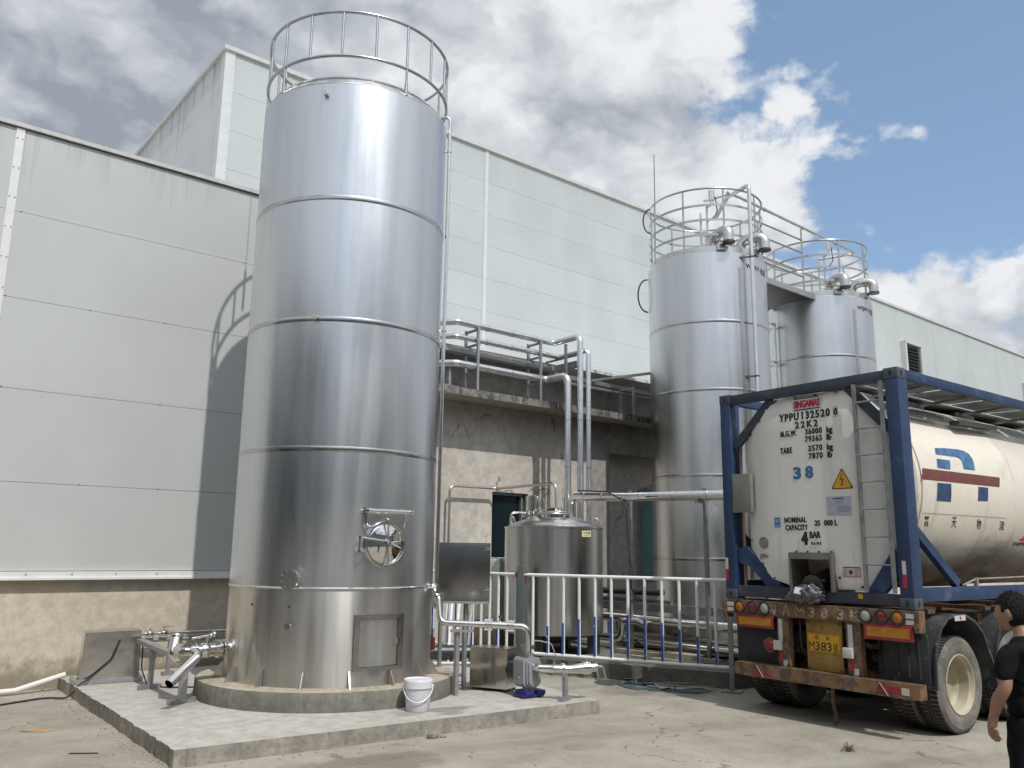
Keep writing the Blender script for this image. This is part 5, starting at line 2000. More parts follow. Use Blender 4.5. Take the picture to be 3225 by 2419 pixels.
def cream_fn(N, p, pos, obj):
    x, y, z = N.sep(obj)
    a = N.noise(obj, 0.8, 6, 0.62)
    st = N.noise(N.comb(N.math('MULTIPLY', x, 3.2), N.math('MULTIPLY', y, 0.4), N.math('MULTIPLY', z, 0.4)), 1.3, 7, 0.7)
    b = N.noise(obj, 14, 6, 0.7)
    c = N.mix(N.ramp(a, 0.35, 0.7), (0.77, 0.715, 0.61), (0.71, 0.67, 0.58))
    c = scale_col(N, c, N.ramp(b, 0.3, 0.7, 0.95, 1.03))
    c = N.mix(N.ramp(st, 0.57, 0.72, 0.0, 0.5), c, (0.33, 0.25, 0.16))
    c = N.mix(N.ramp(b, 0.68, 0.73, 0.0, 0.5), c, (0.28, 0.24, 0.19))
    g_ = N.noise(N.mapping(obj, (0.5, 1, 1)), 1.6, 7, 0.68)
    grime = N.math('ADD', N.ramp(z, 0.40, 1.0, 0.34, 0.0), N.math('SUBTRACT', g_, 0.5))
    c = N.mix(N.ramp(grime, 0.05, 0.42, 0.0, 0.85), c, (0.19, 0.155, 0.115))
    N.put(p.inputs['Base Color'], c)
    N.put(p.inputs['Roughness'], N.ramp(a, 0.3, 0.7, 0.28, 0.45))
    bumpin(N, p, N.noise(obj, 3.0, 3, 0.5), 0.12, 0.01)


mat('tank_cream', rough=0.35, fn=cream_fn)


def panel_fn(N, p, pos, obj):
    a = N.noise(obj, 1.3, 6, 0.62)
    b = N.noise(N.vmath('ADD', obj, (2, 5, 1)), 9, 7, 0.7)
    st = N.noise(N.mapping(obj, (1, 6, 0.6)), 1.2, 6, 0.7)
    c = scale_col(N, (0.74, 0.73, 0.675), N.ramp(a, 0.3, 0.7, 0.94, 1.03))
    c = N.mix(N.ramp(st, 0.56, 0.70, 0.0, 0.28), c, (0.34, 0.31, 0.25))
    c = N.mix(N.ramp(b, 0.66, 0.74, 0.0, 0.45), c, (0.28, 0.26, 0.22))
    N.put(p.inputs['Base Color'], c)


mat('end_panel', rough=0.4, fn=panel_fn)
mat('blue_print', (0.035, 0.15, 0.28), 0.5, var=0.15, vs=20)
mat('dark_blue_print', (0.022, 0.055, 0.13), 0.5, var=0.3, vs=12)
mat('faded_blue_print', (0.05, 0.14, 0.28), 0.5, var=0.5, vs=9)
mat('red_print', (0.42, 0.02, 0.05), 0.5)
mat('brick_red_print', (0.15, 0.042, 0.035), 0.5, var=0.12, vs=8)
mat('sign_yellow', (0.62, 0.34, 0.03), 0.45)
mat('paper_blue', (0.42, 0.44, 0.52), 0.5)
mat('sticker_white', (0.55, 0.52, 0.50), 0.5)
mat('decal_blue', (0.03, 0.16, 0.40), 0.45)
mat('box_grey', (0.20, 0.195, 0.17), 0.5, var=0.12, vs=6)
mat('valve_box_steel', (0.20, 0.19, 0.175), 0.5, 0.5, var=0.2)
mat('black_paint', (0.018, 0.018, 0.018), 0.6, var=0.3)
mat('rust_pipe', (0.12, 0.075, 0.05), 0.7, var=0.3)

ct = thing('tank_container', 'cream tank container in a blue steel frame lettered SINGAMAS on its white rear end', 'container', CO, CRZ)
CW, CL, CHT = 2.438, 6.058, 2.591


def cbuild(g, name, m, parent=ct, sharp=40):
    return g.build(name, MAT[m], parent, local=True, sharp=sharp)


for y0, y1 in ((0.004, 0.154), (CW - 0.154, CW - 0.004)):
    for x0, x1 in ((0.004, 0.204), (CL - 0.204, CL - 0.004)):
        g = G()
        g.box((x0, y0, 0.119), (x1, y1, CHT - 0.119), 0.006)
        cbuild(g, 'corner_post', 'frame_blue')
def casting(x0, x1, y0, y1, z0, z1):
    """solid corner casting; black ovals on its faces paint the dark of the holes"""
    g = G()
    g.box((x0, y0, z0), (x1, y1, z1), 0.006)
    c = cbuild(g, 'corner_casting', 'frame_casting')
    h = G()
    cz = (z0 + z1) / 2
    cyc, cxc = (y0 + y1) / 2, (x0 + x1) / 2
    ov = [(0.022 * math.cos(a), 0.036 * math.sin(a)) for a in [k * PI / 8 for k in range(16)]]
    ov2 = [(u * 1.0, v) for u, v in ov]
    xf = x0 - 0.0012 if x0 < 1 else x1 + 0.0012
    h.prism(ov2, (xf, cyc, cz), (0, 1, 0), (0, 0, 1), (0.001 if x0 < 1 else -0.001, 0, 0))
    yf = y0 - 0.0012 if y0 < 1 else y1 + 0.0012
    h.prism(ov2, (cxc, yf, cz), (1, 0, 0), (0, 0, 1), (0, 0.001 if y0 < 1 else -0.001, 0))
    cbuild(h, 'painted_hole', 'black_paint', c)  # flat black ovals painted for the shade inside open holes


for y0, y1 in ((0.0, 0.162), (CW - 0.162, CW)):
    for x0, x1 in ((0.0, 0.178), (CL - 0.178, CL)):
        for z0, z1 in ((0.0, 0.118), (CHT - 0.118, CHT)):
            casting(x0, x1, y0, y1, z0, z1)
g = G()
g.box((0.01, 0.163, 2.455), (0.11, CW - 0.163, 2.575), 0.005)
cbuild(g, 'top_beam', 'frame_blue_dirty')
g = G()
g.box((CL - 0.11, 0.163, 2.455), (CL - 0.01, CW - 0.163, 2.575), 0.005)
cbuild(g, 'top_beam', 'frame_blue_dirty')
g = G()
P = [(0.163, 0.03), (1.00, 0.03), (1.13, 0.018), (1.31, 0.018), (1.46, 0.03), (2.275, 0.03), (2.275, 0.165), (1.46, 0.165), (1.30, 0.045), (1.12, 0.045), (1.0, 0.135), (0.80, 0.15), (0.163, 0.15)]
g.prism(P, (0.02, 0, 0), (0, 1, 0), (0, 0, 1), (0.10, 0, 0))
cbuild(g, 'bottom_beam', 'frame_blue_dirty')
for y0, y1 in ((0.012, 0.10), (CW - 0.10, CW - 0.012)):
    g = G()
    g.box((0.179, y0, 2.485), (CL - 0.179, y1, 2.585), 0.004)
    cbuild(g, 'top_side_rail', 'frame_blue')
    g = G()
    g.box((0.205, y0, 0.075), (CL - 0.205, y1, 0.222), 0.004)
    cbuild(g, 'bottom_side_rail', 'frame_blue')
    g = G()
    ym = (y0 + y1) / 2
    g.bar((0.21, ym, 0.82), (1.05, ym, 0.25), 0.07, 0.10)
    cbuild(g, 'side_brace', 'frame_blue')
    g = G()
    g.bar((CL - 0.21, ym, 0.82), (CL - 1.05, ym, 0.25), 0.07, 0.10)
    cbuild(g, 'side_brace', 'frame_blue')
# octagonal end braces of the frame
for a, b, w in (((2.27, 1.90), (1.68, 2.455), 0.065), ((0.17, 1.92), (0.64, 2.455), 0.065)):
    g = G()
    g.bar((0.085, a[0], a[1]), (0.085, b[0], b[1]), 0.10, w, (1, 0, 0))
    cbuild(g, 'upper_brace', 'frame_blue_dirty')
g = G()
g.prism([(2.27, 0.62), (2.14, 0.64), (1.62, 0.166), (1.86, 0.166), (2.10, 0.40), (2.27, 0.44)], (0.06, 0, 0), (0, 1, 0), (0, 0, 1), (0.08, 0, 0))
cbuild(g, 'lower_brace', 'frame_blue')
g = G()
g.prism([(0.165, 0.60), (0.23, 0.62), (0.56, 0.152), (0.36, 0.152), (0.165, 0.36)], (0.06, 0, 0), (0, 1, 0), (0, 0, 1), (0.08, 0, 0))
cbuild(g, 'lower_brace', 'frame_blue')
# tank barrel
YC, ZC, RB = 1.219, 1.35, 1.17
g = G()
g.lathe([(0.6, 0.30), (1.0, 0.33), (RB - 0.03, 0.42), (RB, 0.52), (RB, 2.72), (RB + 0.004, 2.74), (RB, 2.76), (RB, 5.5), (RB - 0.04, 5.65), (0.9, 5.8), (0, 5.9)], (0, YC, ZC), 96, axis='X')
cbuild(g, 'barrel', 'tank_cream')
g = G()
for x in (0.47, 1.55, 2.75, 3.95, 5.2):
    g.lathe([(RB + 0.0004, x - 0.010), (RB + 0.0016, x - 0.008), (RB + 0.0016, x + 0.008), (RB + 0.0004, x + 0.010)], (0, YC, ZC), 96, axis='X')
cbuild(g, 'cladding_seam', 'tank_cream')
# rear panel as a shallow faceted cap with a hole for the valve box
cols_ = [(2.145, 0.20), (2.12, 0.13), (1.98, 0.075), (1.76, 0.04), (1.47, 0.032), (1.465, 0.032), (0.915, 0.032), (0.91, 0.032), (0.625, 0.035), (0.58, 0.045), (0.42, 0.10), (0.27, 0.16), (0.20, 0.24)]


def zlim(y):
    hi = 2.445 if 0.64 <= y <= 1.67 else (2.445 - (y - 1.67) * 0.98 if y > 1.67 else 2.445 - (0.64 - y) * 1.05)
    lo = 0.172 if 0.55 <= y <= 1.67 else (0.172 + (y - 1.67) * 0.98 if y > 1.67 else 0.172 + (0.55 - y) * 1.19)
    return lo, hi


g = G()
rows = 12
V, F = [], []
for (y, x) in cols_:
    lo, hi = zlim(y)
    if 0.912 < y < 1.468:
        lo = 0.55
    for k in range(rows + 1):
        zz_ = lo + (hi - lo) * k / rows
        xb = x + 0.05 * (max(0, abs(zz_ - 1.3) - 0.95) / 0.2) ** 2
        V.append((xb, y, zz_))
n = rows + 1
for i in range(len(cols_) - 1):
    for k in range(rows):
        F.append((i * n + k, (i + 1) * n + k, (i + 1) * n + k + 1, i * n + k + 1))
# rim back to the barrel
base = len(V)
border = [(i, 0) for i in range(len(cols_))] + [(len(cols_) - 1, k) for k in range(1, n)] + [(i, rows) for i in range(len(cols_) - 2, -1, -1)] + [(0, k) for k in range(rows - 1, 0, -1)]
for (i, k) in border:
    v = V[i * n + k]
    V.append((0.55, v[1], v[2]))
for j in range(len(border)):
    a = border[j][0] * n + border[j][1]
    b2 = border[(j + 1) % len(border)]
    b = b2[0] * n + b2[1]
    F.append((a, b, base + (j + 1) % len(border), base + j))
g.quadmesh(V, F)
ep = cbuild(g, 'end_panel', 'end_panel', sharp=24)
for (y, z, x) in [(1.60, 2.42, .04), (1.32, 2.43, .035), (1.05, 2.425, .035), (0.78, 2.42, .035), (1.86, 2.20, .06), (2.02, 2.04, .09), (0.42, 2.15, .10), (2.09, 0.72, .12), (1.90, 0.44, .065), (1.73, 0.27, .045), (1.66, 0.20, .04), (1.40, 0.585, .03), (1.25, 0.585, .03), (1.10, 0.585, .03), (0.94, 0.585, .03), (0.86, 0.30, .03), (0.60, 0.21, .04), (0.29, 0.62, .155)]:
    g = G()
    g.cyl((x - 0.012, y, z), (x + 0.02, y, z), 0.012, seg=8)
    cbuild(g, 'rivet', 'dark_steel', ep)
# valve box
g = G()
g.box((-0.035, 1.445, 0.14), (0.42, 1.472, 0.575))
g.box((-0.035, 0.908, 0.14), (0.42, 0.935, 0.575))
g.box((-0.035, 0.936, 0.55), (0.42, 1.444, 0.576))
g.box((0.40, 0.936, 0.0), (0.42, 1.444, 0.549))
g.box((-0.040, 0.936, 0.50), (-0.036, 1.444, 0.576))
vb = cbuild(g, 'valve_box', 'valve_box_steel')
g = G()
g.cyl((0.05, 1.2, 0.20), (0.38, 1.2, 0.30), 0.10, seg=20)
g.cyl((0.02, 1.2, 0.195), (0.06, 1.2, 0.205), 0.13, seg=20)
g.tube([(0.05, 1.32, 0.28), (0.04, 1.14, 0.265), (0.05, 1.05, 0.26)], 0.014, 8)
cbuild(g, 'outlet_valve', 'dark_steel', vb)
g = G()
g.box((0.38, 0.95, 0.30), (0.395, 1.08, 0.52))
cbuild(g, 'data_plate', 'valve_box_steel', vb)
# document box, dial cap, hose and small notes
g = G()
g.box((-0.012, 1.99, 1.062), (0.05, 2.272, 1.545), 0.008)
cbuild(g, 'document_box', 'box_grey')
g = G()
M = Matrix.Rotation(R(-90), 4, 'Y')
g.lathe([(0.0, 0.012), (0.05, 0.012), (0.056, 0.004), (0.06, 0.012), (0.068, 0.012), (0.072, -0.02)], (0.05, 1.866, 0.689), 28, M=M)
cbuild(g, 'gauge_cap', 'box_grey')
g = G()
g.tube([(0.10, 2.06, 2.12), (0.10, 2.19, 2.02), (0.09, 2.20, 1.75), (0.09, 2.19, 0.15)], 0.022, 10, fillet=0.06)
cbuild(g, 'drain_tube', 'rust_pipe')
# ladder
for y in (0.518, 0.197):
    g = G()
    g.bar((-0.012, y, 0.16), (-0.012, y, 2.46), 0.035, 0.035, (1, 0, 0))
    cbuild(g, 'ladder_stile', 'dull_frame_steel')
for k in range(7):
    g = G()
    z = 0.454 + 0.299 * k
    g.cyl((-0.012, 0.197, z), (-0.012, 0.518, z), 0.011, seg=8)
    cbuild(g, 'ladder_rung', 'dull_frame_steel')
# roof walkway plates and hatch clutter
g = G()
for k in range(5):
    g.box((0.3 + k * 1.1, 0.15, 2.522), (1.32 + k * 1.1, 0.62, 2.53))
    g.bar((0.85 + k * 1.1, 0.11, 2.50), (0.85 + k * 1.1, 0.95, 2.46), 0.05, 0.03)
g.box((0.15, 0.7, 2.535), (5.6, 1.2, 2.545))
cbuild(g, 'roof_walkway', 'dull_frame_steel')
g = G()
for x in (1.5, 2.9):
    g.box((x, 0.75, 2.32), (x + 0.55, 1.6, 2.50), 0.02)
g.tube([(0.45, 0.30, 2.19), (1.5, 0.28, 2.20)], 0.028, 10)
g.tube([(0.5, 0.40, 2.25), (1.5, 0.36, 2.25)], 0.02, 10)
g.bar((1.75, 0.25, 2.17), (2.9, 0.3, 2.22), 0.12, 0.05)
cbuild(g, 'roof_fittings', 'dark_steel')
# blue post stripes (white/red reflective tape)
for y in (0.008, CW - 0.11):
    for z0, z1, m in ((0.36, 0.50, 'sticker_white'), (0.22, 0.36, 'red_print')):
        g = G()
        g.box((0.0005, y + 0.06, z0), (0.0035, y + 0.10, z1))
        cbuild(g, 'reflective_tape', m)
g = G()
g.box((0.0155, 0.585, 0.085), (0.0195, 0.64, 0.135))
cbuild(g, 'yellow_tag', 'sign_yellow')

# lettering on the rear panel. picture-left is +y
PX_ = 0.029


def onp(y0, z0, x=PX_, slant=0.0):
    return lambda u, v: (x, y0 - u, z0 + v)


def txt(body, y0, z0, h, w, m='black_print', bold=0.03, sp=1.0, x=PX_):
    return letters('lettering', body, h, onp(y0, z0, x), MAT[m], ep, width=w, bold=bold, spacing=sp, heavy=h * 0.04, dv=(-0.0004, 0, 0))


g = G()
g.box((0.0285, 0.972, 2.262), (0.0295, 1.344, 2.402))
cbuild(g, 'maker_sticker', 'sticker_white', ep)
txt('SINGAMAS', 1.335, 2.285, 0.092, 0.352, 'red_print', 0.035, x=0.027)
g = G()
g.box((0.0270, 0.985, 2.258), (0.0280, 1.335, 2.270))
g.box((0.0270, 0.985, 2.392), (0.0280, 1.335, 2.404))
cbuild(g, 'lettering', 'black_print', ep)
txt('YPPU', 1.550, 2.143, 0.095, 0.275, sp=1.25)
txt('132520', 1.232, 2.143, 0.095, 0.375, sp=1.25)
txt('0', 0.805, 2.146, 0.085, 0.045)
g = G()
for a, b in (((0.757, 2.130), (0.760, 2.245)), ((0.812, 2.130), (0.815, 2.245)), ((0.7605, 2.130), (0.8115, 2.133)), ((0.7605, 2.242), (0.8115, 2.245))):
    g.box((0.0282, a[0], a[1]), (0.0292, b[0], b[1]))
cbuild(g, 'lettering', 'black_print', ep)
txt('22K2', 1.329, 2.040, 0.085, 0.305, sp=1.5)
txt('M.G.W.', 1.540, 1.956, 0.073, 0.225, sp=1.2)
txt('36000', 1.198, 1.955, 0.073, 0.225, sp=1.2)
txt('kg', 0.915, 1.955, 0.073, 0.075)
txt('79365', 1.203, 1.865, 0.073, 0.225, sp=1.2)
txt('lb', 0.918, 1.865, 0.073, 0.06)
txt('TARE', 1.556, 1.752, 0.073, 0.165, sp=1.15)
txt('3570', 1.166, 1.752, 0.073, 0.185, sp=1.2)
txt('kg', 0.92, 1.752, 0.073, 0.075)
txt('7870', 1.166, 1.660, 0.073, 0.185, sp=1.2)
txt('lb', 0.92, 1.660, 0.073, 0.06)
txt('3', 1.385, 1.435, 0.145, 0.098, 'blue_print', 0.03)
txt('8', 1.222, 1.437, 0.145, 0.098, 'blue_print', 0.03)
txt('NOMINAL', 1.545, 0.922, 0.066, 0.30, bold=0.03, sp=1.1)
txt('CAPACITY', 1.535, 0.832, 0.066, 0.305, bold=0.03, sp=1.1)
txt('25', 1.138, 0.880, 0.066, 0.072, bold=0.03)
txt('000 L', 1.015, 0.880, 0.066, 0.17, bold=0.03)
txt('4', 1.322, 0.662, 0.155, 0.082, bold=0.06)
txt('BAR', 1.212, 0.740, 0.078, 0.145, bold=0.03)
txt('M.A.W.P.', 1.196, 0.664, 0.034, 0.138, bold=0.03)


def rtri(pts, r=0.014, n=5):
    out = []
    for i in range(3):
        a, b, c = Vector(pts[i - 1]), Vector(pts[i]), Vector(pts[(i + 1) % 3])
        d0, d1 = (a - b).normalized(), (c - b).normalized()
        ang = d0.angle(d1)
        cen = b + (d0 + d1).normalized() * (r / math.sin(ang / 2))
        p0, p1 = b + d0 * (r / math.tan(ang / 2)), b + d1 * (r / math.tan(ang / 2))
        a0, a1 = (p0 - cen), (p1 - cen)
        th0 = math.atan2(a0.y, a0.x)
        dth = (math.atan2(a1.y, a1.x) - th0 + PI) % (2 * PI) - PI
        for k in range(n + 1):
            t = th0 + dth * k / n
            out.append((cen.x + r * math.cos(t), cen.y + r * math.sin(t)))
    return out


g = G()
g.prism(rtri([(0.752, 1.532), (0.898, 1.292), (0.618, 1.292)]), (0.0290, 0, 0), (0, 1, 0), (0, 0, 1), (0.0008, 0, 0))
hz = cbuild(g, 'hazard_sign', 'black_print', ep)
g = G()
g.prism(rtri([(0.752, 1.512), (0.880, 1.302), (0.636, 1.302)]), (0.0280, 0, 0), (0, 1, 0), (0, 0, 1), (0.0008, 0, 0))
cbuild(g, 'sign_face', 'sign_yellow', hz)
g = G()
g.prism([(0.752, 1.475), (0.785, 1.392), (0.752, 1.400), (0.766, 1.345), (0.776, 1.345), (0.757, 1.322), (0.745, 1.350), (0.753, 1.347), (0.733, 1.412), (0.768, 1.405), (0.745, 1.475)], (0.0270, 0, 0), (0, 1, 0), (0, 0, 1), (0.0008, 0, 0))
cbuild(g, 'lightning_symbol', 'black_print', hz)
g = G()
g.box((0.0280, 0.662, 0.997), (0.0290, 0.968, 1.207))
pp = cbuild(g, 'notice_paper', 'paper_blue', ep)
txt('TANK TEST RECORD', 0.885, 1.178, 0.014, 0.14, x=0.0268)
g = G()
for i, (y, w) in enumerate(((0.85, .10), (0.85, .085), (0.85, .085), (0.94, .045), (0.84, .12), (0.84, .17), (0.84, .17), (0.84, .16), (0.84, .17), (0.83, .13), (0.93, .04))):
    z = 1.155 - 0.0135 * i
    g.box((0.0270, y - w, z), (0.0275, y, z + 0.004))
cbuild(g, 'notice_lines', 'box_grey', pp)
g = G()
g.box((0.0285, 1.607, 0.874), (0.0295, 1.688, 0.988))
bd = cbuild(g, 'blue_decal', 'decal_blue', ep)
g = G()
for z in (0.952, 0.930, 0.885):
    g = G()
    g.box((0.0270, 1.620, z), (0.0278, 1.675, z + 0.012))
    cbuild(g, 'decal_print', 'paper_blue', bd)
g = G()
g.box((0.0330, 0.607, 0.318), (0.0338, 0.826, 0.424))
ws = cbuild(g, 'warning_sticker', 'red_print', ep)
g = G()
g.box((0.0318, 0.613, 0.324), (0.0326, 0.820, 0.408))
cbuild(g, 'sticker_face', 'sticker_white', ws)
g = G()
for i in range(3):
    g.box((0.0308, 0.765, 0.335 + i * 0.024), (0.0314, 0.81, 0.343 + i * 0.024))
    g.box((0.0308, 0.63, 0.335 + i * 0.024), (0.0314, 0.675, 0.343 + i * 0.024))
g.cyl((0.0308, 0.72, 0.365), (0.0314, 0.72, 0.365), 0.026, seg=16)
cbuild(g, 'sticker_print', 'brick_red_print', ws)
g = G()
for i, w in enumerate((0.09, 0.13, 0.13, 0.05)):
    z = 0.548 - i * 0.017
    g.bar((0.062, 1.94, z), (0.043 + 0.03 * (0.13 - w), 1.94 - w, z), 0.003, 0.006)
cbuild(g, 'small_print', 'black_print', ep)

# company mark and name on the barrel


def onb(x, a, r=RB + 0.003):
    return (x, YC - r * math.cos(R(a)), ZC + r * math.sin(R(a)))


def patch(name, quad, m, parent, nx=4, na=8, r=RB + 0.003):
    """quad of (x, angle) corners tl, tr, br, bl laid onto the barrel"""
    tl, tr, br, bl = [Vector((q[0], q[1])) for q in quad]
    V, F = [], []
    for j in range(na + 1):
        for i in range(nx + 1):
            u, v = i / nx, j / na
            p = (tl * (1 - u) + tr * u) * (1 - v) + (bl * (1 - u) + br * u) * v
            V.append(onb(p.x, p.y, r))
    for j in range(na):
        for i in range(nx):
            a = j * (nx + 1) + i
            F.append((a, a + 1, a + nx + 2, a + nx + 1))
    g = G()
    g.quadmesh(V, F)
    return cbuild(g, name, m, parent)


barrel = [c for c in ct.children if c.name.startswith('barrel')][0]
outer = [(0.962, 21.6), (1.25, 22.8), (1.54, 23.4), (1.70, 23.0), (1.79, 21.4), (1.825, 18.6), (1.812, 15.5), (1.782, 11.0)]
inner = [(0.916, 17.5), (1.21, 17.7), (1.40, 17.8), (1.46, 17.5), (1.495, 16.7), (1.512, 15.2), (1.505, 13.0), (1.489, 10.8)]
V, F = [], []
for o_, i_ in zip(outer, inner):
    for k in range(5):
        t = k / 4
        V.append(onb(o_[0] * (1 - t) + i_[0] * t, o_[1] * (1 - t) + i_[1] * t))
for i in range(len(outer) - 1):
    for k in range(4):
        F.append((i * 5 + k, i * 5 + k + 1, (i + 1) * 5 + k + 1, (i + 1) * 5 + k))
g = G()
g.quadmesh(V, F)
cbuild(g, 'company_mark', 'faded_blue_print', barrel)
patch('company_mark', [(0.898, 14.8), (1.212, 15.0), (1.149, 9.4), (0.845, 9.3)], 'faded_blue_print', barrel)
patch('company_mark', [(0.503, 7.97), (2.404, 8.66), (2.345, 2.65), (0.444, 1.81)], 'brick_red_print', barrel, 10)
patch('company_mark', [(0.790, 0.8), (1.110, 1.1), (1.092, -8.98), (0.767, -9.07)], 'dark_blue_print', barrel)
patch('company_mark', [(1.778, 1.3), (2.030, 1.44), (2.006, -6.55), (1.748, -7.0)], 'dark_blue_print', barrel)
patch('rule_line', [(0.509, -16.3), (2.548, -15.7), (2.548, -15.9), (0.509, -16.5)], 'black_print', barrel, 10, 1)
for ch, x0, w in (('普', 0.545, 0.115), ('天', 1.175, 0.12), ('物', 1.79, 0.115), ('流', 2.395, 0.13)):
    letters('company_name', ch, 0.125, lambda u, v, x0=x0: onb(x0 + u + 0.12 * (0.125 - v) * 3.0, -23.6 + math.degrees(v / RB)), MAT['black_print'], barrel, width=w, bold=0.006)
# red triangle mark further along
tri = [(3.55, -16.0), (3.15, -29.3), (3.95, -29.3)]
V, F = [], []
g = G()
for i in range(3):
    a, b = tri[i], tri[(i + 1) % 3]
    g.tube([onb(a[0] + (b[0] - a[0]) * t / 6, a[1] + (b[1] - a[1]) * t / 6, RB + 0.001) for t in range(7)], 0.016, 6)
cbuild(g, 'hazard_mark', 'red_print', barrel)
letters('small_text', 'SHIPPING NAME', 0.06, lambda u, v: onb(3.0 + u, -34.0 + math.degrees(v / RB)), MAT['black_print'], barrel, width=0.9, bold=0.02)
g = G()
g.tube([(1.2, 0.06, 0.235), (1.55, 0.07, 0.30), (3.5, 0.07, 0.325)], 0.010, 8)
g.box((1.53, 0.05, 0.223), (1.57, 0.09, 0.32))
cbuild(g, 'safety_rope', 'old_wood')

# plastic bag hanging out of the valve box
pb_ = thing('plastic_bag', 'crumpled clear grey plastic bag with a white tag in the valve box of the container', 'bag', CO + Matrix.Rotation(CRZ, 3, 'Z') @ Vector((-0.03, 1.22, 0.10)), CRZ)


def bag_fn(N, p, pos, obj):
    n = N.noise(obj, 14, 5, 0.6, 1.5)
    N.put(p.inputs['Base Color'], N.mix(N.ramp(n, 0.45, 0.65), (0.04, 0.043, 0.052), (0.13, 0.137, 0.155)))
    bumpin(N, p, n, 0.22, 0.02)


mat('bag_plastic', rough=0.12, fn=bag_fn, spec=0.8)
g = G()
b = bmesh.new()
bmesh.ops.create_icosphere(b, subdivisions=4, radius=1)
rr = random.Random(5)
for v in b.verts:
    c = v.co.copy()
    k = 1 + 0.16 * math.sin(c.x * 7 + c.z * 5) * math.sin(c.y * 9 + 1) + 0.08 * math.sin(c.z * 17 + c.y * 11)
    x = c.x * 0.13 * k
    y = c.y * 0.19 * k
    z = c.z * 0.115 * k
    if c.y > 0.25:
        t = (c.y - 0.25) / 0.75
        y += t * 0.13
        z = z * (1 - 0.55 * t) - 0.05 * t
        x = x * (1 - 0.4 * t) - 0.03 * t
    v.co = Vector((x, y, z))
g.add(b)
g.build('bag', MAT['bag_plastic'], pb_, local=True, sharp=180)
g = G()
g.obox((-0.125, 0.065, 0.045), (0.004, 0.09, 0.075), 0.15, M=Matrix.Rotation(0.3, 4, 'Y') @ Matrix.Rotation(0.15, 4, 'X'))
g.build('tag', mat('tag_white', (0.8, 0.8, 0.8), 0.5), pb_, local=True)

# ---------------------------------------------------------------- trailer
mat('rusty_orange', rough=0.7, fn=frame_fn((0.185, 0.104, 0.050), (0.070, 0.051, 0.040), 0.48))
mat('rusty_yellow', rough=0.65, fn=frame_fn((0.30, 0.175, 0.04), (0.10, 0.06, 0.04), 0.58))
mat('plate_yellow', (0.60, 0.33, 0.02), 0.4, var=0.06, vs=12)
mat('reflector_red', (0.28, 0.028, 0.035), 0.3, var=0.15, vs=10)
mat('reflector_amber', (0.42, 0.19, 0.02), 0.35, var=0.1, vs=10)
mat('lens_amber', (0.42, 0.135, 0.012), 0.2, bump=0.5, bs=90)
mat('lens_red', (0.17, 0.018, 0.025), 0.15)
mat('lens_white', (0.36, 0.36, 0.29), 0.15)
mat('fender_black', rough=0.5, fn=frame_fn((0.035, 0.038, 0.042), (0.12, 0.115, 0.10), 0.58))
mat('flap_rubber', (0.014, 0.016, 0.02), 0.6, var=0.25, vs=4)
mat('rim_cream', rough=0.45, fn=frame_fn((0.42, 0.38, 0.27), (0.16, 0.11, 0.07), 0.66))


def tyre_fn(N, p, pos, obj):
    a = N.noise(obj, 3, 6, 0.65)
    b = N.noise(obj, 30, 4, 0.6)
    x, y, z = N.sep(obj)
    f = N.ramp(a, 0.35, 0.65)
    c = N.mix(f, (0.12, 0.112, 0.10), (0.22, 0.205, 0.18))
    c = scale_col(N, c, N.ramp(b, 0.3, 0.7, 0.85, 1.1))
    N.put(p.inputs['Base Color'], c)


mat('tyre', rough=0.85, fn=tyre_fn, spec=0.2)
mat('tread', (0.02, 0.02, 0.02), 0.85, var=0.2)
mat('chassis', rough=0.7, fn=frame_fn((0.16, 0.08, 0.035), (0.05, 0.04, 0.035), 0.45))

TRO = Vector((CO.x, CO.y, 0))
tr = thing('semi_trailer', 'rusty orange semi trailer carrying the tank container with a yellow plate at its tail', 'trailer', TRO, CRZ)


def tb(g, name, m, parent=tr, sharp=40):
    return g.build(name, MAT[m], parent, local=True, sharp=sharp)


g = G()
g.box((-0.025, -0.025, 1.135), (0.14, 2.41, 1.30), 0.008)
rb = tb(g, 'rear_beam', 'rusty_orange')
for y, m in ((2.207, 'lens_amber'), (2.024, 'lens_red'), (1.842, 'lens_white'), (0.543, 'lens_white'), (0.363, 'lens_red'), (0.181, 'lens_amber')):
    M = Matrix.Rotation(R(-90), 4, 'Y')
    g = G()
    g.lathe([(0.058, 0.012), (0.062, 0.018), (0.078, 0.018), (0.082, 0.0), (0.082, -0.02)], (-0.026, y, 1.222), 28, M=M)
    bz = tb(g, 'tail_lamp', 'rubber')
    g = G()
    g.lathe([(0.0, 0.028), (0.03, 0.025), (0.057, 0.012), (0.057, 0.0)], (-0.026, y, 1.222), 28, M=M)
    tb(g, 'lens', m, bz)
for y0, y1 in ((0.0, 0.095), (2.30, 2.40)):
    for z0, z1, m in ((1.222, 1.27, 'sticker_white'), (1.16, 1.205, 'sticker_white'), (1.206, 1.221, 'chassis')):
        g = G()
        g.box((-0.030, y0, z0), (-0.0265, y1, z1))
        tb(g, 'end_stripe', m, rb)


def ttxt(body, y0, z0, h, w, m, x, parent, bold=0.0):
    return letters('lettering', body, h, lambda u, v: (x, y0 - u, z0 + v), MAT[m], parent, width=w, bold=bold)


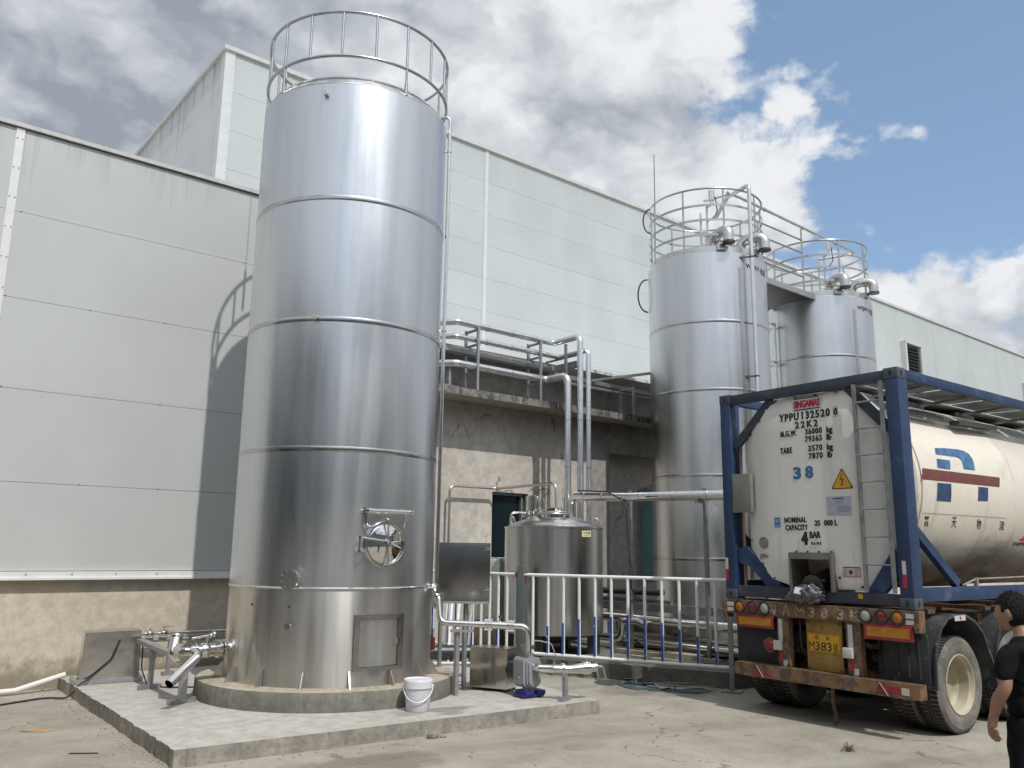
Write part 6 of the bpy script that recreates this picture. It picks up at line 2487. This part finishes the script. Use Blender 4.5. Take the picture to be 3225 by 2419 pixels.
mat('worn_white_paint', rough=0.7, fn=lambda N, p, pos, obj: N.put(p.inputs['Base Color'], N.mix(N.ramp(N.noise(obj, 22, 5, 0.7), 0.44, 0.56), (0.44, 0.38, 0.30), (0.22, 0.15, 0.09))))
for ch, y, w in (('粤', 1.795, 0.125), ('A', 1.60, 0.105), ('M', 1.42, 0.12), ('3', 1.245, 0.085), ('8', 1.085, 0.085), ('3', 0.885, 0.085), ('挂', 0.735, 0.13)):
    ttxt(ch, y, 1.155, 0.12, w, 'worn_white_paint', -0.0285, rb, 0.0 if ch == 'M' else 0.03)
for y0, y1, z0, z1 in ((1.722, 2.262, 0.983, 1.133), (0.028, 0.572, 0.983, 1.145)):
    g = G()
    g.box((-0.034, y0, z0), (-0.022, y1, z1), 0.002)
    rp = tb(g, 'reflector_plate', 'reflector_red')
    g = G()
    g.box((-0.0365, y0 + 0.035, z0 + 0.032), (-0.0345, y1 - 0.035, z1 - 0.03))
    tb(g, 'amber_field', 'reflector_amber', rp)
for y0, y1 in ((1.535, 1.69), (0.63, 0.80)):
    g = G()
    g.box((-0.01, y0, 0.571), (0.08, y1, 1.134), 0.005)
    p_ = tb(g, 'bumper_post', 'rusty_orange')
    ym = (y0 + y1) / 2 + 0.03
    for z0, z1, m in ((0.93, 1.11, 'sticker_white'), (0.86, 0.93, 'sticker_white'), (0.62, 0.74, 'reflector_red'), (0.58, 0.65, 'sticker_white')):
        g = G()
        dy = -0.05 if z1 < 0.66 else 0
        g.box((-0.0135, ym - 0.025 + dy, z0), (-0.0105, ym + 0.03 + dy, z1))
        tb(g, 'tape', m, p_)
    g = G()
    g.box((-0.06, ym - 0.03, 0.755), (-0.0137, ym + 0.085, 0.865), 0.012)
    tb(g, 'marker_lamp', 'sticker_white', p_)
g = G()
g.box((0.03, 0.875, 0.575), (0.05, 1.325, 1.134), 0.004)
pl = tb(g, 'plate_panel', 'rusty_yellow')
g = G()
g.box((0.02, 0.888, 0.776), (0.028, 1.312, 0.985), 0.003)
lp = tb(g, 'number_plate', 'plate_yellow', pl)
g = G()
for a, b in (((0.896, 0.783), (1.304, 0.787)), ((0.896, 0.974), (1.304, 0.978)), ((0.896, 0.7875), (0.900, 0.9735)), ((1.300, 0.7875), (1.304, 0.9735))):
    g.box((0.0185, a[0], a[1]), (0.0195, b[0], b[1]))
tb(g, 'plate_border', 'black_print', pl)
ttxt('粤', 1.21, 0.915, 0.045, 0.05, 'black_print', 0.0185, pl, 0.01)
ttxt('A', 1.075, 0.915, 0.045, 0.055, 'black_print', 0.0185, pl, 0.01)
ttxt('M', 1.292, 0.795, 0.095, 0.072, 'black_print', 0.0185, pl, 0.0)
ttxt('383', 1.208, 0.795, 0.095, 0.205, 'black_print', 0.0185, pl, 0.012)
ttxt('挂', 0.982, 0.795, 0.095, 0.06, 'black_print', 0.0185, pl, 0.006)
g = G()
P = [(-0.085, 2.265), (-0.085, 0.08), (-0.055, -0.015), (0.06, -0.025), (0.06, 2.265)]
g.prism(P, (0, 0, 0.423), (1, 0, 0), (0, 1, 0), (0, 0, 0.147))
bm_ = tb(g, 'bumper', 'rusty_orange')
for pts, m in (([(2.02, 0.44), (1.86, 0.44), (1.95, 0.555)], 'reflector_red'), ([(1.86, 0.445), (1.72, 0.445), (1.86, 0.52)], 'reflector_red'), ([(0.46, 0.435), (0.30, 0.435), (0.40, 0.55)], 'lens_red'), ([(0.34, 0.46), (0.17, 0.46), (0.17, 0.53), (0.37, 0.53)], 'reflector_red'), ([(0.165, 0.46), (0.085, 0.46), (0.085, 0.53), (0.165, 0.53)], 'sticker_white')):
    g = G()
    g.prism(pts, (-0.0885, 0, 0), (0, 1, 0), (0, 0, 1), (0.003, 0, 0))
    tb(g, 'bumper_tape', m, bm_)
for y in (1.95, 0.40):
    g = G()
    g.bar((-0.090, y, 0.555), (-0.090, y - 0.09, 0.43), 0.004, 0.008)
    tb(g, 'bumper_tape', 'sticker_white', bm_)
M = Matrix.Rotation(R(-90), 4, 'Y')
g = G()
g.lathe([(0.0, 0.02), (0.045, 0.018), (0.055, 0.0), (0.085, 0.0), (0.088, -0.03)], (-0.02, 1.80, 0.80), 24, M=M)
fl2 = tb(g, 'fog_lamp', 'rusty_orange')
g = G()
g.lathe([(0.0, 0.032), (0.045, 0.028), (0.058, 0.012)], (-0.02, 1.80, 0.80), 24, M=M)
tb(g, 'lens', 'reflector_red', fl2)
g = G()
g.box((0.06, 1.73, 0.59), (0.075, 2.33, 0.982), 0.004)
tb(g, 'mud_flap', 'flap_rubber')
g = G()
g.tube([(0.02, 1.02, 0.42), (0.03, 1.03, 0.25), (0.03, 1.0, 0.10), (0.04, 1.02, 0.03)], 0.022, 8)
tb(g, 'ground_strap', 'chassis')
g = G()
for y0 in (0.62, 1.62):
    g.box((0.142, y0, 0.95), (12.2, y0 + 0.16, 1.22))
    g.box((0.145, y0 - 0.03, 1.221), (12.2, y0 + 0.19, 1.26))
for x in (0.3, 1.6, 2.9, 4.2, 5.6, 7.2):
    g.box((x, 0.02, 1.262), (x + 0.14, 2.41, 1.304))
    g.box((x + 0.02, 0.12, 1.10), (x + 0.12, 2.3, 1.2198))
tb(g, 'chassis_rails', 'chassis')
for y in (-0.045, 2.41):
    g = G()
    g.box((-0.03, y, 1.08), (0.10, y + 0.06, 1.302), 0.006)
    g.cyl((-0.045, y + 0.03, 1.15), (-0.031, y + 0.03, 1.15), 0.03, seg=14)
    tb(g, 'twist_lock', 'rusty_orange')
for y in (0.3, 2.1):
    g = G()
    g.box((7.8, y, 0.0), (8.0, y + 0.15, 1.262))
    tb(g, 'landing_leg', 'chassis')
# axles
WXs = (0.86, 2.24, 3.60)
for x in WXs:
    g = G()
    g.cyl((x, 0.3, 0.50), (x, 2.14, 0.50), 0.075, seg=14)
    g.box((x - 0.06, 0.55, 0.5), (x + 0.06, 0.75, 0.96))
    g.box((x - 0.06, 1.7, 0.5), (x + 0.06, 1.9, 0.96))
    tb(g, 'axle', 'chassis')


def wheel(cx_, side, proto=None):
    """dual wheel; local y=0 at the outer sidewall, axis along +y inward"""
    if proto:
        w = copy_tree(proto, tr)
    else:
        g = G()
        R0 = 0.508
        for off in (0.0, 0.31):
            g.lathe([(0.30, off + 0.055), (0.315, off + 0.02), (0.34, off + 0.008), (0.40, off - 0.004), (0.455, off + 0.002), (0.478, off + 0.02), (0.484, off + 0.022), (0.497, off + 0.036), (R0 - 0.006, off + 0.048), (R0 - 0.006, off + 0.225), (0.48, off + 0.255), (0.40, off + 0.27), (0.30, off + 0.22), (0.30, off + 0.055)], (0, 0, 0), 80, axis='Y')
        w = g.build('wheel', MAT['tyre'], tr, local=True, sharp=30)
        g = G()
        for off in (0.0, 0.31):
            for k in range(64):
                a = 2 * PI * k / 64
                for y0, y1 in ((off + 0.030, off + 0.10), (off + 0.175, off + 0.245)):
                    M = Matrix.Rotation(-a, 4, 'Y')
                    g.box((R0 - 0.018, y0, -0.017), (R0 - 0.001, y1, 0.015), 0, M)
            for y0, y1 in ((off + 0.107, off + 0.133), (off + 0.142, off + 0.168)):
                g.lathe([(R0 - 0.010, y0), (R0, y0 + 0.002), (R0, y1 - 0.002), (R0 - 0.010, y1)], (0, 0, 0), 80, axis='Y')
        g.build('tread', MAT['tread'], w, local=True)
        g = G()
        g.lathe([(0.318, 0.015), (0.312, 0.008), (0.303, 0.010), (0.297, 0.022), (0.290, 0.04), (0.272, 0.055), (0.266, 0.16), (0.255, 0.17), (0.235, 0.215), (0.12, 0.24), (0.0, 0.245)], (0, 0, 0), 64, axis='Y')
        rm = g.build('rim', MAT['rim_cream'], w, local=True, sharp=35)
        g = G()
        g.lathe([(0.10, 0.245), (0.10, 0.215), (0.085, 0.205), (0.0, 0.20)], (0, 0, 0), 32, axis='Y')
        for k in range(10):
            a = k * PI / 5
            g.cyl((0.155 * math.cos(a), 0.222, 0.155 * math.sin(a)), (0.155 * math.cos(a), 0.235, 0.155 * math.sin(a)), 0.017, seg=6)
        g.build('hub', MAT['rim_cream'], rm, local=True)
    w.location = (cx_, 0.0 if side < 0 else 2.438, 0.506)
    w.rotation_euler = (0, 0, 0 if side < 0 else PI)
    return w


w0 = wheel(WXs[0], -1)
for x in WXs:
    for s in (-1, 1):
        if not (x == WXs[0] and s == -1):
            wheel(x, s, w0)
# mudguards: folded sheets over each axle
for x in WXs:
    for s in (-1, 1):
        g = G()
        y0, y1 = (-0.03, 0.60) if s < 0 else (1.84, 2.47)
        prof = []
        if x == WXs[0]:
            A_ = [(-0.60, 0.0), (-0.585, 0.25), (-0.545, 0.44), (-0.42, 0.62), (-0.26, 0.715), (-0.06, 0.74), (0.12, 0.735), (0.34, 0.66), (0.52, 0.52), (0.62, 0.33), (0.75, 0.12)]
        else:
            A_ = [(-0.62, -0.10), (-0.60, 0.22), (-0.52, 0.42), (-0.40, 0.60), (-0.24, 0.70), (0.0, 0.74), (0.24, 0.70), (0.42, 0.58), (0.54, 0.4), (0.60, 0.15)]
        pts = [(x + a, 0.506 + b) for a, b in A_]
        inn = [(x + a * 0.965, 0.506 + b * 0.965) for a, b in A_]
        poly = pts + inn[::-1]
        # build as strip (non convex ring segment)
        V, F = [], []
        for (px_, pz_), (qx_, qz_) in zip(pts, inn):
            V += [(px_, y0, pz_), (px_, y1, pz_), (qx_, y1, qz_), (qx_, y0, qz_)]
        for i in range(len(pts) - 1):
            a = i * 4
            for k in range(4):
                F.append((a + k, a + (k + 1) % 4, a + 4 + (k + 1) % 4, a + 4 + k))
        F += [(0, 1, 2, 3), (len(V) - 4, len(V) - 3, len(V) - 2, len(V) - 1)]
        g.quadmesh(V, F)
        md = tb(g, 'mudguard', 'fender_black', sharp=50)
        g = G()
        for (a, b) in zip(pts, pts[1:]):
            yy = y0 if s < 0 else y1
            dz_ = 0.0
            g.bar((a[0], yy, a[1] - 0.01), (b[0], yy, b[1] - 0.01), 0.022, 0.03)
        tb(g, 'mudguard_lip', 'fender_black', md)
        if x == WXs[0] and s < 0:
            g = G()
            g.obox((x - 0.02, -0.048, 1.205), (0.24, 0.008, 0.055), -0.0)
            st_ = tb(g, 'fender_sticker', 'sticker_white', md)
            g = G()
            g.cyl((x - 0.02, -0.055, 1.205), (x - 0.02, -0.0525, 1.205), 0.018, seg=14)
            tb(g, 'red_dot', 'red_print', st_)
for s, y0 in ((-1, 0.02), (1, 1.84)):
    pass
g = G()
g.box((0.20, 0.0, 0.56), (0.215, 0.50, 1.05), 0.003)
for y in (0.10, 0.22, 0.34):
    g.cyl((0.196, y, 0.60), (0.196, y, 1.02), 0.012, seg=8)
tb(g, 'mud_flap', 'fender_black')
# black wedge of mud guard behind the beam end and valve gear under the deck
g = G()
g.box((0.15, 0.03, 1.06), (0.32, 0.5, 1.13))
tb(g, 'fender_bracket', 'black_paint')
g = G()
g.box((1.62, 0.1, 0.86), (1.72, 0.55, 1.05), 0.02)
g.cyl((1.55, 0.2, 0.98), (1.55, 0.55, 0.98), 0.10, seg=18)
tb(g, 'brake_gear', 'black_paint')

for y, z in ((1.56, 0.60), (1.66, 0.60), (0.65, 0.60), (0.77, 0.60), (1.56, 1.10), (0.66, 1.10), (1.30, 0.60), (0.90, 0.60), (1.30, 1.10), (0.90, 1.10)):
    g = G()
    x = -0.012 if z < 1.2 and not (0.87 < y < 1.33) else 0.028
    g.cyl((x - 0.008, y, z), (x + 0.01, y, z), 0.013, seg=6)
    tb(g, 'bolt', 'dark_steel')
g = G()
g.tube([(0.10, 1.45, 1.10), (0.12, 1.46, 0.80), (0.25, 1.40, 0.62), (0.6, 1.3, 0.60), (0.86, 1.25, 0.72)], 0.014, 8, fillet=0.12)
tb(g, 'air_hose', 'rubber')
g = G()
g.tube([(0.10, 0.86, 1.10), (0.13, 0.85, 0.70), (0.3, 0.95, 0.55), (0.86, 1.05, 0.62)], 0.012, 8, fillet=0.12)
tb(g, 'air_hose', 'rubber')
g = G()
g.cyl((0.30, 1.35, 0.92), (0.30, 2.05, 0.92), 0.12, seg=20)
tb(g, 'air_tank', 'black_paint')
for x in WXs:
    for y in (0.70, 1.75):
        g = G()
        g.prism([(-0.48, 0.72), (-0.2, 0.64), (0.2, 0.64), (0.48, 0.72), (0.48, 0.78), (0.2, 0.71), (-0.2, 0.71), (-0.48, 0.78)], (x, y - 0.04, 0), (1, 0, 0), (0, 0, 1), (0, 0.08, 0))
        tb(g, 'leaf_spring', 'chassis')

# ---------------------------------------------------------------- person
mat('skin', (0.30, 0.165, 0.105), 0.5, var=0.08, vs=14, bump=0.08, bs=60)
mat('hair', (0.006, 0.0055, 0.0055), 0.62, var=0.4, vs=90, bump=1.0, bs=110, stretch=(1, 1, 0.3), spec=0.25)
mat('black_cotton', (0.008, 0.008, 0.0095), 0.9, var=0.2, vs=30, bump=0.2, bs=25, spec=0.12)
mat('black_denim', (0.008, 0.0085, 0.011), 0.85, var=0.2, vs=30, bump=0.2, bs=25, spec=0.12)
mat('gold_print', (0.30, 0.15, 0.02), 0.6, var=0.3, vs=30)
mat('shoe', (0.02, 0.02, 0.02), 0.5)
PE = (5.90, 2.175, 0)
pe_ = thing('person', 'black clad person at the right edge looking toward the tanks', 'person', PE, R(70))
pe_.scale = (1.03, 1.03, 0.985)


def skinned(chains, extra=None, sub=2, voxel=0.0, smooth=0):
    """chains: list of [(x,y,z,r), ...]; a chain may start with an int = index of an earlier vertex"""
    me = bpy.data.meshes.new('sk')
    V, E, RR = [], [], []
    for ch in chains:
        prev = None
        for it in ch:
            if isinstance(it, int):
                prev = it
                continue
            V.append(it[:3])
            RR.append(it[3] if len(it) == 4 else (it[3], it[4]))
            if prev is not None:
                E.append((prev, len(V) - 1))
            prev = len(V) - 1
    me.from_pydata(V, E, [])
    o = bpy.data.objects.new('sk', me)
    col.objects.link(o)
    md = o.modifiers.new('s', 'SKIN')
    for i, r in enumerate(RR):
        me.skin_vertices[0].data[i].radius = (r, r) if not isinstance(r, tuple) else r
    me.skin_vertices[0].data[0].use_root = True
    ss = o.modifiers.new('u', 'SUBSURF')
    ss.levels = sub
    ss.render_levels = sub
    dg = bpy.context.evaluated_depsgraph_get()
    m2 = bpy.data.meshes.new_from_object(o.evaluated_get(dg))
    bpy.data.objects.remove(o)
    if voxel:
        bm = bmesh.new()
        bm.from_mesh(m2)
        if extra:
            for e in extra:
                bm.from_mesh(e)
        bmesh.ops.holes_fill(bm, edges=[e for e in bm.edges if e.is_boundary], sides=0)
        bmesh.ops.recalc_face_normals(bm, faces=bm.faces[:])
        bm.to_mesh(m2)
        bm.free()
        o = bpy.data.objects.new('sk', m2)
        col.objects.link(o)
        rm = o.modifiers.new('r', 'REMESH')
        rm.mode = 'VOXEL'
        rm.voxel_size = voxel
        if smooth:
            sm = o.modifiers.new('m', 'SMOOTH')
            sm.iterations = smooth
            sm.factor = 0.5
        dg = bpy.context.evaluated_depsgraph_get()
        m3_ = bpy.data.meshes.new_from_object(o.evaluated_get(dg))
        bpy.data.objects.remove(o)
        m2 = m3_
    for p in m2.polygons:
        p.use_smooth = True
    return m2


def person_part(name, me, m, parent=None):
    o = bpy.data.objects.new(name, me)
    me.name = name
    me.materials.clear()
    me.materials.append(MAT[m])
    col.objects.link(o)
    o.parent = parent or pe_
    return o


# head shape
hb = bmesh.new()
bmesh.ops.create_uvsphere(hb, u_segments=40, v_segments=28, radius=1.0)
HC = Vector((0.065, 0, 1.545))
for v in hb.verts:
    c = v.co
    x, y, z = c.x * 0.098, c.y * 0.077, c.z * 0.118
    if z < -0.02:   # narrow jaw, chin forward
        t = min(1, (-z - 0.02) / 0.098)
        y *= 1 - 0.30 * t
        x = x * (1 - 0.18 * t) + 0.022 * t
    if c.x > 0.6:
        pass
    v.co = Vector((x, y, z))


def blob(b, c, r, sx=1, sy=1, sz=1):
    bb = bmesh.new()
    bmesh.ops.create_uvsphere(bb, u_segments=14, v_segments=10, radius=r)
    for v in bb.verts:
        v.co = Vector((v.co.x * sx, v.co.y * sy, v.co.z * sz)) + Vector(c)
    t = bpy.data.meshes.new('t')
    bb.to_mesh(t)
    bb.free()
    b.from_mesh(t)
    bpy.data.meshes.remove(t)


blob(hb, (0.100, 0, -0.018), 0.016, 1.2, 0.9, 1.7)      # nose
blob(hb, (0.092, 0, -0.068), 0.018, 0.8, 1.4, 0.7)      # lips
blob(hb, (0.080, 0, -0.100), 0.022, 1, 1.1, 0.8)        # chin
for s in (-1, 1):
    blob(hb, (0.070, 0.036 * s, 0.016), 0.022, 0.9, 1.2, 0.5)   # brow
    blob(hb, (0.062, 0.046 * s, -0.03), 0.024, 0.9, 0.8, 0.9)   # cheek
    blob(hb, (-0.008, 0.079 * s, -0.012), 0.020, 0.9, 0.42, 1.6)  # ear
    blob(hb, (-0.004, 0.077 * s, -0.038), 0.011, 0.9, 0.6, 1.0)   # lobe
Rh = Matrix.Rotation(R(14), 4, 'Z') @ Matrix.Rotation(R(4), 4, 'Y')
hb.transform(Matrix.Translation(HC) @ Rh)
hm = bpy.data.meshes.new('head')
hb.to_mesh(hm)
hb.free()
chains = [
    [(-0.01, 0, 0.95, 0.08), (0.0, 0, 1.08, 0.075), (-0.01, 0, 1.20, 0.08), (-0.02, 0, 1.315, 0.07), (-0.004, 0, 1.40, 0.055), (0.035, 0, 1.475, 0.055)],
    [3, (-0.015, 0.11, 1.325, 0.042), (-0.012, 0.165, 1.295, 0.040), (-0.030, 0.215, 1.20, 0.040), (-0.045, 0.242, 1.105, 0.039), (0.000, 0.252, 1.045, 0.041), (0.035, 0.246, 0.975, 0.033), (0.058, 0.238, 0.925, 0.029)],
    [3, (-0.015, -0.11, 1.325, 0.042), (-0.012, -0.165, 1.295, 0.040), (-0.02, -0.215, 1.20, 0.040), (-0.02, -0.240, 1.08, 0.039), (0.02, -0.250, 1.0, 0.040), (0.08, -0.25, 0.92, 0.032), (0.11, -0.245, 0.87, 0.026)],
    [0, (0.0, 0.095, 0.86, 0.055), (0.0, 0.10, 0.70, 0.052), (0.01, 0.10, 0.47, 0.044), (-0.005, 0.105, 0.36, 0.044), (-0.01, 0.105, 0.10, 0.036), (0.0, 0.105, 0.045, 0.034), (0.13, 0.12, 0.03, 0.022)],
    [0, (0.0, -0.095, 0.86, 0.055), (0.0, -0.10, 0.70, 0.052), (0.01, -0.10, 0.47, 0.044), (-0.005, -0.105, 0.36, 0.044), (-0.01, -0.105, 0.10, 0.036), (0.0, -0.105, 0.045, 0.034), (0.13, -0.12, 0.03, 0.022)],
]


def hand(wx, wy, wz, s):
    """palm and five separate fingers hanging and slightly curled; s = +1 left hand"""
    b = bmesh.new()
    meshes = []
    # palm as skinned slab
    pal = skinned([[(wx - 0.012, wy, wz + 0.03, 0.029), (wx, wy, wz, 0.029), (wx + 0.012, wy, wz - 0.035, (0.037, 0.021)), (wx + 0.018, wy - 0.004 * s, wz - 0.080, (0.040, 0.014))]], sub=2)
    meshes.append(pal)
    for k, (off, ln) in enumerate(((0.030, 0.070), (0.011, 0.080), (-0.009, 0.074), (-0.027, 0.058))):
        bx_, by_, bz_ = wx + 0.016 + off, wy - 0.004 * s, wz - 0.082
        m_ = skinned([[(bx_, by_, bz_ + 0.012, 0.0098), (bx_ + 0.001, by_ - 0.004 * s, bz_ - ln * 0.42, 0.0092), (bx_ - 0.002, by_ - 0.016 * s, bz_ - ln * 0.72, 0.0083), (bx_ - 0.006, by_ - 0.030 * s, bz_ - ln * 0.93, 0.0068)]], sub=1)
        meshes.append(m_)
    m_ = skinned([[(wx + 0.030, wy - 0.004 * s, wz - 0.030, 0.014), (wx + 0.052, wy - 0.014 * s, wz - 0.058, 0.0115), (wx + 0.060, wy - 0.022 * s, wz - 0.085, 0.010), (wx + 0.058, wy - 0.028 * s, wz - 0.108, 0.0075)]], sub=1)
    meshes.append(m_)
    return meshes


extra = [hm] + hand(0.060, 0.238, 0.925, 1) + hand(0.11, -0.245, 0.87, -1)
body = person_part('body', skinned(chains, extra, 2, 0.0055, 2), 'skin')
# hair: shell over the skull
b = bmesh.new()
bmesh.ops.create_uvsphere(b, u_segments=56, v_segments=40, radius=1.0)
rr = random.Random(2)
dele = []
for v in b.verts:
    c = v.co.copy()
    n = 0.02 * math.sin(c.x * 23 + c.z * 9) + 0.02 * math.sin(c.y * 31 + c.x * 13) + 0.015 * math.sin(c.z * 37 + c.y * 17)
    top = max(0, c.z)
    k = 1.02 + n + 0.035 * top
    low = c.z < (-0.42 if c.x < -0.15 else (-0.05 if c.x < 0.35 else 0.38))
    if c.x > -0.22 and c.x < 0.2 and abs(c.y) > 0.75 and c.z < 0.12:
        low = True
    if low:
        k = 0.90
    v.co = Vector((c.x * 0.100 * k - 0.004, c.y * 0.079 * k, c.z * 0.121 * k + 0.002))
b.transform(Matrix.Translation(HC) @ Rh)
hme = bpy.data.meshes.new('hair')
b.to_mesh(hme)
b.free()
for p in hme.polygons:
    p.use_smooth = True
hb2 = bmesh.new()
hb2.from_mesh(hme)
hb2.normal_update()
cand = [(v.co.copy(), v.normal.copy()) for v in hb2.verts]
rr = random.Random(4)
Hc = HC + Vector((0, 0, 0.01))
for k in range(2600):
    co, no = cand[rr.randrange(len(cand))]
    loc_ = Rh.inverted() @ (co - HC)
    if loc_.x > 0.055 and loc_.z < 0.05 or loc_.z < -0.045 or (abs(loc_.y) > 0.062 and loc_.x > -0.03 and loc_.z < 0.02):
        continue
    co = co + Vector((rr.gauss(0, 0.003), rr.gauss(0, 0.003), rr.gauss(0, 0.003)))
    whorl = Vector((co.x - Hc.x + 0.03, co.y - Hc.y, 0))
    flow = (whorl * 9 + Vector((0, 0, -0.55)) + Vector((rr.gauss(0, .35), rr.gauss(0, .35), rr.gauss(0, .3))))
    flow = (flow - no * flow.dot(no)).normalized()
    L = rr.uniform(0.012, 0.022)
    sd = flow.cross(no).normalized() * 0.0016
    q = [co - no * 0.002 - sd, co - no * 0.002 + sd, co + flow * L * 0.6 + no * 0.002 + sd * 0.6, co + flow * L * 0.6 + no * 0.002 - sd * 0.6, co + flow * L + no * rr.uniform(-0.001, 0.003)]
    vs = [hb2.verts.new(x) for x in q]
    hb2.faces.new(vs[:4])
    hb2.faces.new((vs[3], vs[2], vs[4]))
hb2.to_mesh(hme)
hb2.free()
person_part('hair', hme, 'hair', body)
# shirt with sleeves, trousers, shoes
shirt = skinned([
    [(-0.01, 0, 0.90, 0.178), (-0.005, 0, 1.00, 0.168), (-0.01, 0, 1.12, 0.166), (-0.02, 0, 1.24, 0.170), (-0.022, 0, 1.32, 0.142), (-0.010, 0, 1.385, 0.084), (-0.006, 0, 1.408, 0.072)],
    [4, (-0.017, 0.125, 1.328, 0.076), (-0.014, 0.172, 1.298, 0.066), (-0.030, 0.214, 1.21, 0.062), (-0.037, 0.234, 1.135, 0.066)],
    [4, (-0.017, -0.125, 1.328, 0.076), (-0.014, -0.172, 1.298, 0.066), (-0.022, -0.214, 1.21, 0.062), (-0.024, -0.234, 1.13, 0.066)]], [], 2, 0.009, 3)
for v in shirt.vertices:
    z, y = v.co.z, v.co.y
    v.co.x *= 0.80 if abs(y) < 0.16 else 0.92
    v.co.x += 0.007 * math.sin(z * 52 + y * 21 + 3 * math.sin(z * 17)) * math.sin(y * 27 + v.co.x * 14 + 1)
    v.co.y += 0.005 * math.sin(z * 41 + v.co.x * 31)
    if z < 1.0:
        v.co.x += 0.006 * math.sin(z * 95)
so_ = person_part('t_shirt', shirt, 'black_cotton', body)
tro = skinned([
    [(-0.01, 0, 0.98, 0.135), (-0.01, 0, 0.88, 0.142)],
    [1, (0.0, 0.095, 0.80, 0.098), (0.0, 0.102, 0.62, 0.083), (0.01, 0.102, 0.46, 0.070), (0.0, 0.106, 0.25, 0.067), (0.0, 0.11, 0.06, 0.070)],
    [1, (0.0, -0.095, 0.80, 0.098), (0.0, -0.102, 0.62, 0.083), (0.01, -0.102, 0.46, 0.070), (0.0, -0.106, 0.25, 0.067), (0.0, -0.11, 0.06, 0.070)]], None, 3)
for v in tro.vertices:
    v.co.x += 0.004 * math.sin(v.co.z * 23 + v.co.y * 16 + 2 * math.sin(v.co.z * 9))
person_part('trousers', tro, 'black_denim', body)
for s in (-1, 1):
    sh = skinned([[(-0.07, 0.112 * s, 0.045, 0.042), (0.03, 0.115 * s, 0.045, 0.045), (0.12, 0.122 * s, 0.036, 0.040), (0.18, 0.126 * s, 0.030, 0.028)]], None, 2)
    person_part('shoe', sh, 'shoe', body)
# gold print band on the back of the shirt
V, F = [], []
from mathutils.bvhtree import BVHTree
bmx = bmesh.new()
bmx.from_mesh(shirt)
tree = BVHTree.FromBMesh(bmx)
nx_, nz_ = 14, 8
ok = True
for j in range(nz_ + 1):
    for i in range(nx_ + 1):
        y = 0.095 - 0.19 * i / nx_
        z = 1.15 + 0.10 * j / nz_
        h = tree.ray_cast(Vector((-0.6, y, z)), Vector((1, 0, 0)))
        V.append((h[0].x - 0.003 if h[0] else -0.13, y, z))
for j in range(nz_):
    for i in range(nx_):
        a = j * (nx_ + 1) + i
        F.append((a, a + 1, a + nx_ + 2, a + nx_ + 1))
bmx.free()
g = G()
g.quadmesh(V, F)
g.build('back_print', MAT['gold_print'], so_, local=True)
